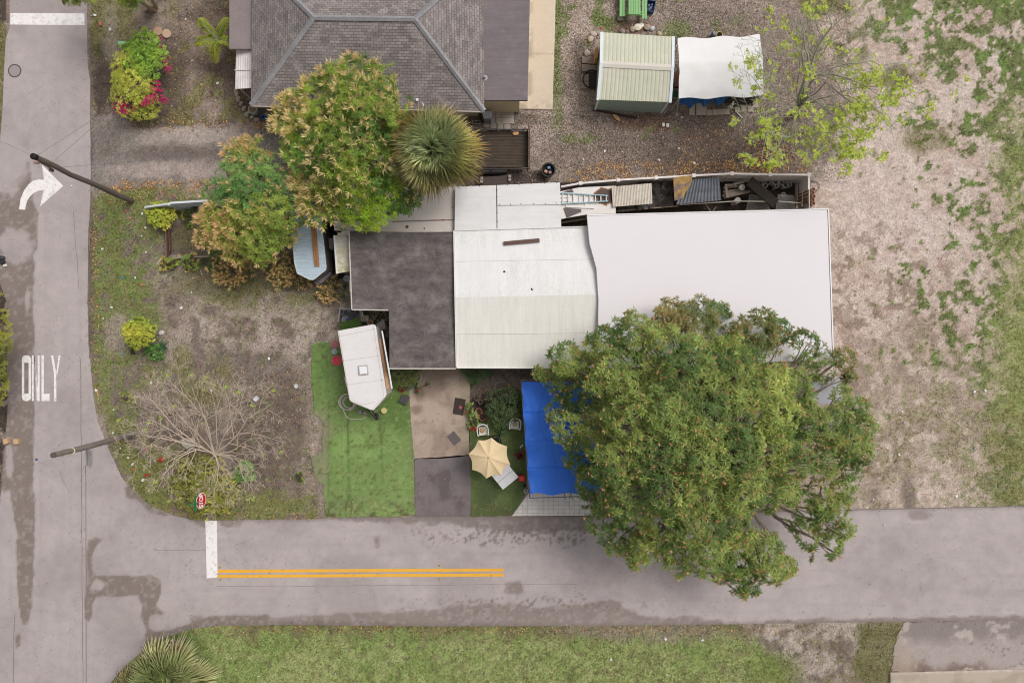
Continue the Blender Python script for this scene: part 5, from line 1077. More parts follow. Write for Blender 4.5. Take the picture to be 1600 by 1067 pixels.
for q, r_, lb in zip([(1189, 286), (1200, 284), (1212, 284), (1221.5, 285), (1228, 289), (1234, 288.5), (1196, 290), (1214, 291)], (.13, .16, .17, .13, .15, .12, .12, .1), jl): pot('glass_jar', lb, 'jar', q[0], q[1], 0, r_, .5, (174, 174, 166), (122, 112, 96), fill=.55, wall=.2, flare=1.02, group='jars and tubs clustered by the fence')
def chain(ptsx, label):
    a, b, c_, d_ = [P(*q) for q in ptsx]; m = MB(); n_ = 16
    for i_ in range(-n_, n_ + 1):
        for sgn in (1, -1):
            pts = []
            for t_ in (0, 1):
                u = i_ / n_ + t_ if sgn > 0 else i_ / n_ + 1 - t_
                pts.append((u, t_))
            (u0, v0), (u1, v1) = pts
            # clip to 0..1 in u
            def cl(u0, v0, u1, v1):
                du = u1 - u0; t0, t1 = 0, 1
                if du == 0: return None
                ta, tb = (0 - u0) / du, (1 - u0) / du
                t0 = max(0, min(ta, tb)); t1 = min(1, max(ta, tb)); return (t0, t1) if t1 > t0 + .01 else None
            r_ = cl(u0, v0, u1, v1)
            if not r_: continue
            f_ = lambda t_: (a.lerp(b, u0 + (u1 - u0) * t_)).lerp(d_.lerp(c_, u0 + (u1 - u0) * t_), v0 + (v1 - v0) * t_)
            m.bar(f_(r_[0]), f_(r_[1]), .012, .012)
    m.tube([a, b, c_, d_, a], .02, 6)
    tag(m.build('chain_link_panel', M('wire_grey', (150, 146, 142), .5), loc=(*XY(ptsx[0][0], ptsx[0][1]), 0)), label, 'mesh panel')
chain([(1166, 328, .3), (1204, 328, .3), (1196, 309, .7), (1172, 304, .7)], 'chain-link panel lying left of the black board'); chain([(1212, 327, .3), (1243, 327, .3), (1240, 306, .7), (1216, 304, .7)], 'chain-link panel lying right of the black board')
m = MB(); m.bar(P(878, 348, .6), P(916, 342, .6), .1, .08); m.bar(P(962, 330, .9), P(1060, 322, .9), .06, .05); m.bar(P(1102, 318, .5), P(1110, 330, .5), .06, .05); m.bar(P(1114, 330, .5), P(1119, 323, .5), .05, .05)
tag(m.build('timber', M('thin_timber', (140, 126, 112), .8, .2, 4), loc=(*XY(960, 335), 0)), 'thin timbers along the north wall of the large white roof', 'timber')
# ================================================================ WEST FENCE AND BED
wf_ = thing('short_white_fence', 'short white vinyl fence behind the round yellow-green bush in the west yard', 'fence', (*XY(290, 325), 0))
for (a_, b_, h0, h1) in (((227, 325), (262, 320), .9, 1.55), ((266, 318.5), (345, 313.5), 1.7, 1.7)):
    A_, B_ = P(*a_, h0), P(*b_, h1); m = MB()
    m.add([(A_.x, A_.y, .05), (B_.x, B_.y, .05), B_, A_, (A_.x, A_.y + .05, .05), (B_.x, B_.y + .05, .05), B_ + Vector((0, .05, 0)), A_ + Vector((0, .05, 0))], [(0, 1, 2, 3), (5, 4, 7, 6), (3, 2, 6, 7), (1, 0, 4, 5), (0, 3, 7, 4), (1, 5, 6, 2)])
    m.bar(A_ + Vector((0, .025, .03)), B_ + Vector((0, .025, .03)), .1, .08); m.build('panel', M('cool_white_vinyl', (224, 228, 234), .4, .04, 3), wf_)
for q, h_ in (((264, 319.5), 1.7), ((228, 325), .9)): p = P(*q, h_); m = MB(); m.box((p.x, p.y + .02, h_ / 2), (.12, .12, h_)); m.build('post', M('cool_white_vinyl', (224, 228, 234), .4, .04, 3), wf_)
RB = M('reddish_board', (120, 92, 82), .85, .2, 4, .4, streak=(8, 1, 1))
m = MB(); m.bar((*XY(260, 358, .35), .3), (*XY(261.5, 401, .35), .3), .06, .3); m.bar((*XY(265.5, 360, .2), .25), (*XY(267, 394, .2), .25), .04, .2)
tag(m.build('bed_board', RB, loc=(*XY(261, 380), 0)), 'reddish upright board along the left side of the planting bed', 'board')
m = MB(); m.bar((*XY(270, 403, .3), .25), (*XY(336, 400.5, .3), .25), .07, .22); tag(m.build('bed_board', M('pale_board', (168, 154, 142), .85, .2, 4, .4), loc=(*XY(300, 402), 0)), 'pale board along the bottom of the planting bed', 'board')
m = MB(); m.rock((*XY(250, 410), .05), (.1, .16, .08), -.4, 2); tag(m.build('stone', M('white_stone', (206, 200, 196), .9, .1, 8), loc=(*XY(250, 410), 0)), 'pale stone at the left end of the small leafy bushes below the bed', 'stone')
# NW yard bits
for q, c_, lb in (((247.2, 49.5), (190, 156, 132), 'left one of two round tan stepping stones'), ((260.7, 53.3), (204, 172, 148), 'right one of two round tan stepping stones')):
    m = MB(); m.lathe(*XY(*q), 0, [(.24, 0), (.24, .05), (.22, .06), (0, .06)], 28); tag(m.build('stepping_stone', M('round_paver_%d' % c_[0], c_, .9, .12, 14, .4), loc=(*XY(*q), 0)), lb, 'stepping stone')
m = MB(); m.box((*XY(194.3, 69), .08), (.54, .18, .16), -.06); tag(m.build('meter_box', M('mint_lid', (164, 214, 178), .5, .06, 6), loc=(*XY(194.3, 69), 0), bevel=.02), 'mint green oblong box lid on the grass above the lime bush', 'box')
m = MB(); m.box((*XY(158, 38.5), .06), (.12, .2, .12), .1); tag(m.build('plastic_cup', M('pink_plastic', (226, 120, 112), .5, .2, 12), loc=(*XY(158, 38.5), 0), bevel=.03), 'pink plastic cup lying on the grass by the white stop line', 'cup')
# ================================================================ CAMPER
cp = thing('white_camper', 'white camper trailer with a square roof hatch parked on the artificial turf', 'camper', (*XY(567, 575), 0))
top = [(527.2, 516.8), (583.5, 506.5), (587, 508.5), (604, 616), (602, 620), (583.5, 641), (578, 640), (549, 628), (545.5, 624)]
CW = M('camper_white', (230, 226, 226), .45, .035, 1.0, .05, dirt=(214, 204, 198), dirt_amt=.5)
m = MB(); m.pprism(top, 2.42, 2.5); cr = m.build('roof', CW, cp, bevel=.03)
m = MB(); m.pprism([(528, 518), (586.5, 509.5), (603.3, 616), (582.5, 639), (549, 626)], .5, 2.42); m.build('body', M('camper_side', (206, 198, 192), .5, .06, 2), cp, bevel=.02)
JN = M('beige_seam', (216, 204, 196), .7, .1, 6)
m = MB()
for a_, b_ in (((529, 526), (587, 513.5)), ((536.5, 563.5), (594, 555.5)), ((542, 601), (600, 593)), ((529.5, 518), (547.5, 626)), ((583, 507.5), (600, 619)), ((600, 619), (582, 639)), ((549, 626), (566, 632)), ((566, 632), (586, 628))): m.bar(P(*a_, 2.503), P(*b_, 2.503), .035, .012)
m.build('roof_seam', JN, cr)
m = MB(); hx, hy = XY(567.5, 578.3, 2.55); m.box((hx, hy, 2.54), (.50, .50, .07), .1); hb = m.build('hatch', M('hatch_frame', (186, 172, 164), .5, .05, 5), cr, bevel=.03)
m = MB(); m.box((hx, hy, 2.585), (.38, .38, .05), .1); m.build('hatch_lid', M('hatch_lid', (238, 240, 246), .3, .03, 5), hb, bevel=.04)
m = MB(); m.pprism([(538, 590), (542, 589), (544, 603), (541, 604)], 1.6, 2.0); m.build('side_light', WHITE, cp)
m = MB()
for px, py in ((545, 560), (598, 556)): p = P(px, py, 1); m.tube([(p.x - .1, p.y, .33), (p.x + .1, p.y, .33)], .33, 18)
m.build('wheels', M('tyre_rubber', (40, 38, 38), .9), cp)
m = MB(); m.bar((*XY(583, 636), .45), (*XY(590, 655), .45), .08, .08); m.bar((*XY(575, 636), .45), (*XY(590, 655), .45), .06, .06); m.build('tow_bar', M('dark_steel', (62, 56, 54), .6, .2, 5), cp)
m = MB(); m.sheet([P(608.3, 606.5, 1.9), P(604.2, 608.5, 1.95), P(591.5, 530, 1.95), P(594.5, 529, 1.9)], 1, 6, None, .05); tag(m.build('plank', M('orange_board', (206, 150, 104), .7, .1, 4), loc=(*XY(600, 568), 0)), 'long orange-brown board leaning along the camper side', 'board')
m = MB(); m.bar(P(597, 517, 2.95), P(612.5, 607, 2.95), .07, .05); tag(m.build('awning_rail', WHITE, loc=(*XY(605, 560), 0)), 'thin white rail beside the camper and the black roof edge', 'rail')
m = MB(); m.sheet([P(596, 522, .25), P(602, 522, .25), P(613, 604, .25), P(606, 606, .25)], 8, 40, lambda u, v: .22 * mn.noise(Vector((u * 6, v * 30, 2))) + .12 * mn.noise(Vector((u * 14, v * 70, 5))), .02)
tag(m.build('scrap_heap', M('mixed_scrap', (140, 124, 110), .8, .5, 9, .3), loc=(*XY(603, 565), 0)), 'jumble of scrap in the gap between the camper and the black roofed wing', 'scrap')
# open box behind camper
ob = thing('open_junk_box', 'open topped bin of dark junk half covered by a green turf offcut behind the camper', 'bin', (*XY(546, 498), 0))
m = MB(); a_, b_, c_, d_ = P(531.5, 481.5, 1.0), P(563, 484, 1.0), P(566, 502, .9), P(529, 503, .9)
m.bar(a_, b_, .08, .12); m.bar(a_, d_, .06, .12); m.bar(b_, c_, .05, .1)
for q in (a_, b_, c_, d_): m.bar((q.x, q.y, 0), q, .05, .05)
m.prism([(a_.x, a_.y), (b_.x, b_.y), (c_.x, c_.y), (d_.x, d_.y)], .02, .3); m.build('frame', M('grey_bin', (150, 146, 146), .6, .1, 5), ob)
m = MB(); rr = random.Random(9)
for i_ in range(16): m.box((*XY(rr.uniform(533, 560), rr.uniform(486, 502), .5), rr.uniform(.35, .6)), (rr.uniform(.1, .25), rr.uniform(.08, .22), .12), rr.uniform(0, 3))
m.build('junk', M('grey_junk', (92, 92, 98), .6, .35, 8), ob)
m = MB(); m.rock((*XY(543, 499.5, .7), .7), (.1, .07, .07), .3, 3); m.build('blue_bag', M('blue_bag', (48, 84, 186), .4, .2, 12), ob)
m = MB(); m.sheet([P(532, 516, .3), P(566, 510, .3), P(562, 496, .9), P(530, 504, .9)], 14, 8, lambda u, v: .05 * mn.noise(Vector((u * 4, v * 4, 6))), .02); tag(m.build('turf_offcut', M('turf_green', (92, 122, 56), .95, .25, 6, .8), loc=(*XY(548, 507), 0)), 'green artificial turf offcut draped over the junk bin behind the camper', 'turf offcut')
pot('bucket', 'beige lidded bucket in the cluttered corner behind the camper', 'bucket', 571.5, 497, 0, .15, .35, (200, 184, 168), (196, 180, 164), fill=.95)
pot('clay_pot', 'pot of brown soil beside the beige bucket behind the camper', 'pot', 578.5, 504, 0, .15, .3, (206, 194, 180), (150, 110, 70), fill=.8)
m = MB(); m.bar(P(562.5, 484, .8), P(567, 494, .8), .1, .06); tag(m.build('white_pipe_piece', WHITE, loc=(*XY(565, 489), 0)), 'short white pipe piece by the beige bucket', 'pipe')
m = MB(); m.sheet([P(590, 514, .5), P(603, 514, .5), P(600, 498, .55), P(588, 506, .5)], 12, 12, lambda u, v: .15 * mn.noise(Vector((u * 5, v * 5, 2))), .02); tag(m.build('white_bag', M('bag_white', (204, 198, 194), .5, .15, 5), loc=(*XY(596, 506), 0)), 'crumpled white bag beside the black roof corner behind the camper', 'bag')
m = MB(); rr = random.Random(11)
for i_ in range(40): m.rock((*XY(rr.uniform(582, 606), rr.uniform(487, 518)), .05), (rr.uniform(.03, .08), rr.uniform(.03, .08), .06), rr.uniform(0, 3), i_, 6, 4)
tag(m.build('rubble', M('pale_rubble', (176, 160, 148), .9, .4, 9), loc=(*XY(594, 502), 0)), 'scattered pale rubble in the corner under the black roof edge', 'rubble')
pot('tub', 'bright pink tub with a reddish base inside beside the camper', 'tub', 526.3, 563, 0, .25, .24, (240, 92, 128), (222, 104, 104), fill=.35, flare=1.2, wall=.12)
pot('bucket', 'pale teal bucket beside the camper above the pink tub', 'bucket', 522.7, 549.3, 0, .15, .3, (176, 196, 190), (160, 178, 174), fill=.9)
m = MB(); m.lathe(*XY(523.5, 539), 0, [(.22, 0), (.24, .05), (.2, .06), (.18, .03), (0, .03)], 24); tag(m.build('round_cover', M('dull_pink', (168, 112, 114), .7, .15, 6), loc=(*XY(523.5, 539), 0)), 'dull pink round lid on the dirt above the teal bucket', 'lid')
# hose
m = MB(); pts = []
for i_ in range(150):
    t_ = i_ / 149; a = t_ * 2 * math.pi * 5.3; r_ = .38 + .10 * math.sin(t_ * 17) + .05 * math.cos(t_ * 31); pts.append((*(Vector(XY(545, 629)) + Vector((r_ * math.cos(a) * 1.0 - .03 * t_, r_ * .95 * math.sin(a)))), .04 + .12 * t_))
m.tube(pts, .022, 6); m.tube([(*XY(*q), .03) for q in ((536, 640), (541, 650), (546, 654), (556, 655), (566, 654), (574, 651))], .022, 6)
tag(m.build('garden_hose', M('hose_beige', (206, 198, 184), .5, .08, 5), loc=(*XY(545, 630), 0), smooth=True), 'coiled beige garden hose beside the front of the camper', 'hose')
bk_ = MB(); bk_.box((*XY(563, 643), .08), (.24, .2, .16), .2); bk_.box((*XY(571, 645), .08), (.22, .18, .15), -.1); tag(bk_.build('concrete_blocks', M('rough_block', (150, 142, 136), .95, .25, 9, .5), loc=(*XY(567, 644), 0), bevel=.02), 'grey rough blocks under the pointed front of the camper', 'blocks')
pot('cream_pot', 'round cream topped pot on the turf at the camper nose', 'pot', 600, 641.5, 0, .15, .3, (206, 190, 130), (214, 200, 140), fill=.9)
m = MB(); m.rock((*XY(589.5, 650), .1), (.13, .2, .1), .2, 5); tag(m.build('black_bag', M('black_bag', (44, 40, 42), .5, .2, 9), loc=(*XY(589.5, 650), 0)), 'small black bag on the turf below the camper nose', 'bag')
# crate, mats
ct = thing('grey_crate', 'dark grey upturned plastic crate on the turf beside the concrete path', 'crate', (*XY(631.5, 624.5), 0))
m = MB(); m.box((*XY(631.5, 624.5, .25), .13), (.42, .44, .25), -.45); m.build('box', M('charcoal_plastic', (86, 82, 84), .6, .08, 8), ct, bevel=.03)
m = MB()
for i_ in range(4): v_ = Matrix.Rotation(-.45, 3, 'Z') @ Vector((-.12 + .08 * i_, 0, 0)); c0 = XY(631.5, 624.5, .25); m.box((c0[0] + v_.x, c0[1] + v_.y, .262), (.02, .34, .012), -.45)
m.build('ribs', M('charcoal_dark', (62, 58, 60), .7), ct)
m = MB(); m.box((*XY(717.5, 635), .03), (.58, .88, .03), -.16); tag(m.build('door_mat', M('dark_mat', (72, 62, 56), .95, .2, 9, .5), loc=(*XY(717.5, 635), .013), bevel=.01), 'dark brown doormat on the concrete path beside the potted plants', 'mat')
m = MB(); m.rock((*XY(719.5, 636.5), .07), (.09, .09, .03), 0, 5); tag(m.build('fallen_flower', M('pink_petals', (190, 96, 112), .8, .3, 14), loc=(*XY(719.5, 636.5), .05)), 'pink fallen flower on the dark doormat', 'flower')
gr = thing('drain_grate', 'dark slatted grate lying askew on the concrete path', 'grate', (*XY(709.5, 684.5), .013))
c0 = XY(709.5, 684.5); m = MB(); m.box((*c0, .03), (.48, .62, .02), .68); m.build('base', M('grate_base', (96, 88, 88), .8, .1, 6), gr)
m = MB()
for i_ in range(9): v_ = Matrix.Rotation(.68, 3, 'Z') @ Vector((0, -.27 + .0675 * i_, 0)); m.box((c0[0] + v_.x, c0[1] + v_.y, .05), (.46, .022, .02), .68)
m.build('slats', M('grate_slat', (128, 120, 120), .7), gr)
# ================================================================ UMBRELLA, FURNITURE
um = thing('patio_umbrella', 'cream eight sided patio umbrella open over the dark green turf', 'umbrella', (*XY(763.5, 714), 0))
uc = P(763.5, 714, 2.35); tips = [(768, 683.5), (792.5, 697), (797, 725), (783, 742.5), (760, 747.5), (737.5, 733.5), (732, 709), (747, 687.5)]
tip3 = [P(q[0], q[1], 2.0) for q in tips]; ctr = Vector((uc.x, uc.y, 2.45)); m = MB()
for i_ in range(8):
    a_, b_ = tip3[i_], tip3[(i_ + 1) % 8]; n_ = 8; rows = []
    for j_ in range(n_ + 1):
        t_ = j_ / n_; row = []
        for k_ in range(7):
            u = k_ / 6; e_ = a_.lerp(b_, u); e_ = e_.lerp(ctr, .085 * math.sin(math.pi * u)); q = ctr.lerp(e_, t_); q.z = 2.45 - .42 * t_ ** 1.4 - .05 * math.sin(math.pi * u) * t_ + 0.0; row.append(q)
        rows.append(row)
    vs = [q for r_ in rows for q in r_]; fs = [(j_ * 7 + k_, (j_ + 1) * 7 + k_, (j_ + 1) * 7 + k_ + 1, j_ * 7 + k_ + 1) for j_ in range(n_) for k_ in range(6)]
    m.add(vs, [f[::-1] for f in fs])
UMB = M('cream_canvas', (240, 214, 172), .8, .05, .8, .1, dirt=(236, 214, 170), dirt_amt=.4)
o = m.build('canopy', UMB, um); md = o.modifiers.new('solid', 'SOLIDIFY'); md.thickness = .012
m = MB()
for t3 in tip3: 
    m.tube([ctr.lerp(Vector((t3.x, t3.y, 2.45 - .42 * v_ ** 1.4)), v_) if False else Vector((ctr.x + (t3.x - ctr.x) * v_, ctr.y + (t3.y - ctr.y) * v_, 2.458 - .42 * v_ ** 1.4)) for v_ in (0, .2, .4, .6, .8, 1)], .008, 5)
m.build('ribs', M('canvas_seam', (240, 216, 174), .7), um)
m = MB(); m.lathe(uc.x, uc.y, 2.44, [(.06, 0), (.05, .05), (.02, .08), (0, .085)], 14); m.build('cap', M('umbrella_cap', (206, 196, 160), .6), um)
m = MB(); m.tube([(uc.x, uc.y, 0), (uc.x, uc.y, 2.44)], .025, 10); m.lathe(uc.x, uc.y, 0.01, [(.25, 0), (.25, .06), (.05, .1)], 20); m.build('pole', WHITE, um)
def chair(px, py, rz, label, mat=None, cush=None, seat=(226, 218, 210)):
    W_ = mat or M('white_plastic', (236, 230, 224), .4, .04, 4)
    x, y = XY(px, py, .5); t = thing('plastic_chair', label, 'chair', (x, y, 0)); t.rotation_euler.z = rz
    m = MB(); m.sheet([(-.22, -.24, .42), (.22, -.24, .42), (.2, .2, .40), (-.2, .2, .40)], 8, 8, lambda u, v: -.03 * math.sin(math.pi * u) * math.sin(math.pi * v), .03); m.build('seat', M('seat_%d' % seat[0], seat, .5, .1, 8), t, world=False)
    m = MB(); m.sheet([(-.24, .2, .42), (.24, .2, .42), (.25, .32, .82), (-.25, .32, .82)], 10, 4, lambda u, v: (0, .07 * math.sin(math.pi * u), 0), .03); 
    m.tube([(-.26, .27, .8), (-.15, .35, .83), (0, .38, .84), (.15, .35, .83), (.26, .27, .8)], .03, 8); m.build('backrest', W_, t, world=False, smooth=True)
    for sx in (-1, 1):
        m = MB(); m.tube([(sx * .26, .28, .76), (sx * .29, .1, .66), (sx * .285, -.2, .64), (sx * .26, -.25, .6)], .032, 8); m.build('armrest', W_, t, world=False)
        for sy in (-1, 1): m = MB(); m.tube([(sx * .24, sy * .22, .6 if sy < 0 else .44), (sx * .27, sy * .27, 0)], .025, 6); m.build('leg', W_, t, world=False)
    if cush:
        m = MB(); m.rock((-.03, .02, .47), (.12, .12, .05), 0, 4, 12, 8); o = m.build('folded_cloth', M('cloth_%d' % cush[0], cush, .9, .25, 14), t, world=False)
    return t
chair(754.5, 673, .12, 'white plastic armchair holding a tan cushion beside the potted plants', cush=(190, 156, 110)); chair(805, 663.5, -.12, 'white plastic armchair near the blue canopy edge', cush=(186, 190, 140))
chair(774, 690, .2, 'black chair half hidden under the cream umbrella', mat=M('black_plastic', (40, 38, 40), .5, .1, 5), seat=(48, 44, 46))
tb = thing('white_folding_table', 'white folding table sticking out from under the cream umbrella', 'table', (*XY(789, 745), 0))
c0 = XY(790, 744.5, .74)
m = MB(); th_ = .68
for sgn in (-1, 1):
    v_ = Matrix.Rotation(th_, 3, 'Z') @ Vector((0, sgn * .235, 0)); m.box((c0[0] - .02 + v_.x, c0[1] + v_.y, .72 + .004 * sgn), (1.06, .455, .045), th_)
v_ = Matrix.Rotation(th_, 3, 'Z') @ Vector((.08, .42, 0)); m.box((c0[0] + v_.x, c0[1] + v_.y, .70), (1.0, .2, .03), th_)
m.build('table_top', M('table_white', (232, 230, 232), .4, .04, 3), tb, bevel=.015)
for dx in (-.45, .45):
    for dy in (-.38, .38): v_ = Matrix.Rotation(th_, 3, 'Z') @ Vector((dx, dy, 0)); m = MB(); m.tube([(c0[0] + v_.x, c0[1] + v_.y, 0), (c0[0] + v_.x, c0[1] + v_.y, .7)], .018, 6); m.build('leg', M('grey_pole', (176, 168, 160), .5, .1, 5), tb)
st_ = thing('red_stool', 'small bright red plastic stool beside the blue canopy', 'stool', (*XY(815, 747.5), 0))
c0 = XY(815, 747.5, .3); m = MB(); tubbox(m, *c0, 0, .28, .27, .3, .12, .04); m.build('sides', M('red_plastic', (216, 52, 44), .4, .06, 6), st_)
m = MB(); m.box((*c0, .26), (.22, .21, .03), .12); m.build('seat', M('red_plastic_light', (250, 96, 84), .4, .06, 6), st_)
pot('lantern_base', 'white and grey round pot at the corner post of the blue canopy', 'pot', 821.5, 767.5, 0, .11, .4, (206, 202, 202), (140, 136, 136), fill=.9)
pot('dark_pot', 'small dark pot above the white one at the corner of the blue canopy', 'pot', 819.5, 758.5, 0, .08, .2, (70, 70, 76), (50, 46, 46), fill=.8)
m = MB(); m.bar((*XY(812.5, 699.5), .02), (*XY(817, 694.5), .02), .07, .02); tag(m.build('paper_scrap', WHITE, loc=(*XY(815, 697), .01)), 'white paper strip on the dark turf beside the red flowers', 'paper')
# ================================================================ BLUE CANOPY
bc = thing('blue_tarp_canopy', 'bright blue tarp canopy on a pipe frame beside the large mango tree', 'canopy', (*XY(870, 690), 0))
BT = M('bright_blue_tarp', (62, 124, 236), .5, .06, 1.2, .15, dirt=(72, 136, 240), dirt_amt=.5)
def bf(u, v):
    z_ = .35 * (1 - abs(u - .55) / .55) ** .9 - .05 * abs(math.sin(v * math.pi * 4)) * (1 - u) + .03 * mn.noise(Vector((u * 12, v * 10, 3)))
    if u > .56: z_ += .035 * math.sin(v * 70 + 3 * math.sin(v * 9)) * (u - .56) * 3
    if u < .2: z_ += .05 * math.sin(v * 30 + u * 9) * (1 - u / .2)
    for vv, ww in ((.235, .9), (.47, .8), (.73, 1.0)): z_ -= .05 * ww * math.exp(-((v - vv + .01 * math.sin(u * 14)) / .006) ** 2)
    z_ -= .04 * math.exp(-((v - .5 - .28 * u) / .01) ** 2) * (u < .5) + .03 * math.exp(-((u - .3 - .1 * math.sin(v * 7)) / .008) ** 2)
    return (.04 * math.sin(v * 24) * (1 if u == 0 else 0), .06 * math.sin(u * 15) * (1 if v < .02 else 0), z_)
m = MB(); m.sheet([P(827.5, 771.5, 2.1), P(938, 768, 2.1), P(925, 596, 2.1), P(814.5, 596.5, 2.1)], 110, 220, bf, .01); m.build('cover', BT, bc, smooth=True)
m = MB()
for a_, b_ in (((827, 772), (814, 594)), ((828, 778), (940, 774)), ((812, 594), (928, 592)), ((940, 774), (928, 592)), ((883, 780), (869, 593))): m.tube([P(*a_, 2.06), P(*b_, 2.06)], .022, 8)
for q in ((828, 778), (940, 774), (814, 594), (928, 592)): p = P(*q, 2.06); m.tube([(p.x, p.y, 0), (p.x, p.y, 2.06)], .024, 8)
m.build('frame', M('frame_grey', (110, 104, 120), .4), bc)
m = MB(); m.lathe(*XY(758.5, 600), .02, [(.01, 0), (.012, .01)], 6)
# small things on dark slab
m = MB(); m.tube([(*XY(*q), .03) for q in ((788, 597), (778, 597.5), (773.5, 600), (773, 606), (776, 609), (785, 609))], .02, 6); tag(m.build('metal_hoop', M('pale_metal_hoop', (176, 166, 160), .5), loc=(*XY(780, 603), 0)), 'bent pale metal hoop on the dark concrete near the blue canopy', 'hoop')
m = MB(); m.rock((*XY(796, 603.5), .06), (.07, .16, .07), .5, 8); tag(m.build('garden_ornament', M('tan_ornament', (206, 166, 128), .7, .2, 9), loc=(*XY(796, 603.5), 0)), 'small tan ornament lying beside the metal hoop', 'ornament')
m = MB(); m.tube([(*XY(760, 625, .5), .5), (*XY(757.5, 623.5, .6), .6), (*XY(778, 622.5, .6), .6)], .03, 8); tag(m.build('pale_branch', M('pale_stick', (206, 184, 156), .7), loc=(*XY(768, 623), 0)), 'pale bent stick at the top of the dark green garden bush', 'stick')
for q, r_, c_, lb in (((748, 643), .18, (196, 120, 92), 'large terracotta pot left of the garden bush'), ((754, 651.5), .2, (186, 104, 80), 'terracotta pot touching the large one left of the garden bush'), ((744, 622), .11, (122, 104, 94), 'small dark pot at the corner of the garden bed'), ((751, 628), .12, (140, 124, 116), 'grey pot between the small dark pot and the terracotta ones')):
    pot('clay_pot', lb, 'pot', q[0], q[1], 0, r_, .35, c_, (66, 56, 48), fill=.8)
m = MB(); m.tube([(*XY(640 + 14 * math.cos(a_ / 10 * math.pi - math.pi / 2 - .1) * 1.2 + 2, 588 + 13 * math.sin(a_ / 10 * math.pi - math.pi / 2 - .1)), .3 - .02 * a_) for a_ in range(11)], .04, 8); tag(m.build('grey_hose', M('hose_grey', (176, 170, 164), .5), loc=(*XY(650, 588), 0), smooth=True), 'curved grey hose beside the fern under the black roof edge', 'hose')
# under-tree grey roof
m = MB(); m.pprism([(1262, 592), (1312, 588), (1316, 628), (1268, 634)], 1.9, 2.0); ga = thing('grey_shelter', 'low shelter with a grey roof glimpsed under the right side of the large mango tree', 'shelter', (*XY(1290, 610), 0)); m.build('roof', M('pale_grey_roof', (176, 174, 182), .6, .05, 2), ga)
m = MB()
for q in ((1266, 596), (1308, 592), (1311, 626), (1271, 630)): p = P(*q, 1.9); m.tube([(p.x, p.y, 0), (p.x, p.y, 1.92)], .04, 8)
m.build('posts', M('grey_pole', (176, 168, 160), .5, .1, 5), ga)
# ================================================================ POLES, SIGN, WIRES
PW = M('pole_wood', (122, 110, 101), .9, .2, 2, .5, streak=(6, 6, .5))
p1 = thing('utility_pole', 'bent wooden utility pole reaching over the right turn arrow', 'utility pole', (*XY(206, 314), 0))
m = MB(); m.tube([(*XY(206, 314), -.05), P(184, 305, 1.7), P(150, 289, 3.6), P(110, 273, 5.5), P(80, 257, 7.0), P(53, 245, 8.2)], [.145, .14, .13, .12, .115, .105], 14); m.build('shaft', PW, p1, smooth=True)
m = MB(); q = P(52, 244.5, 8.25); m.lathe(q.x, q.y, q.z, [(.135, -.15), (.135, .02), (.09, .06), (0, .07)], 16); m.build('cap', M('pole_cap', (34, 32, 32), .6), p1)
m = MB(); a_ = P(54, 242, 7.8); b_ = P(84, 255, 6.9); m.tube([P(57, 242.5, 7.9), P(88, 257, 6.6), P(110, 270, 5.6)], .03, 6); m.tube([P(60, 252, 7.5), P(84, 266, 6.4)], .035, 6); m.box(P(75, 259, 6.9), (.3, .1, .1), -.4); m.box(P(80, 266, 6.5), (.08, .12, .25), .3); m.build('bracket', M('galv_dull', (140, 130, 124), .6, .2, 6), p1)
m = MB(); m.rock(P(58, 254, 7.5), (.14, .1, .12), 0, 3); m.build('insulator', M('insulator_pink', (206, 170, 158), .4, .1, 9), p1)
p2 = thing('utility_pole', 'straight grey wooden utility pole leaning over the road corner near the bare tree', 'utility pole', (*XY(208, 677.5), 0))
m = MB(); m.tube([(*XY(208, 677.5), -.05), P(140, 697, 4.1), P(83, 711, 6.9)], [.15, .135, .12], 14); m.build('shaft', M('pole_wood_grey', (148, 138, 130), .9, .2, 2, .5, streak=(6, 6, .5)), p2, smooth=True)
m = MB(); q = P(83, 711, 6.92); m.lathe(q.x, q.y, q.z, [(.125, -.05), (.125, .02), (.08, .03), (0, .03)], 16); m.build('cap', M('pole_top_grey', (96, 88, 84), .8), p2)
m = MB(); q = P(112, 704.5, 5.5); m.lathe(q.x, q.y, q.z, [(.17, 0), (.185, .02), (.17, .05)], 16)
for w0 in ((97, 703), (97, 713.5), (134, 700)): m.box(P(*w0, 6.0 if w0[0] < 100 else 4.4), (.06, .06, .1))
m.build('band', M('band_cream', (212, 204, 176), .5), p2)
q = P(137.3, 716, 3.2); m = MB(); m.box((q.x, q.y, q.z), (.03, .62, .45)); sp_ = m.build('road_sign', M('sign_back', (176, 178, 174), .5, .08, 5), p2, bevel=.02)
m = MB(); m.bar((q.x + .0, q.y + .75, q.z + .1), (q.x, q.y - .36, q.z + .1), .05, .05); m.build('sign_arm', M('galv_dull', (140, 130, 124), .6, .2, 6), p2)
def wire(pts, label, r_=.006, sag=.4):
    m = MB(); a, b = [P(*q) for q in pts]; m.tube([a.lerp(b, t_ / 14) + Vector((0, 0, -sag * math.sin(math.pi * t_ / 14))) for t_ in range(15)], r_, 5)
    tag(m.build('overhead_wire', M('wire_black', (110, 102, 102), .5), loc=tuple(a)), label, 'wire')
wire([(58, 243, 8.0), (300, 60, 8.6)], 'overhead wire running up and right from the bent pole, upper of two'); wire([(84, 252, 7.0), (300, 30, 8.2)], 'overhead wire running up and right from the bent pole, lower of two')
wire([(86, 262, 6.8), (440, 228, 3.5)], 'service wire crossing the grey driveway from the bent pole', .008, .3); wire([(50, 243, 8.1), (-160, 150, 8.4)], 'overhead wire running up and left from the bent pole')
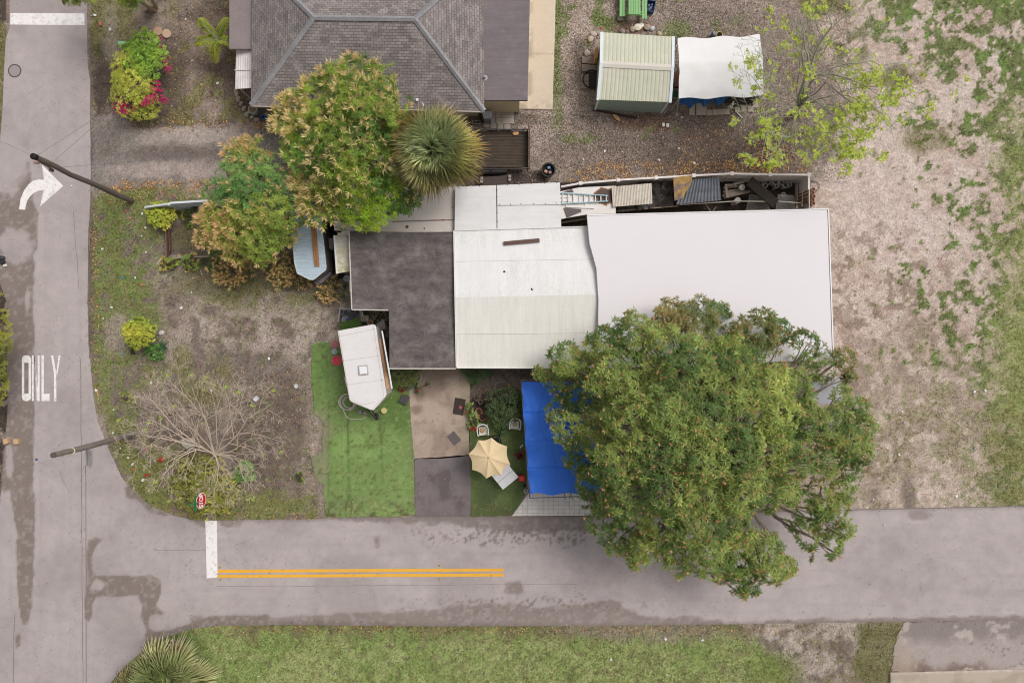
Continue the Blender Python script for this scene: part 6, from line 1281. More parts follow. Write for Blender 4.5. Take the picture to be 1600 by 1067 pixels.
# stop sign
sp = thing('stop_sign', 'red octagonal STOP sign facing the side street at the grassy corner', 'stop sign', (*P(313.5, 782, 2.35).xy, 0))
q = P(313.5, 782, 2.35); q.z = 2.35; tilt = Matrix.Rotation(R(-12), 3, 'Y')
def octa(r_, x0, x1, name, mat, par):
    m = MB(); vs = []
    for xx in (x0, x1):
        for k_ in range(8): a = math.pi / 8 + k_ * math.pi / 4; vs.append(Vector((q.x, q.y, q.z)) + tilt @ Vector((xx, r_ * math.cos(a), r_ * math.sin(a))))
    m.add(vs, [tuple(range(7, -1, -1)), tuple(range(8, 16))] + [(k_, (k_ + 1) % 8, 8 + (k_ + 1) % 8, 8 + k_) for k_ in range(8)]); return m.build(name, mat, par)
pl = octa(.42, .03, .034, 'panel', M('sign_white', (244, 244, 244), .4, .01), sp); octa(.385, .035, .037, 'red_field', M('sign_red', (206, 24, 32), .35, .03), pl)
def text_mesh(body, size, name):
    cu = bpy.data.curves.new(name, 'FONT'); cu.body = body; cu.size = size; cu.align_x = 'CENTER'; cu.align_y = 'CENTER'; cu.extrude = .002; cu.offset = .012
    ob_ = bpy.data.objects.new(name, cu); C.objects.link(ob_); dg = bpy.context.evaluated_depsgraph_get(); dg.update(); me = bpy.data.meshes.new_from_object(ob_.evaluated_get(dg)); bpy.data.objects.remove(ob_); return me
me = text_mesh('STOP', .34, 'lettering'); zs = [v.co for v in me.vertices]; 
basis = Matrix(((0, 0, 1), (1, 0, 0), (0, 1, 0)))
for v in me.vertices: v.co = Vector((q.x, q.y, q.z)) + tilt @ (Vector((.042, 0, 0)) + basis @ Vector((v.co.x * .86, v.co.y * 1.25, v.co.z)))
me.materials.clear(); me.materials.append(M('sign_white', (244, 244, 244), .4, .01)); link_mesh('lettering', me, pl)
m = MB(); m.box((q.x, q.y, 1.45), (.05, .05, 2.9)); m.build('post', M('galv_dull', (140, 130, 124), .6, .2, 6), sp)
m = MB(); m.box((q.x - .02, q.y + .0, 2.98), (.03, .75, .16)); m.box((q.x - .02, q.y, 3.14), (.6, .03, .14)); m.build('street_name_blade', M('sign_green', (40, 126, 92), .4, .05), sp)
# roadside boxes and bundles at the far left
for (px, py, r_, lb) in ((10, 689, .3, 'left tan cardboard box at the left road edge below the word ONLY'), (26, 689.5, 0, 'right tan cardboard box on the left road below the word ONLY')):
    b_ = MB(); b_.box((*XY(px, py, .1), .1), (.25, .28, .2), r_); b_.add([], []); o = b_.build('cardboard_box', M('cardboard', (206, 172, 130), .85, .12, 6), loc=(*XY(px, py), 0), bevel=.01); tag(o, lb, 'box')
m = MB(); m.rock((*XY(4, 404), .12), (.2, .13, .14), 0, 3, 12, 8); m.rock((*XY(6, 410), .1), (.16, .12, .12), .4, 7, 12, 8); tag(m.build('trash_bag', M('trash_black', (60, 62, 64), .35, .2, 7), loc=(*XY(4, 407), 0), smooth=True), 'dark trash bag at the left edge of the road', 'trash bag')
m = MB(); m.box((*XY(9, 415), .05), (.18, .12, .1), .3); tag(m.build('takeaway_box', WHITE, loc=(*XY(9, 415), 0), bevel=.02), 'white takeaway box beside the trash bag at the road edge', 'box')
m = MB(); m.lathe(*XY(57.5, 717.5), 0, [(.06, 0), (.06, .04), (.04, .05), (0, .05)], 12); tag(m.build('bottle_cap', M('blue_cap', (50, 90, 140), .4), loc=(*XY(57.5, 717.5), .004)), 'blue can lying on the left road near the pole top', 'can')
m = MB(); m.tube([(*XY(399, 625), .12), (*XY(404, 620), .12)], .13, 14); tag(m.build('white_bucket', M('bucket_white', (220, 222, 226), .4, .06, 6), loc=(*XY(401, 623), 0)), 'white bucket tipped over among the twigs of the bare tree', 'bucket')
for q, c_, lb in (((463, 603), (206, 206, 200), 'white round can lid on the bare dirt left of the turf'), ((469.5, 604.5), (146, 138, 132), 'grey round lid beside the white one left of the turf')):
    m = MB(); m.lathe(*XY(*q), 0, [(.11, 0), (.12, .08), (.09, .085), (.08, .05), (0, .05)], 18); tag(m.build('round_can', M('can_%d_b' % c_[0], c_, .5, .15, 10), loc=(*XY(*q), 0)), lb, 'can')
m = MB(); m.rock((*XY(253, 520), .05), (.17, .13, .08), .3, 3); tag(m.build('stone', M('white_stone', (206, 200, 196), .9, .1, 8), loc=(*XY(253, 520), 0)), 'pale stone right of the bright yellow-green bush', 'stone')
bs = thing('garden_statue', 'pale grey birdbath like stone seen through the branches of the bare tree', 'statue', (*XY(299, 692), 0))
m = MB(); m.lathe(*XY(299, 689), 0, [(.2, 0), (.18, .1), (.1, .15), (.1, .5), (.24, .6), (.26, .64), (.2, .6), (0, .58)], 20); m.build('basin', M('stone_grey', (176, 166, 156), .9, .15, 8), bs); m = MB(); m.box((*XY(299, 697), .1), (.4, .3, .2)); m.build('base_block', M('stone_grey', (176, 166, 156), .9, .15, 8), bs)
for q, r_, lb in (((252, 718), .2, 'red plastic dish under the left branches of the bare tree'), ((230, 742), .13, 'small red rag on the grass below the red dish'), ((228, 701), .08, 'dark red scrap near the pole base')):
    m = MB(); m.rock((*XY(*q), .04), (r_, r_ * .7, .05), .4, int(r_ * 100)); tag(m.build('red_item', M('red_dull', (176, 60, 50), .7, .3, 8), loc=(*XY(*q), 0)), lb, 'red litter')

# loose pieces of these parts become parts of their own
def split_loose(o, nm):
    me = o.data; n = len(me.vertices); par = list(range(n))
    def fd(a):
        while par[a] != a: par[a] = par[par[a]]; a = par[a]
        return a
    for p in me.polygons:
        v = p.vertices
        for k_ in v[1:]: par[fd(k_)] = fd(v[0])
    groups = {}
    for p in me.polygons: groups.setdefault(fd(p.vertices[0]), []).append(tuple(p.vertices))
    if len(groups) < 2: return
    for fs in groups.values():
        ids = sorted({i for f in fs for i in f}); mp_ = {i: k_ for k_, i in enumerate(ids)}
        m2 = bpy.data.meshes.new(nm); m2.from_pydata([me.vertices[i].co[:] for i in ids], [], [tuple(mp_[i] for i in f) for f in fs]); m2.materials.append(me.materials[0])
        q = bpy.data.objects.new(nm, m2); C.objects.link(q); q.parent = o.parent; q.location = o.location
    bpy.data.objects.remove(o)
for o in list(C.objects):
    nm = {'posts': 'post', 'wheels': 'wheel', 'corner_posts': 'corner_post', 'corner_trim': 'corner_trim', 'edge_trim': 'edge_trim', 'poles': 'pole'}.get(o.name.split('.')[0])
    if nm and o.parent: split_loose(o, nm)
# ================================================================ VEGETATION
BARK = M('grey_bark', (140, 126, 112), .9, .25, 3, .5, streak=(5, 5, .8)); BARKD = M('dark_bark', (96, 82, 72), .9, .25, 3, .5); BARKP = M('pale_bark', (172, 158, 134), .9, .2, 4, .4)
def crown_tree(name, label, base, lobes, dens, L, W, cols, seed, group=None, cat='tree', pan=None, trunk_r=.22, nleaf=11, bark=None, spread=(55, 108), fork=1.6, lowcut=-.15, droop=.2, flat=.75, gaps=0, tipmix=(1.25, 1.2, 1.1), limbs=True, jit=.3):
    """lobes: (px, py, r_px, z, colour index[, density factor, panicle factor])"""
    r_ = np.random.RandomState(seed); bx, by = XY(*base)
    t = thing(name, label, cat, (bx, by, 0), group)
    bag = LeafBag(); tw = MB()
    hub = Vector((bx, by, fork)) + Vector((0, 0, 0)); rr = random.Random(seed)
    if limbs: tw.tube([(bx, by, -.1), (bx + .04, by, fork * .5), (bx, by + .03, fork + .1)], [trunk_r * 1.25, trunk_r, trunk_r * .9], 12)
    for n_, lb in enumerate(lobes):
        px, py, rp, z, ci = lb[:5]; df = lb[5] if len(lb) > 5 else 1; pf = lb[6] if len(lb) > 6 else 1
        pts, nr = lobe_points(px, py, z - .3, rp, dens * df, flat, r_, .36, lowcut, 0, seed)
        if gaps:
            q = fbm(pts[:, 0] * 10, pts[:, 1] * 10 + pts[:, 2] * 8, 9, 3, seed); k_ = q > gaps; pts, nr = pts[k_], nr[k_]
        N = len(pts); base_c = np.array(cols[ci][0]); alt = np.array(cols[ci][1])
        q = fbm(pts[:, 0] * 10 + 500, pts[:, 1] * 10 + 500, 11, 3, seed + 5)[:, None]; mixf = np.clip((q - .35) * 3.2, 0, 1)
        cc = base_c * (1 - mixf) + alt * mixf
        old = r_.rand(N, 1) < .10; cc = np.where(old, cc * .72, cc); new = r_.rand(N, 1) < .08; cc = np.where(new, cc * 1.45, cc)
        rosettes(bag, pts, nr, cc, nleaf, L, W, spread, r_, None if tipmix is None else cc * np.array([tipmix]), jit, droop)
        if pan:
            pcols, prob, n_st, pl, pw = pan; k_ = (r_.rand(N) < prob * pf)
            pc = np.array(pcols[r_.randint(len(pcols))]); pm = r_.rand(k_.sum(), 1); pc2 = np.array(pcols[0]) * pm + np.array(pcols[-1]) * (1 - pm)
            panicles(bag, pts[k_] + nr[k_] * L * .25, nr[k_], pc2, n_st, pl, pw, r_)
        c = P(px, py, z); rad = rp * (H - z) / F
        if not limbs: continue
        end = Vector((c.x, c.y, z - rad * .2)); cp_ = curve_pts(hub, end, 7, -.25, .07, seed + n_)
        th = trunk_r * (.55 if rad > 1 else .34); th *= .4 if df < .7 else 1
        if df < .7 and n_ % 3: continue
        tw.tube(cp_, [max(.012, th * (1 - .85 * i_ / 7)) for i_ in range(8)], 7)
        for k2 in range(5 if rad > .8 else 3):     # twigs out to the leaves
            j_ = rr.randrange(len(pts)); a_ = cp_[rr.randint(4, 7)]; tw.tube(curve_pts(a_, Vector(pts[j_]), 3, 0, .08, n_ * 9 + k2), [.045, .035, .025, .012], 5)
    if limbs: tw.build('trunk', bark or BARK, t, smooth=True)
    bag.build('crown', t); return t
def sC(*a): return s(*a)
DK = (sC(84, 110, 60), sC(116, 138, 76)); MD = (sC(94, 119, 62), sC(146, 162, 88)); LT = (sC(116, 140, 68), sC(168, 180, 98)); RD = (sC(104, 118, 66), sC(148, 144, 88)); DD = (sC(98, 110, 66), sC(120, 132, 78))
PK = [sC(226, 168, 132), sC(226, 190, 132)]
big = [ # big mango, from the lower skirts to the top
 (1085, 505, 42, 4.8, 3), (1045, 500, 34, 4.8, 3, 1, 3), (1120, 490, 22, 4.6, 4), (1185, 520, 44, 4.8, 3), (1150, 530, 28, 4.5, 4), (1215, 520, 25, 4.8, 4), (1262, 540, 27, 4.6, 0, .8), (1242, 575, 22, 4.4, 0, .55), (1285, 575, 28, 4.6, 0, .6), (1318, 560, 22, 4.2, 3, .8, 2), (1328, 590, 16, 4.2, 3, .8, 2),
 (885, 562, 32, 4.6, 1), (868, 590, 26, 4.4, 1), (845, 585, 14, 4.2, 1), (946, 535, 34, 5.5, 1), (918, 575, 30, 5.0, 0), (985, 525, 40, 5.8, 1), (1035, 545, 46, 6.6, 1), (1095, 560, 48, 7.0, 1), (960, 590, 46, 6.4, 1), (1015, 600, 46, 7.2, 2), (1130, 555, 40, 6.6, 2), (1075, 590, 54, 7.8, 1), (1140, 595, 52, 8.0, 1), (1205, 600, 40, 6.8, 2),
 (1165, 560, 30, 6.2, 0), (1240, 615, 40, 6.6, 1), (1315, 620, 20, 4.6, 0, .8), (1335, 640, 26, 4.8, 0), (1352, 665, 22, 4.8, 0), (1345, 705, 26, 4.8, 0),
 (872, 640, 24, 4.6, 0, .8), (890, 672, 28, 4.9, 0), (905, 625, 30, 5.0, 4), (940, 645, 36, 5.8, 0), (990, 655, 48, 8.0, 1), (935, 690, 38, 6.4, 1), (1045, 650, 50, 8.8, 1), (1100, 650, 52, 9.1, 1), (1160, 655, 50, 8.8, 0), (1210, 650, 44, 8.0, 2), (1255, 660, 40, 7.0, 1), (1300, 665, 38, 6.2, 0), (1325, 690, 34, 5.6, 1),
 (905, 715, 30, 5.4, 1), (965, 725, 46, 7.4, 1), (1025, 705, 54, 9.0, 1), (1090, 715, 56, 9.3, 1), (1150, 710, 50, 8.8, 1), (1200, 705, 44, 8.0, 0), (1240, 720, 36, 7.0, 0), (1285, 715, 34, 5.8, 1, .8), (1325, 735, 26, 5.0, 1, .8), (1320, 765, 22, 4.6, 0, .6),
 (930, 760, 36, 5.8, 0), (985, 775, 44, 7.2, 1), (1045, 765, 48, 8.2, 1), (1105, 770, 50, 8.3, 1), (1160, 765, 44, 7.8, 1), (1205, 765, 36, 6.8, 1), (1230, 770, 24, 6.0, 1),
 (945, 805, 32, 5.2, 0), (970, 840, 32, 5.0, 1), (1005, 855, 30, 5.0, 1), (995, 875, 18, 4.6, 1), (1030, 820, 46, 6.6, 2), (1085, 820, 48, 6.8, 1), (1140, 815, 42, 6.4, 0), (1060, 865, 34, 5.4, 0), (1105, 870, 40, 5.5, 1), (1150, 865, 44, 5.6, 2), (1195, 860, 34, 5.2, 0), (1225, 885, 22, 4.8, 0), (1165, 905, 30, 4.8, 0), (1205, 890, 26, 4.8, 1), (1130, 895, 20, 4.6, 3, .6, 2), (1160, 922, 12, 4.4, 1),
 (1260, 800, 30, 4.8, 0, .68), (1290, 812, 32, 4.8, 0, .69), (1322, 825, 19, 4.6, 0, .9), (1300, 850, 22, 4.4, 0, .9), (1262, 840, 24, 4.4, 0, .6), (1285, 790, 28, 4.8, 0, .69), (1262, 870, 9, 4.2, 0, .69), (1285, 760, 28, 4.6, 3, .55), (1310, 790, 22, 4.6, 0, .8), (1245, 822, 16, 4.5, 0, .5)]
crown_tree('mango_tree', 'huge spreading dark green mango tree over the side street and the big white roof', (1100, 715), [(a_[0], a_[1], a_[2] * .84, a_[3] + .7 * math.sin(i_ * 2.4), *a_[4:]) for i_, a_ in enumerate(big)], 18, .25, .046, [MD, MD, LT, RD, DK], 11, pan=(PK, .30, 7, .13, .036), trunk_r=.42, nleaf=12, tipmix=(1.45, 1.4, 1.25), jit=.4, fork=2.2, bark=BARK)
OR = [sC(246, 228, 164), sC(244, 214, 160)]
YG = (sC(148, 180, 50), sC(190, 210, 66)); M2 = (sC(88, 120, 46), sC(150, 172, 68)); M3 = (sC(130, 156, 56), sC(184, 190, 84)); BL = (sC(112, 158, 70), sC(150, 186, 84))
t1 = [(560, 118, 36, 5.2, 1), (525, 135, 38, 5.4, 1), (590, 130, 34, 5.2, 1), (495, 155, 34, 5.0, 2, 1, 1.6), (462, 165, 24, 4.6, 2, 1, 2.6), (450, 190, 24, 4.4, 2, 1, 2.8), (560, 165, 48, 6.6, 1), (605, 175, 36, 5.8, 1), (520, 190, 44, 6.8, 1), (475, 205, 34, 5.6, 2, 1, 1.8), (580, 215, 48, 6.8, 1), (530, 235, 48, 6.8, 1), (480, 240, 38, 5.6, 3, 1, .3), (458, 235, 24, 4.8, 0, 1, .2), (608, 200, 26, 5.0, 1), (600, 260, 44, 5.8, 1, 1, .2), (560, 275, 44, 6.2, 1, 1, .6),
      (515, 275, 36, 6.0, 1, 1, 1.6), (480, 290, 28, 5.0, 2, 1, 2.4), (500, 320, 34, 4.8, 2, 1, 3.0), (530, 330, 24, 4.6, 2, 1, 2.8), (560, 320, 34, 5.0, 0, 1, .2), (590, 330, 30, 4.8, 0, 1, .1), (575, 345, 20, 4.4, 0, 1, .1), (620, 310, 32, 4.6, 1, 1, .1), (645, 300, 20, 4.2, 1, 1, 0), (600, 295, 34, 5.2, 0, 1, .1), (640, 320, 16, 4.0, 2, .8, .6), (550, 250, 20, 7.0, 0, 1, .2)]
crown_tree('mango_tree', 'mango tree with tan flower sprays overhanging the south edge of the shingled roof', (555, 240), [(a_[0], a_[1], a_[2] * .9, a_[3] + .4 * math.sin(i_ * 2.4), *a_[4:]) for i_, a_ in enumerate(t1)], 18, .21, .042, [YG, M2, M3, BL], 23, pan=(OR, .22, 15, .3, .036), trunk_r=.3, nleaf=11, fork=1.8)
OP = [sC(248, 206, 160), sC(246, 218, 154)]; G2 = (sC(104, 146, 78), sC(138, 174, 96)); G3 = (sC(134, 158, 66), sC(172, 184, 88))
t2 = [(398, 235, 24, 4.2, 1, 1, 2), (375, 245, 24, 4.0, 1, 1, 2.2), (395, 262, 30, 4.6, 0, 1, .3), (362, 278, 30, 4.2, 0, 1, .15), (420, 280, 32, 4.8, 0, 1, .3), (440, 300, 30, 4.6, 0, 1, .2), (345, 305, 26, 3.8, 0, 1, .2), (390, 305, 40, 5.0, 0, 1, .15), (430, 335, 38, 4.8, 2, 1, .2), (390, 340, 36, 4.8, 2, 1, .8), (350, 335, 30, 4.0, 1, 1, 2.2), (328, 345, 22, 3.6, 1, 1, 2.6), (335, 368, 24, 3.4, 1, 1, 2.6), (365, 365, 30, 4.0, 1, 1, 2.0), (400, 375, 34, 4.2, 2, 1, .15), (425, 370, 28, 4.2, 2, 1, .3), (370, 390, 22, 3.2, 1, 1, 2.2), (410, 395, 22, 3.6, 2, 1, .3), (445, 370, 18, 3.8, 1, 1, 1.8), (465, 345, 14, 3.6, 2, 1, 1)]
crown_tree('mango_tree', 'small mango tree with orange flower sprays left of the blue roofed caravan', (392, 325), [(a_[0], a_[1], a_[2] * .92, a_[3] + .3 * math.sin(i_ * 2.4), *a_[4:]) for i_, a_ in enumerate(t2)], 19, .20, .038, [G2, G3, G3], 31, pan=(OP, .24, 15, .26, .034), trunk_r=.22, nleaf=11, fork=1.3)
lowc = (sC(96, 108, 56), sC(130, 126, 64)); LOWD = (sC(70, 88, 48), sC(96, 108, 60))
SH_ = [('low shrub with orange flower sprays at the left below the small mango tree', (365, 425), [(345, 418, 17, .9, 0, 1, 3), (365, 428, 19, .9, 0, 1, 3), (350, 432, 12, .7, 0, 1, 2.5), (388, 420, 17, 1.0, 0, 1, 3), (376, 408, 16, 1.2, 0, 1, 3), (388, 434, 10, .5, 1, 1, 0)]),
       ('low shrub with orange flower sprays right beside the pointed end of the blue caravan', (440, 428), [(422, 412, 14, .9, 0, 1, 3), (443, 415, 17, 1.0, 0, 1, 3), (452, 430, 16, .8, 0, 1, 3), (437, 436, 14, .7, 0, 1, 2.6), (463, 440, 12, .6, 1, 1, .8), (476, 440, 10, .5, 0, 1, 2.2), (455, 405, 10, 1, 0, 1, 3)]),
       ('smallest low orange flowered shrub beside the black roof below the caravan', (512, 455), [(508, 452, 13, .7, 0, 1, 3), (520, 458, 12, .6, 0, 1, 3), (512, 462, 10, .5, 0, 1, 2.4), (532, 455, 10, .5, 1, 1, 0), (522, 442, 9, .6, 0, 1, 2)])]
for n_, (lb, b_, lo) in enumerate(SH_): crown_tree('flowering_shrub', lb, b_, lo, 20, .16, .034, [lowc, LOWD], 40 + n_, group='low orange flowered shrubs', cat='shrub', pan=(OP, .42, 12, .18, .03), trunk_r=.05, nleaf=8, fork=.15)
def bush(name, label, base, lobes, cols, seed, L=.1, W=.04, dens=40, nleaf=8, cat='bush', flowers=None, group=None, spread=(40, 100), gaps=0, flat=.8):
    cols = [(np.array(a_) * .8 + .03, np.array(b_) * .85 + .03) for a_, b_ in cols]
    t = crown_tree(name, label, base, lobes, dens, L, W, cols, seed, group=group, cat=cat, trunk_r=.045, nleaf=nleaf, fork=.25, bark=BARKD, spread=spread, lowcut=-.1, gaps=gaps, flat=flat); return t
LIME = (sC(128, 172, 44), sC(160, 196, 60)); LYEL = (sC(190, 200, 66), sC(216, 218, 92)); GY = (sC(160, 184, 52), sC(206, 204, 70))
bush('lime_bush', 'bright lime green bush at the upper right of the bougainvillea', (228, 85), [(228, 72, 22, 1.6, 0), (240, 90, 22, 1.7, 0), (222, 100, 24, 1.9, 0), (238, 110, 18, 1.6, 0), (212, 82, 16, 1.5, 0), (235, 58, 10, 1.2, 0, .7), (205, 70, 8, 1.0, 0, .6)], [LIME], 51, .13, .055, 42, gaps=.3)
bush('yellow_green_bush', 'yellow-green feathery bush at the lower left of the lime green bush', (205, 135), [(200, 105, 20, 1.5, 0), (192, 128, 18, 1.5, 0), (212, 130, 26, 1.8, 0), (205, 152, 24, 1.6, 0), (225, 150, 20, 1.5, 0), (228, 172, 16, 1.2, 1), (212, 168, 16, 1.2, 1), (188, 90, 9, 1, 0, .7), (240, 165, 12, 1.1, 1), (178, 160, 9, .8, 1, .6)], [LYEL, (sC(168, 178, 62), sC(196, 200, 84))], 52, .13, .035, 46, gaps=.3)
def flowers(name, label, cat, base, lobes, col, seed, L=.07, W=.06, dens=60, stems=True, leafcol=None):
    r_ = np.random.RandomState(seed); t = thing(name, label, cat, (*XY(*base), 0)); bag = LeafBag(); tw = MB()
    for px, py, rp, z in lobes:
        if name == 'bougainvillea': z += .25; rp *= 1.12
        pts, nr = lobe_points(px, py, z, rp, dens, .7, r_, .4); k_ = r_.rand(len(pts)) < .75; pts, nr = pts[k_], nr[k_]
        rosettes(bag, pts, nr, np.tile(col, (len(pts), 1)), 4, L, W, (30, 90), r_, None, .25, 0)
        if leafcol is not None: rosettes(bag, pts[::3] - nr[::3] * .05, nr[::3], np.tile(leafcol, (len(pts[::3]), 1)), 4, L, W * .6, (40, 100), r_)
        if stems: tw.tube(curve_pts((*XY(*base), 0), P(px, py, z), 4, 0, .08, seed), .012, 5)
    bag.build('blossom', t)
    if stems: tw.build('stems', BARKD, t)
    return t
MG = s(222, 28, 124)
flowers('bougainvillea', 'magenta bougainvillea sprays round the edges of the lime and yellow-green bushes', 'bougainvillea', (225, 140), [(248, 62, 5, 1.0), (254, 76, 4, 1.0), (258, 92, 6, 1.1), (261, 103, 7, 1.1), (263, 110, 4, 1.0), (244, 138, 8, 1.3), (250, 150, 8, 1.2), (258, 158, 5, 1.0), (236, 156, 8, 1.4), (228, 162, 6, 1.3), (216, 167, 5, 1.1), (186, 168, 8, 1.0), (194, 174, 9, .9), (203, 172, 6, .9), (181, 152, 4, .9), (190, 160, 6, 1), (246, 130, 5, 1)], MG, 61, leafcol=s(110, 140, 56))
bush('round_bush', 'round bright yellow-green bush right of the leaning pole base by the short white fence', (252, 338), [(252, 337, 19, 1.0, 0), (262, 332, 13, .95, 1), (244, 342, 12, .9, 0), (260, 346, 11, .85, 1), (247, 328, 10, .9, 0)], [(sC(166, 190, 52), sC(196, 206, 66)), (sC(206, 204, 62), sC(222, 212, 84))], 71, .10, .045, 75)
bush('small_bush', 'small yellow-green bush right of the round one by the short white fence', (293, 340), [(292, 336, 9, .7, 0), (298, 343, 7, .6, 0), (296, 350, 5, .5, 0)], [(sC(130, 170, 56), sC(180, 190, 66))], 72, .09, .04, 60, gaps=.3)
bush('leafy_plant', 'small green leafy plant at the fence end touching the orange flowered mango', (305, 328), [(305, 326, 7, .7, 0), (301, 333, 5, .6, 0)], [(sC(80, 118, 60), sC(110, 140, 76))], 73, .13, .06, 40)
bush('yellowing_bush', 'low yellowing bush at the left end below the planting bed', (262, 413), [(258, 408, 7, .5, 1), (266, 412, 8, .6, 0), (255, 418, 6, .45, 1), (274, 411, 7, .6, 0), (279, 405, 5, .5, 1)], [(sC(120, 160, 58), sC(160, 178, 66)), (sC(196, 184, 96), sC(214, 200, 110))], 74, .11, .055, 46)
bush('yellowing_bush', 'low bright green and yellow bush in the middle below the planting bed', (295, 412), [(293, 408, 9, .6, 0), (300, 415, 8, .5, 0), (292, 420, 5, .4, 1), (305, 408, 6, .5, 1), (303, 400, 5, .5, 1)], [(sC(110, 160, 54), sC(150, 180, 62)), (sC(190, 180, 86), sC(210, 196, 110))], 75, .11, .055, 46)
bush('green_bush', 'green leafy bush right of the planting bed touching the orange flowered mango', (340, 400), [(342, 398, 12, .7, 0), (334, 388, 8, .6, 0), (330, 412, 8, .5, 0), (318, 410, 6, .4, 0)], [(sC(84, 126, 56), sC(110, 150, 66))], 76, .12, .055, 46)
bush('lime_shrub', 'bright lime-yellow shrub on a thin stem in the west yard', (209, 552), [(215, 512, 16, 1.9, 0), (207, 522, 15, 1.8, 0), (225, 522, 15, 1.8, 0), (222, 508, 11, 1.8, 0), (216, 530, 13, 1.6, 0), (232, 530, 8, 1.5, 0), (198, 512, 7, 1.6, 0), (238, 512, 6, 1.6, 0)], [GY], 77, .11, .06, 60, gaps=.25)
bush('green_bush', 'small fresh green bush below the lime-yellow shrub', (242, 553), [(241, 550, 12, .6, 0), (235, 545, 8, .5, 0), (250, 556, 7, .4, 0)], [(sC(96, 152, 54), sC(126, 178, 66))], 78, .10, .05, 55)
def spiky(name, label, px, py, n_, L, W, col, tip, seed, z0=.15, cat='plant', el=(5, 50), group=None):
    r_ = np.random.RandomState(seed); t = thing(name, label, cat, (*XY(px, py), 0), group); bag = LeafBag(); b = np.tile(np.array(P(px, py, z0)), (n_, 1))
    a = r_.rand(n_) * 2 * np.pi; e = np.radians(el[0] + (el[1] - el[0]) * r_.rand(n_)); dv = np.stack([np.cos(a) * np.cos(e), np.sin(a) * np.cos(e), np.sin(e)], 1)
    sd = np.stack([-np.sin(a), np.cos(a), 0 * a], 1); bag.put(*leaves(b, dv, sd, L * (.7 + .5 * r_.rand(n_)), np.full(n_, W), jitter(np.tile(col, (n_, 1)), n_, .2, r_), jitter(np.tile(tip, (n_, 1)), n_, .2, r_), .25)); bag.build('leaf_rosette', t)
    m = MB(); m.tube([(*XY(px, py), 0), P(px, py, z0 + .05)], .04, 6); m.build('stem', BARKD, t); return t
spiky('spiky_plant', 'dark green spiky plant right of the small fresh green bush', 254, 541, 34, .42, .05, s(58, 108, 60), s(86, 136, 78), 81)
bush('pale_bush', 'faint yellow-green bush on the grass left of the bare tree', (198, 622), [(198, 622, 9, .4, 0, .5), (206, 626, 8, .35, 0, .5), (192, 618, 5, .3, 0, .5)], [(sC(150, 168, 70), sC(176, 186, 84))], 82, .09, .04, 45)
OLB = (sC(156, 160, 66), sC(186, 186, 84))
bush('olive_bush', 'wide olive-green bush beneath the bare tree behind the stop sign', (320, 755), [(300, 750, 24, 1.3, 0), (330, 745, 26, 1.4, 0), (350, 765, 22, 1.2, 0), (320, 775, 26, 1.2, 0), (295, 775, 20, 1.0, 0), (345, 785, 18, .9, 0), (310, 795, 14, .6, 0, .7), (280, 760, 14, .8, 0), (362, 775, 12, .8, 0), (318, 722, 14, 1, 0, .6), (290, 730, 12, .9, 0, .7)], [OLB], 83, .09, .045, 62, gaps=.2)
bush('pale_green_bush', 'small pale green bush at the right edge of the bare tree', (382, 738), [(382, 735, 13, .9, 0), (376, 742, 10, .8, 0), (390, 742, 9, .8, 0), (384, 728, 8, .9, 0)], [(sC(146, 188, 98), sC(170, 206, 122))], 84, .11, .05, 60)
bush('weed', 'small green weed with a red flower on the dirt beside the turf', (469, 747), [(466, 744, 5, .3, 0), (471, 750, 5, .3, 0), (470, 741, 4, .25, 0)], [(sC(110, 150, 62), sC(150, 180, 70))], 85, .1, .05, 45)
# left edge hedge and top-left tree
hl = (sC(108, 116, 52), sC(158, 160, 66))
crown_tree('roadside_bush', 'tall yellow-green bush overhanging the left road edge beside the word ONLY', (-25, 560), [(-8, 490, 18, 2.4, 0), (-4, 515, 20, 2.6, 0), (4, 535, 15, 2.6, 0), (-6, 550, 20, 2.8, 0), (-10, 580, 22, 2.8, 0), (2, 600, 14, 2.4, 0), (-8, 620, 16, 2.2, 0), (-30, 540, 34, 3.4, 0), (-30, 600, 30, 3.0, 0), (-12, 465, 12, 2.0, 0), (12, 520, 8, 2.4, 0, .6), (12, 592, 8, 2.2, 0, .6)], 24, .15, .04, [hl], 86, cat='bush', trunk_r=.1, nleaf=9, fork=.8)
for lb, b_, lo, nm in (('green tree branch hanging into the frame above the white stop line', (120, -70), [(105, -4, 12, 4.0, 0, .8), (118, -8, 14, 4.2, 0), (130, -20, 24, 4.6, 0), (100, -30, 26, 4.8, 0), (140, -50, 34, 5, 0), (112, 2, 6, 3.8, 0, .6)], 'roadside_tree'), ('drooping yellow-green branch at the top edge beside the grey trunks', (236, 15), [(193, -2, 9, 3.6, 0), (200, 5, 9, 3.4, 0), (212, 3, 5, 3.0, 1), (190, -18, 18, 4.2, 0), (225, -30, 26, 5, 0), (207, -4, 9, 3.6, 0), (210, 6, 5, 3, 1)], 'leaning_tree')):
    crown_tree(nm, lb, b_, lo, 18, .24, .045, [(sC(104, 132, 54), sC(150, 164, 66)), (sC(140, 170, 96), sC(150, 184, 104))], 87 + len(nm), trunk_r=.13, nleaf=9, fork=1.0, bark=BARKP)
m = MB(); m.tube([(*XY(241, 16), 0), P(225, 5, 1.2), P(210, -3, 2.2), P(196, -18, 3.2)], [.13, .12, .1, .08], 10); m.tube([(*XY(244, 12), 0), P(238, 0, 1.4), P(228, -20, 3.0)], [.11, .09, .08], 10); tag(m.build('forked_trunk', BARKP, loc=(*XY(243, 14), 0), smooth=True), 'pale grey forked trunk leaning out of the top edge of the picture', 'tree trunk')
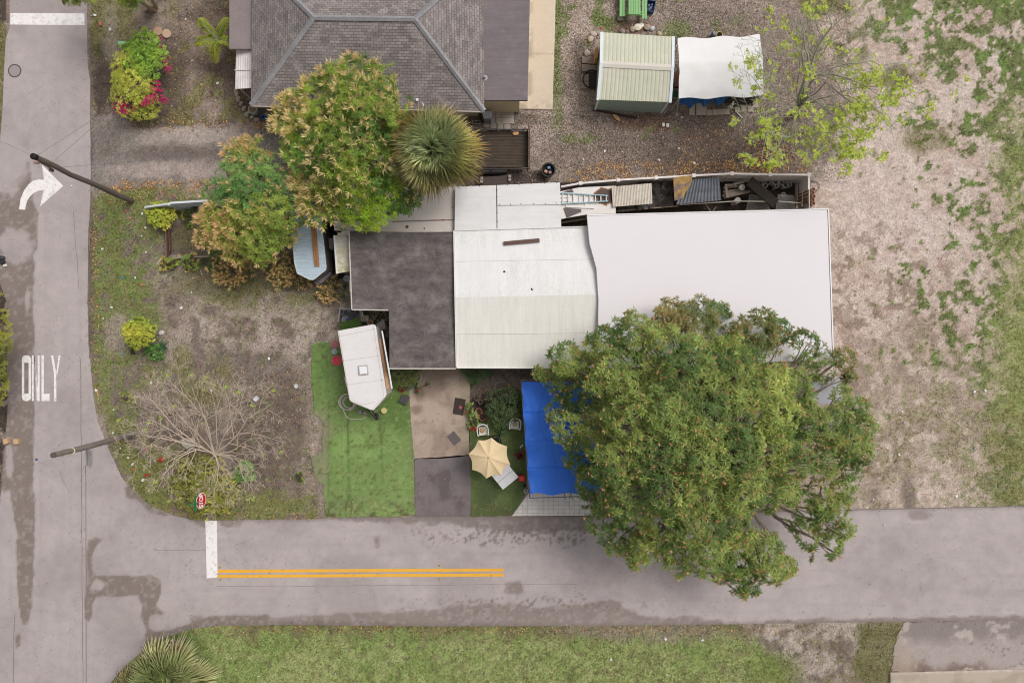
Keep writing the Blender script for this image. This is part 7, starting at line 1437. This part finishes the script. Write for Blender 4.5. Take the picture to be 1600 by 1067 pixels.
# ---- palms
def fan_palm(name, label, px, py, zc, R_, nf, seed, c_in, c_out, c_tip, trunk_r=.2, elr=(-25, 80), segs=26, seg_w=.045, outer_dead=.15, fr=.62, group=None):
    r_ = np.random.RandomState(seed); c = np.array(P(px, py, zc)); t = thing(name, label, 'palm', (c[0], c[1], 0), group); bag = LeafBag(); st = MB()
    ga = math.pi * (3 - math.sqrt(5))
    for k_ in range(nf):
        u = (k_ + .5) / nf; el = math.radians(elr[1] + (elr[0] - elr[1]) * u ** .8); az = k_ * ga + r_.uniform(-.35, .35); el += r_.uniform(-.22, .22)
        dv = np.array([math.cos(az) * math.cos(el), math.sin(az) * math.cos(el), math.sin(el)]); pl = R_ * (1 - fr) * r_.uniform(.7, 1.25); h_ = c + dv * pl; fl = R_ * fr * r_.uniform(.88, 1.1)
        st.tube([c, (c + h_) / 2 + [0, 0, .03], h_], [.03, .022, .015], 5)
        side = np.array([-math.sin(az), math.cos(az), 0.]); upv = np.cross(dv, side); upv *= np.sign(upv[2] + 1e-6)
        n_ = segs; th = np.linspace(-1.25, 1.25, n_) + (r_.rand(n_) - .5) * .1
        dd = dv[None] * np.cos(th)[:, None] + side[None] * np.sin(th)[:, None] + upv[None] * (.18 * np.abs(np.sin(th)))[:, None] + (r_.rand(n_, 3) - .5) * .12
        dd /= np.linalg.norm(dd, axis=1, keepdims=True); nn = np.cross(dd, np.cross(upv[None], dd)); sd = np.cross(dd, upv[None] * .3 + np.array([[0, 0, .7]]) + (r_.rand(n_, 3) - .5) * .5); sd /= np.linalg.norm(sd, axis=1, keepdims=True) + 1e-9
        ln = fl * (1 - .28 * np.abs(th) / 1.25) * (.88 + .2 * r_.rand(n_)); dead = r_.rand() < outer_dead * (u > .72)
        ci = np.array(c_in) * (1 - u ** 2) + np.array(c_out) * u ** 2; ct = np.array(c_in) * 1.15 * (1 - min(1, u * 1.15)) + np.array(c_tip) * min(1, u * 1.15)
        if dead: ci = np.array(s(150, 124, 100)); ct = np.array(s(196, 176, 156))
        kf = r_.uniform(.66, 1.3); b = np.tile(h_, (n_, 1))
        bag.put(*leaves(b, dd, sd, ln, np.full(n_, seg_w * fl / 1.2), jitter(np.tile(ci * kf, (n_, 1)), n_, .16, r_), jitter(np.tile(ct * kf, (n_, 1)), n_, .16, r_), .12 + .35 * u))
    bag.build('frond_crown', t); st.build('petioles', M('petiole', (140, 146, 90), .7), t)
    m = MB(); m.tube([(c[0], c[1], -.05), (c[0] + .05, c[1], zc * .5), (c[0], c[1], zc + .05)], [trunk_r * 1.2, trunk_r, trunk_r * .9], 12); m.build('trunk', BARK, t, smooth=True); return t
fan_palm('fan_palm', 'tall fan palm with a dense round grey-green crown turning orange at the rim', 679, 236, 6.2, 2.4, 120, 101, s(196, 210, 160), s(214, 216, 142), s(255, 222, 150), .2, (-16, 84), 24, .034, .35, .6)
fan_palm('fan_palm', 'fan palm with silvery green leaves cut by the bottom left edge of the picture', 262, 1066, 2.2, 2.5, 44, 102, s(150, 164, 100), s(168, 176, 108), s(228, 220, 176), .22, (-8, 66), 24, .07, .1, .6)
fan_palm('fan_palm', 'smaller fan palm left of the silvery one at the bottom edge of the picture', 205, 1085, 1.6, 1.6, 28, 103, s(144, 154, 92), s(176, 172, 104), s(228, 214, 160), .18, (-8, 66), 22, .07, .2, .62)
def pinnate(name, label, px, py, z0, fronds, seed, cA, cB, LL=.34):
    r_ = np.random.RandomState(seed); c = np.array(P(px, py, z0)); t = thing(name, label, 'palm', (c[0], c[1], 0)); bag = LeafBag(); st = MB()
    for (qx, qy, zt, yel) in fronds:
        e = np.array(P(qx, qy, zt)); pts = [c * (1 - u) + e * u + np.array([0, 0, .55 * math.sin(math.pi * u * .8)]) for u in np.linspace(0, 1, 30)]; st.tube([tuple(q) for q in pts], [.03 - .024 * i_ / 29 for i_ in range(30)], 5)
        for i_ in range(3, 30):
            ax = pts[i_] - pts[i_ - 1]; ax /= np.linalg.norm(ax); sd0 = np.cross(ax, [0, 0, 1.]); sd0 /= np.linalg.norm(sd0); prof = math.sin(math.pi * min(1, .12 + i_ / 31)) ** .5
            for sg in (-1, 1):
                n_ = 3; dd = ax[None] * .55 + sd0[None] * sg + np.array([[0, 0, .15]]) + (r_.rand(n_, 3) - .5) * .4; dd /= np.linalg.norm(dd, axis=1, keepdims=True); sd = np.cross(dd, [0, 0, 1.]); sd /= np.linalg.norm(sd, axis=1, keepdims=True)
                yf = yel * (i_ / 30); col = np.array(cA) * (1 - yf) + np.array(cB) * yf
                bag.put(*leaves(np.tile(pts[i_], (n_, 1)), dd, sd, LL * prof * (.8 + .3 * r_.rand(n_)), np.full(n_, .045), jitter(np.tile(col, (n_, 1)), n_, .2, r_), jitter(np.tile(np.array(cB), (n_, 1)) * .95, n_, .2, r_), .3))
    bag.build('fronds', t); st.build('midribs', M('petiole', (140, 146, 90), .7), t); m = MB(); m.tube([(c[0], c[1], 0), tuple(c)], [.1, .06], 10); m.build('trunk', BARKP, t); return t
pinnate('feather_palm', 'young feather palm with five arching fronds beside the white awning', 341, 63, 1.7, [(314, 33, 1.7, .5), (366, 32, 1.8, .8), (307, 75, 1.2, .9), (372, 76, 1.6, .6), (341, 106, 1.1, 1.2)], 104, s(116, 152, 54), s(182, 184, 62))
# ---- branching trees
def branchy(name, label, base, hub, limbs, seed, rad, leaf=None, bark=BARK, cat='tree', depth=3, side=7, trunk_r=.2, spreadz=.5, sublen=.42, minr=.008):
    rr = random.Random(seed); r_ = np.random.RandomState(seed); t = thing(name, label, cat, (*XY(*base), 0)); tw = MB(); tips = []
    hb = P(*hub); tw.tube(curve_pts((*XY(*base), -.05), hb, 4, 0, .03, seed), [trunk_r * 1.3, trunk_r * 1.1, trunk_r, trunk_r, trunk_r * .95], 10)
    def grow(pts, r0, lev):
        n_ = len(pts) - 1; tw.tube(pts, [max(minr, r0 * (1 - .8 * i_ / n_)) for i_ in range(n_ + 1)], 6 if lev < 2 else 4)
        L_ = sum((pts[i_ + 1] - pts[i_]).length for i_ in range(n_)); tips.append((pts[-1], lev, r0))
        if lev >= depth: return
        for k_ in range(side if lev == 0 else max(3, side - 2 * lev)):
            u = .22 + .76 * (k_ + rr.random() * .8) / side if lev == 0 else .2 + .75 * rr.random(); u = min(.98, u); i_ = min(n_ - 1, int(u * n_)); a = pts[i_].lerp(pts[i_ + 1], u * n_ - i_)
            ax = (pts[i_ + 1] - pts[i_]).normalized(); ang = (1 if (k_ % 2) else -1) * R(rr.uniform(22, 62)); dv = Matrix.Rotation(ang, 3, 'Z') @ ax; dv.z = ax.z * .5 + rr.uniform(-.25, spreadz); dv.normalize()
            ll = L_ * sublen * (1.1 - .6 * u) * rr.uniform(.7, 1.3)
            grow(curve_pts(a, a + dv * ll, 4 if lev < 2 else 3, 0, .09, rr.random()), r0 * (1 - .7 * u) * .6, lev + 1)
    for lm in limbs:
        pts = [hb] + [P(*q) for q in lm[0]]
        fine = []
        for a, b in zip(pts, pts[1:]): fine += curve_pts(a, b, 3, 0, .05, rr.random())[:-1]
        fine.append(pts[-1]); grow(fine, lm[1], 0)
    tw.build('branches', bark, t)
    if leaf:
        bag = LeafBag(); sel = [q for q in tips if q[1] >= leaf['lev'] and leaf['where'](q[0]) > r_.rand()]
        if sel:
            pts = np.array([q[0] for q in sel]); pts = np.repeat(pts, leaf.get('rep', 1), 0) + (r_.rand(len(pts) * leaf.get('rep', 1), 3) - .5) * leaf.get('jit', .1); nr = np.tile([0, 0, 1.], (len(pts), 1)) + (r_.rand(len(pts), 3) - .5) * .8
            q = r_.rand(len(pts), 1); cc = np.array(leaf['c'][0]) * q + np.array(leaf['c'][1]) * (1 - q); rosettes(bag, pts, nr, cc, leaf['n'], leaf['L'], leaf['W'], (50, 105), r_, None, .25, .15); bag.build('crown', t)
    return t
BB = M('twig_bark', (204, 186, 170), .9, .15, 5, .3)
branchy('bare_tree', 'nearly leafless tree with spreading pale twigs at the street corner', (337, 722), (336, 710, 1.3),
    [([(326, 670, 2.3), (315, 640, 3.0), (300, 605, 3.6)], 0.036), ([(320, 650, 2.2), (290, 618, 3.2), (262, 592, 3.9)], 0.036), ([(338, 660, 2.6), (345, 620, 3.4), (350, 598, 3.8)], 0.025), ([(360, 690, 2.0), (385, 655, 3.0), (428, 628, 3.8)], 0.047), ([(350, 680, 2.4), (375, 635, 3.2), (385, 600, 3.6)], 0.032),
     ([(370, 700, 1.8), (395, 685, 2.6), (418, 684, 3.0)], 0.029), ([(365, 712, 1.6), (385, 722, 2.2), (398, 738, 2.4)], 0.032), ([(372, 718, 1.7), (380, 745, 2.0), (398, 772, 2.2)], 0.025), ([(341, 728, 1.6), (336, 760, 1.8), (335, 803, 2.0)], 0.029), ([(345, 730, 1.6), (358, 755, 1.8), (366, 776, 1.9)], 0.022),
     ([(308, 702, 1.8), (280, 715, 2.4), (250, 750, 2.6)], 0.043), ([(300, 700, 2.0), (262, 722, 2.8), (245, 768, 3.0)], 0.032), ([(305, 696, 2.2), (255, 685, 3.0), (222, 680, 3.6)], 0.036), ([(300, 690, 2.2), (255, 665, 3.0), (212, 645, 3.6)], 0.032), ([(290, 680, 2.4), (250, 640, 3.2), (225, 615, 3.6)], 0.032), ([(300, 670, 2.4), (272, 640, 3.2), (252, 612, 3.6)], 0.025), ([(255, 680, 2.8), (228, 700, 3.2), (205, 716, 3.4)], 0.022), ([(322, 725, 1.6), (320, 745, 1.8), (318, 765, 1.8)], 0.018)],
    111, 1, dict(lev=2, where=lambda p: .014, c=(s(170, 196, 70), s(190, 208, 90)), n=6, L=.11, W=.04, rep=2), BB, depth=3, side=7, trunk_r=.1, spreadz=.25, sublen=.46, minr=.0055)
def tl(p):
    px = 800 + p.x * F / (H - p.z); py = 533.5 - p.y * F / (H - p.z)
    v_ = 0.12
    for cx, cy, r_, a in ((1330, 125, 50, .95), (1270, 140, 40, .9), (1370, 150, 45, .9), (1345, 235, 40, .95), (1290, 185, 45, .7), (1200, 225, 40, .6), (1185, 260, 20, .9), (1165, 120, 30, .4), (1440, 150, 45, .3), (1240, 210, 40, .35), (1300, 90, 30, .4), (1230, 95, 40, .2), (1270, 20, 50, .2)):
        if (px - cx) ** 2 + (py - cy) ** 2 < r_ * r_: v_ = max(v_, a)
    return v_ * .4
LB = M('lichen_bark', (168, 168, 146), .9, .25, 3, .4)
branchy('sparse_tree', 'sparse tree with lime green young leaves and pale mossy branches right of the white canopy', (1247, 178), (1249, 165, 2.4),
    [([(1252, 140, 4.0), (1266, 110, 5.2), (1262, 85, 6.0), (1256, 60, 6.6), (1250, 30, 7.0)], 0.091), ([(1266, 108, 5.0), (1280, 70, 6.0), (1300, 40, 6.8), (1285, 5, 7.2)], 0.070), ([(1258, 118, 4.6), (1300, 116, 5.2), (1335, 128, 5.8), (1375, 150, 6.2)], 0.070), ([(1275, 118, 5.0), (1320, 100, 5.8), (1360, 95, 6.2), (1420, 125, 6.6)], 0.049),
     ([(1290, 130, 4.6), (1330, 160, 5.4), (1365, 170, 6.0), (1410, 160, 6.4)], 0.042), ([(1262, 150, 4.0), (1300, 180, 5.0), (1320, 215, 5.6), (1345, 255, 6.0)], 0.056), ([(1280, 160, 4.4), (1320, 195, 5.2), (1352, 225, 5.8)], 0.042), ([(1242, 190, 3.6), (1232, 215, 4.4), (1200, 205, 5.0), (1190, 250, 5.2)], 0.056), ([(1240, 185, 3.8), (1243, 210, 4.6), (1240, 240, 5.0)], 0.042),
     ([(1225, 165, 4.0), (1200, 150, 4.8), (1175, 120, 5.4), (1160, 108, 5.6)], 0.035), ([(1228, 170, 3.8), (1195, 175, 4.6), (1170, 185, 5.0)], 0.035), ([(1235, 150, 4.2), (1215, 115, 5.0), (1185, 100, 5.4)], 0.032), ([(1300, 150, 5.0), (1400, 130, 6.0), (1460, 150, 6.4)], 0.035), ([(1250, 95, 5.6), (1225, 90, 6.0), (1200, 60, 6.4)], 0.028), ([(1255, 175, 3.6), (1275, 210, 4.6), (1290, 240, 5.2)], 0.035)],
    112, 1, dict(lev=1, where=tl, c=(s(168, 190, 62), s(206, 214, 92)), n=7, L=.14, W=.055, rep=3, jit=.4), LB, depth=3, side=7, trunk_r=.14, spreadz=.4, sublen=.42, minr=.007)
# ---- garden plants
GD = (sC(72, 96, 46), sC(104, 126, 60)); GF = (sC(84, 122, 58), sC(120, 150, 80))
bush('garden_bush', 'dense dark green bush in the garden bed between the pots and the blue canopy', (788, 632), [(775, 625, 14, 1.2, 0), (795, 622, 18, 1.3, 0), (812, 635, 14, 1.2, 0), (785, 645, 17, 1.2, 0), (800, 644, 12, 1.0, 0), (770, 640, 11, .9, 0), (783, 660, 9, .7, 1), (785, 672, 7, .5, 1), (815, 622, 9, 1, 0)], [GD, GF], 121, .15, .045, 46, spread=(30, 95))
bush('potted_plant', 'bright green leafy plant growing left of the terracotta pots', (738, 648), [(736, 637, 6, .6, 0), (740, 652, 7, .6, 0), (738, 663, 6, .5, 0), (745, 660, 5, .5, 0), (734, 645, 5, .5, 0)], [(sC(124, 158, 74), sC(160, 186, 96))], 122, .14, .07, 46)
bush('dry_plant', 'thin dry plant growing out of the terracotta pot', (757, 655), [(757, 654, 6, .5, 0, .6), (762, 648, 5, .6, 0, .5), (752, 618, 8, .4, 0, .4), (764, 612, 7, .5, 0, .4)], [(sC(110, 106, 72), sC(140, 124, 90))], 123, .13, .02, 50)
bush('fern', 'feathery dark green fern under the south edge of the white gable roof', (745, 578), [(735, 578, 12, .9, 0), (750, 582, 12, .9, 0), (742, 588, 10, .7, 0), (760, 577, 9, .8, 0), (728, 574, 8, .8, 0), (742, 594, 6, .5, 1)], [(sC(78, 112, 66), sC(108, 136, 84)), (sC(110, 150, 76), sC(140, 170, 90))], 124, .2, .02, 60, spread=(40, 90))
bush('fern', 'yellow-green fern under the south-west corner of the black roof', (630, 590), [(622, 582, 9, .9, 0), (635, 582, 11, .9, 0), (628, 592, 10, .8, 0), (645, 588, 8, .7, 0), (638, 598, 6, .6, 0), (652, 580, 6, .7, 0)], [(sC(112, 132, 62), sC(146, 160, 84))], 125, .2, .03, 50, spread=(40, 90))
bush('potted_flower', 'small plant with red flowers beside the hose near the black roof', (652, 606), [(651, 600, 5, .5, 0), (652, 610, 4, .4, 0), (668, 600, 4, .3, 0)], [(sC(100, 142, 76), sC(130, 166, 90))], 126, .11, .04, 45)
bush('low_plant', 'dark leafy plant in front of the yellow-green fern', (636, 604), [(637, 602, 8, .5, 0), (628, 606, 5, .4, 0)], [(sC(56, 84, 50), sC(80, 104, 60))], 127, .12, .05, 46)
RED = s(206, 40, 44); PNK = s(196, 100, 116)
for q, c_, r__, lb in (((628, 609), RED, 4, 'red flowers at the edge of the turf below the fern'), ((651.5, 609.5), RED, 2, 'tiny red flower on the plant beside the hose'), ((738, 669), RED, 3, 'red flower lower left of the white armchair by the pots'), ((744, 670.5), RED, 3, 'red flower touching the white armchair by the pots'), ((729.5, 644), RED, 2.5, 'red flower at the left edge of the bright green potted plant'),
                   ((777.5, 658.5), PNK, 3.2, 'pink flower between the two white armchairs'), ((815.5, 653), PNK, 3, 'pink flower at the top right of the right white armchair')):
    flowers('red_flower' if c_ is RED else 'pink_flower', lb, 'flower', q, [(q[0], q[1], r__, .4)], c_, int(q[0]), .06, .05, 120)
flowers('red_flower', 'cluster of red flowers in dark pots left of the blue canopy', 'flower', (811, 711), [(807, 710, 3.5, .4), (813, 709, 3, .4), (818, 706, 3, .5), (811, 716, 2.5, .35)], s(170, 34, 50), 133, .06, .05, 120, leafcol=s(60, 84, 50))
pot('dark_pot', 'dark pot holding the red flowers left of the blue canopy', 'pot', 812, 713, 0, .16, .3, (60, 58, 62), (56, 48, 42), fill=.8)
# ================================================================ GROUND COVER AND LOOSE BITS
def sample(n, x0, x1, y0, y1, r_): return x0 + (x1 - x0) * r_.rand(n), y0 + (y1 - y0) * r_.rand(n)
r_ = np.random.RandomState(77)
x, y = sample(620000, -40, 1640, -40, 1110, r_); cg, gg, gv = paint_ground(x, y)
off = (sdf(x, y, ROAD_W) > -1.5 + 3 * (fbm(x, y, 8, 3, 9) - .5)) & (sdf(x, y, ROAD_S) > -1.5 + 5 * (fbm(x, y, 12, 3, 9) - .5))
INB = [[(546, 361), (711, 361), (937, 350), (937, 576), (608, 576), (608, 483), (548, 483)], [(917, 335), (1290, 328), (1298, 560), (935, 575)], [(486, 535), (648, 535), (649, 807), (508, 806)], [(640, 570), (736, 570), (736, 807), (648, 807)], [(393, -60), (868, -60), (863, 172), (393, 166)], [(930, 60), (1055, 60), (1050, 175), (930, 170)], [(733, 640), (826, 640), (820, 807), (736, 807)], [(1412, 975), (1640, 972), (1640, 1050), (1392, 1050)]]
for q in INB: off &= sdf(x, y, q) > 0
k_ = off & (r_.rand(len(x)) < gg * .62 * (.35 + .65 * (fbm(x, y, 9, 3, 91) > .46))); gxx, gyy = x[k_], y[k_]; n = len(gxx)
b = np.stack([(gxx - 800) * H / F, (533.5 - gyy) * H / F, np.full(n, -.03)], 1); a = r_.rand(n) * 6.283; e = np.radians(15 + 60 * r_.rand(n)); dv = np.stack([np.cos(a) * np.cos(e), np.sin(a) * np.cos(e), np.sin(e)], 1); sd = np.stack([-np.sin(a), np.cos(a), 0 * a], 1)
cc = cg[k_] * np.array([[1.02, 1.05, .95]]); cc = jitter(cc, n, .6, r_); dry = r_.rand(n, 1) < .13; cc = np.where(dry, np.array(s(176, 164, 110)) * (.7 + .5 * r_.rand(n, 1)), cc)
big_ = (fbm(gxx, gyy, 7, 2, 95) > .55); bag = LeafBag(); bag.put(*leaves(b, dv, sd, (.07 + .08 * r_.rand(n)) * (1 + .5 * big_), .022 + .03 * r_.rand(n), cc, cc * 1.15, .15))
o = bag.build('grass'); tag(o, 'patchy green grass and low weeds growing over the yards and the verge', 'grass', kind='stuff')
# gravel stones
x, y = sample(150000, 720, 1330, -40, 300, r_); cg, gg, gv = paint_ground(x, y); k_ = (gv > .4) & (r_.rand(len(x)) < .4)
for q in INB: k_ &= sdf(x, y, q) > 0
x, y, c0 = x[k_], y[k_], cg[k_]; n = len(x)
def pebbles(x, y, size, col, name, label, z=-.03):
    n = len(x); c = np.stack([(x - 800) * H / F, (533.5 - y) * H / F, np.full(n, z)], 1); a = r_.rand(n) * 6.283; sz = size * (.6 + .9 * r_.rand(n)); V = []
    for k2 in range(4): V.append(c + np.stack([np.cos(a + k2 * 1.571) * sz * (.7 + .6 * r_.rand(n)), np.sin(a + k2 * 1.571) * sz * (.7 + .6 * r_.rand(n)), 0 * a], 1))
    V.append(c + np.stack([0 * a, 0 * a, sz * .8], 1)); V = np.stack(V, 1).reshape(-1, 3); kk = np.arange(n)[:, None] * 5
    Fq = np.concatenate([kk + np.array([[i_, (i_ + 1) % 4, 4]]) for i_ in range(4)], 0); o = link_mesh(name, fast_mesh(name, V, Fq, np.repeat(col, 5, 0), BITS)); return tag(o, label, 'gravel', kind='stuff')
sel = r_.rand(n, 1); pc = np.where(sel < .45, jitter(c0 * 1.3, n, .25, r_), jitter(c0 * .5, n, .3, r_)); pc = np.where(sel > .975, np.array(s(216, 204, 194)), pc)
pebbles(x, y, .028, np.clip(pc, 0, .9), 'gravel', 'loose grey and cream gravel of the yard north of the white roofs')
x, y = sample(60000, -40, 1640, -40, 1110, r_); cg, gg, gv = paint_ground(x, y); k_ = (sdf(x, y, ROAD_W) > 2) & (sdf(x, y, ROAD_S) > 2) & (r_.rand(len(x)) < np.where((x > 1280) & (y < 800), .16, .45)) & (gv < .3) & ~((sdf(x, y, [(145, 195), (440, 195), (440, 282), (150, 288)]) < 0) & (r_.rand(len(x)) < .8))
for q in INB: k_ &= sdf(x, y, q) > 0
x, y = x[k_], y[k_]; n = len(x); sel = r_.rand(n, 1); c0 = cg[k_]; pc = np.where(sel < .3, jitter(np.clip(c0 * 1.5, 0, .75), n, .15, r_), jitter(c0 * .55, n, .25, r_)); pc = np.where(sel > .975, np.array(s(236, 232, 228)), pc)
pebbles(x, y, .022, pc, 'pebbles', 'small stones and crumbs scattered over the bare soil of the lots')
# straw, twigs and crumbs that mottle the bare soil
x, y = sample(420000, -40, 1640, -40, 1110, r_); cg, gg, gv = paint_ground(x, y); k_ = (sdf(x, y, ROAD_W) > 1) & (sdf(x, y, ROAD_S) > 1) & (r_.rand(len(x)) < .25 + .55 * (fbm(x, y, 16, 4, 191) > .47))
for q in INB: k_ &= sdf(x, y, q) > 0
k_ &= ~((sdf(x, y, [(1290, 200), (1420, 200), (1480, 400), (1380, 420), (1280, 330)]) < 0) & (r_.rand(len(x)) < .8)) & ~((x > 1270) & (y < 800) & (r_.rand(len(x)) < .75))
k_ &= ~((sdf(x, y, [(145, 195), (440, 195), (440, 282), (150, 288)]) < 0) & (r_.rand(len(x)) < .8))
x, y, c0 = x[k_], y[k_], cg[k_]; n = len(x); b = np.stack([(x - 800) * H / F, (533.5 - y) * H / F, np.full(n, -.02)], 1); a = r_.rand(n) * 6.283; e = .35 * r_.rand(n)
dv = np.stack([np.cos(a), np.sin(a), e], 1); sd = np.stack([-np.sin(a), np.cos(a), 0 * a], 1); sel = r_.rand(n, 1)
cc = np.where(sel < .42, jitter(np.clip(c0 * 1.4, 0, .66), n, .2, r_), jitter(c0 * np.where(x > 1270, .68, .5)[:, None], n, .3, r_)); cc = np.where(sel > .92, jitter(np.tile(s(150, 112, 84), (n, 1)), n, .3, r_), cc)
bag = LeafBag(); bag.put(*leaves(b, dv, sd, .04 + .09 * r_.rand(n), .018 + .03 * r_.rand(n), cc, None, 0)); tag(bag.build('dry_debris', None, BITS), 'dry straw, twigs and crumbs mottling the bare soil', 'debris', kind='stuff')
# fallen leaves
def fallen(zones, cols, name, label, L=.09, W=.05, z=.0):
    bag = LeafBag()
    for (pts, n_, warp) in zones:
        xs_ = [q[0] for q in pts]; ys_ = [q[1] for q in pts]; x, y = sample(n_ * 3, min(xs_), max(xs_), min(ys_), max(ys_), r_)
        d_ = sdf(x, y, pts) + (fbm(x, y, 14, 3, 97) - .5) * 2 * warp; k_ = (d_ < 0) & (fbm(x, y, 10, 3, 98) > .42)
        if z < 0:
            for q in INB: k_ &= sdf(x, y, q) > 0
        x, y = x[k_][:n_], y[k_][:n_]; n = len(x)
        if n == 0: continue
        b = np.stack([(x - 800) * H / F, (533.5 - y) * H / F, z + .012 + .012 * r_.rand(n)], 1); a = r_.rand(n) * 6.283; e = .12 + .25 * r_.rand(n); dv = np.stack([np.cos(a), np.sin(a), e * .4], 1); sd = np.stack([-np.sin(a), np.cos(a), 0 * a], 1)
        cc = np.array(cols)[r_.randint(len(cols), size=n)]; cc = jitter(cc, n, .25, r_); bag.put(*leaves(b, dv, sd, L * (.6 + .8 * r_.rand(n)), W * (.5 + .7 * r_.rand(n)), cc, None, 0))
    o = bag.build(name, None, BITS); return tag(o, label, 'leaf litter', kind='stuff')
AUT = [s(190, 130, 78), s(214, 170, 112), s(150, 104, 70), s(120, 86, 64), s(222, 190, 130)]
fallen([([(185, 284), (330, 280), (330, 292), (170, 300)], 420, 5), ([(160, 290), (330, 286), (330, 315), (160, 320)], 320, 8), ([(190, 178), (420, 190), (430, 205), (200, 205)], 340, 8), ([(260, 10), (390, 0), (390, 185), (260, 180)], 420, 10), ([(920, 255), (1270, 250), (1270, 276), (880, 286)], 1500, 6), ([(1060, 200), (1250, 200), (1250, 276), (1060, 276)], 700, 20), ([(1180, 225), (1240, 225), (1240, 275), (1170, 275)], 350, 10),
        ([(395, 186), (440, 186), (440, 200), (395, 198)], 90, 4), ([(400, 180), (640, 170), (640, 290), (400, 290)], 300, 20), ([(300, 320), (560, 320), (560, 470), (300, 440)], 700, 20), ([(230, 790), (640, 808), (640, 814), (260, 812)], 240, 3), ([(140, 330), (152, 330), (156, 650), (142, 560)], 260, 4), ([(330, 976), (1240, 976), (1240, 990), (330, 990)], 600, 4), ([(200, 560), (500, 560), (500, 800), (240, 790)], 500, 20)], AUT, 'fallen_leaves', 'orange and brown fallen leaves drifted along the fence, driveway and verges', z=-.02)
fallen([([(500, 540), (645, 600), (645, 800), (510, 800)], 260, 10), ([(515, 780), (648, 780), (648, 806), (515, 806)], 220, 4), ([(735, 650), (820, 700), (800, 800), (740, 800)], 70, 8), ([(735, 785), (800, 790), (800, 806), (736, 806)], 60, 3), ([(645, 580), (730, 580), (733, 806), (650, 806)], 60, 8), ([(320, 815), (1600, 800), (1600, 965), (330, 975)], 160, 10), ([(40, 40), (130, 40), (130, 1000), (40, 1000)], 60, 5)], [s(196, 170, 110), s(120, 92, 70), s(92, 74, 62), s(170, 150, 120)], 'fallen_leaves', 'sparse dry leaves lying on the turf, path and roads', .09, .035, z=.012)
# dark grit and crumbs on the asphalt, thicker towards the edges
x, y = sample(60000, -10, 1640, -40, 1100, r_); dr = np.minimum(sdf(x, y, ROAD_W), sdf(x, y, ROAD_S)); k_ = (dr < -1) & (r_.rand(len(x)) < .05 + .5 * np.exp(dr / 5) + .13 * (fbm(x, y, 40, 3, 401) > .53))
x, y = x[k_], y[k_]; n = len(x); b = np.stack([(x - 800) * H / F, (533.5 - y) * H / F, np.full(n, .012)], 1); a = r_.rand(n) * 6.283; dv = np.stack([np.cos(a), np.sin(a), .15 * r_.rand(n)], 1); sd = np.stack([-np.sin(a), np.cos(a), 0 * a], 1)
cc = jitter(np.tile(s(112, 98, 90), (n, 1)), n, .35, r_); bag = LeafBag(); bag.put(*leaves(b, dv, sd, .03 + .06 * r_.rand(n), .02 + .025 * r_.rand(n), cc, None, 0)); tag(bag.build('road_grit', None, BITS), 'dark grit and crumbs scattered over the asphalt', 'grit', kind='stuff')
# litter: one scrap copied
m = MB(); m.sheet([(-.06, -.04, .01), (.06, -.04, .02), (.05, .045, .015), (-.06, .04, .01)], 3, 3, lambda u, v: .015 * math.sin(u * 7 + v * 5), .004); ls = m.build('litter_scrap', M('litter_white', (240, 240, 240), .6), loc=(0, 0, 0), world=False)
tag(ls, 'small white scrap of litter', 'litter', 'white litter scraps strewn over the yards')
lit = [(222, 334), (227, 356), (221, 369), (160, 389), (161, 498), (228, 394), (211, 434), (299, 457), (283, 481), (174, 480), (177, 640), (176, 676), (188, 700), (200, 715), (207, 725), (223, 750), (236, 598), (150, 610), (494, 620), (470, 440), (492, 728), (1372, 660), (1410, 643), (1405, 710), (1495, 775), (1523, 612), (1540, 610), (1365, 780), (1085, 255), (1030, 250), (1061, 232), (945, 236), (912, 249), (1040, 998), (1098, 1000), (1042, 1054), (955, 1030), (524, 1052), (404, 1056), (560, 612), (172, 46), (148, 24), (165, 92), (196, 110), (290, 30), (300, 95), (340, 130), (420, 560), (330, 610)]
rr = random.Random(3)
for n_, (px, py) in enumerate(lit):
    o = ls if n_ == 0 else copy_tree(ls); place(o, *XY(px, py), -.02, rr.uniform(0, 6), 'small white scrap of litter lying on the open ground', rr.uniform(.7, 1.35))
for q, c_, lb in (((197, 330), (226, 96, 100), 'crumpled red and white can below the leaning pole base'), ((204, 341), (226, 130, 110), 'small orange scrap below the crumpled red can'), ((221, 445), (240, 110, 110), 'pink scrap on the grass in the west yard'), ((192, 434), (60, 160, 200), 'blue scrap on the grass left of the pink one'), ((1523, 700), (150, 170, 200), 'flat pale blue scrap on the east lot'),
                  ((1413, 660), (216, 170, 206), 'pale pink scrap on the east lot'), ((1381, 819), (200, 196, 200), 'small pale scrap on the side street by the tree'), ((192, 553), (90, 170, 210), 'blue scrap below the lime-yellow shrub'), ((208, 733), (236, 90, 70), 'tiny orange-red ball on the corner grass'), ((112, 291), (226, 230, 236), 'white paper blown onto the road right of the arrow'),
                  ((939, 45), (196, 70, 60), 'red rag on the sand behind the green shed'), ((1065, 184), (210, 206, 196), 'white crumb near the white paper containers')):
    m = MB(); m.rock((*XY(*q), .03), (.05, .07, .03), rr.uniform(0, 3), int(q[0]), 8, 6); tag(m.build('litter_item', M('litter_%d_%d' % (c_[0], c_[1]), c_, .5, .25, 14), loc=(*XY(*q), -.01)), lb, 'litter')
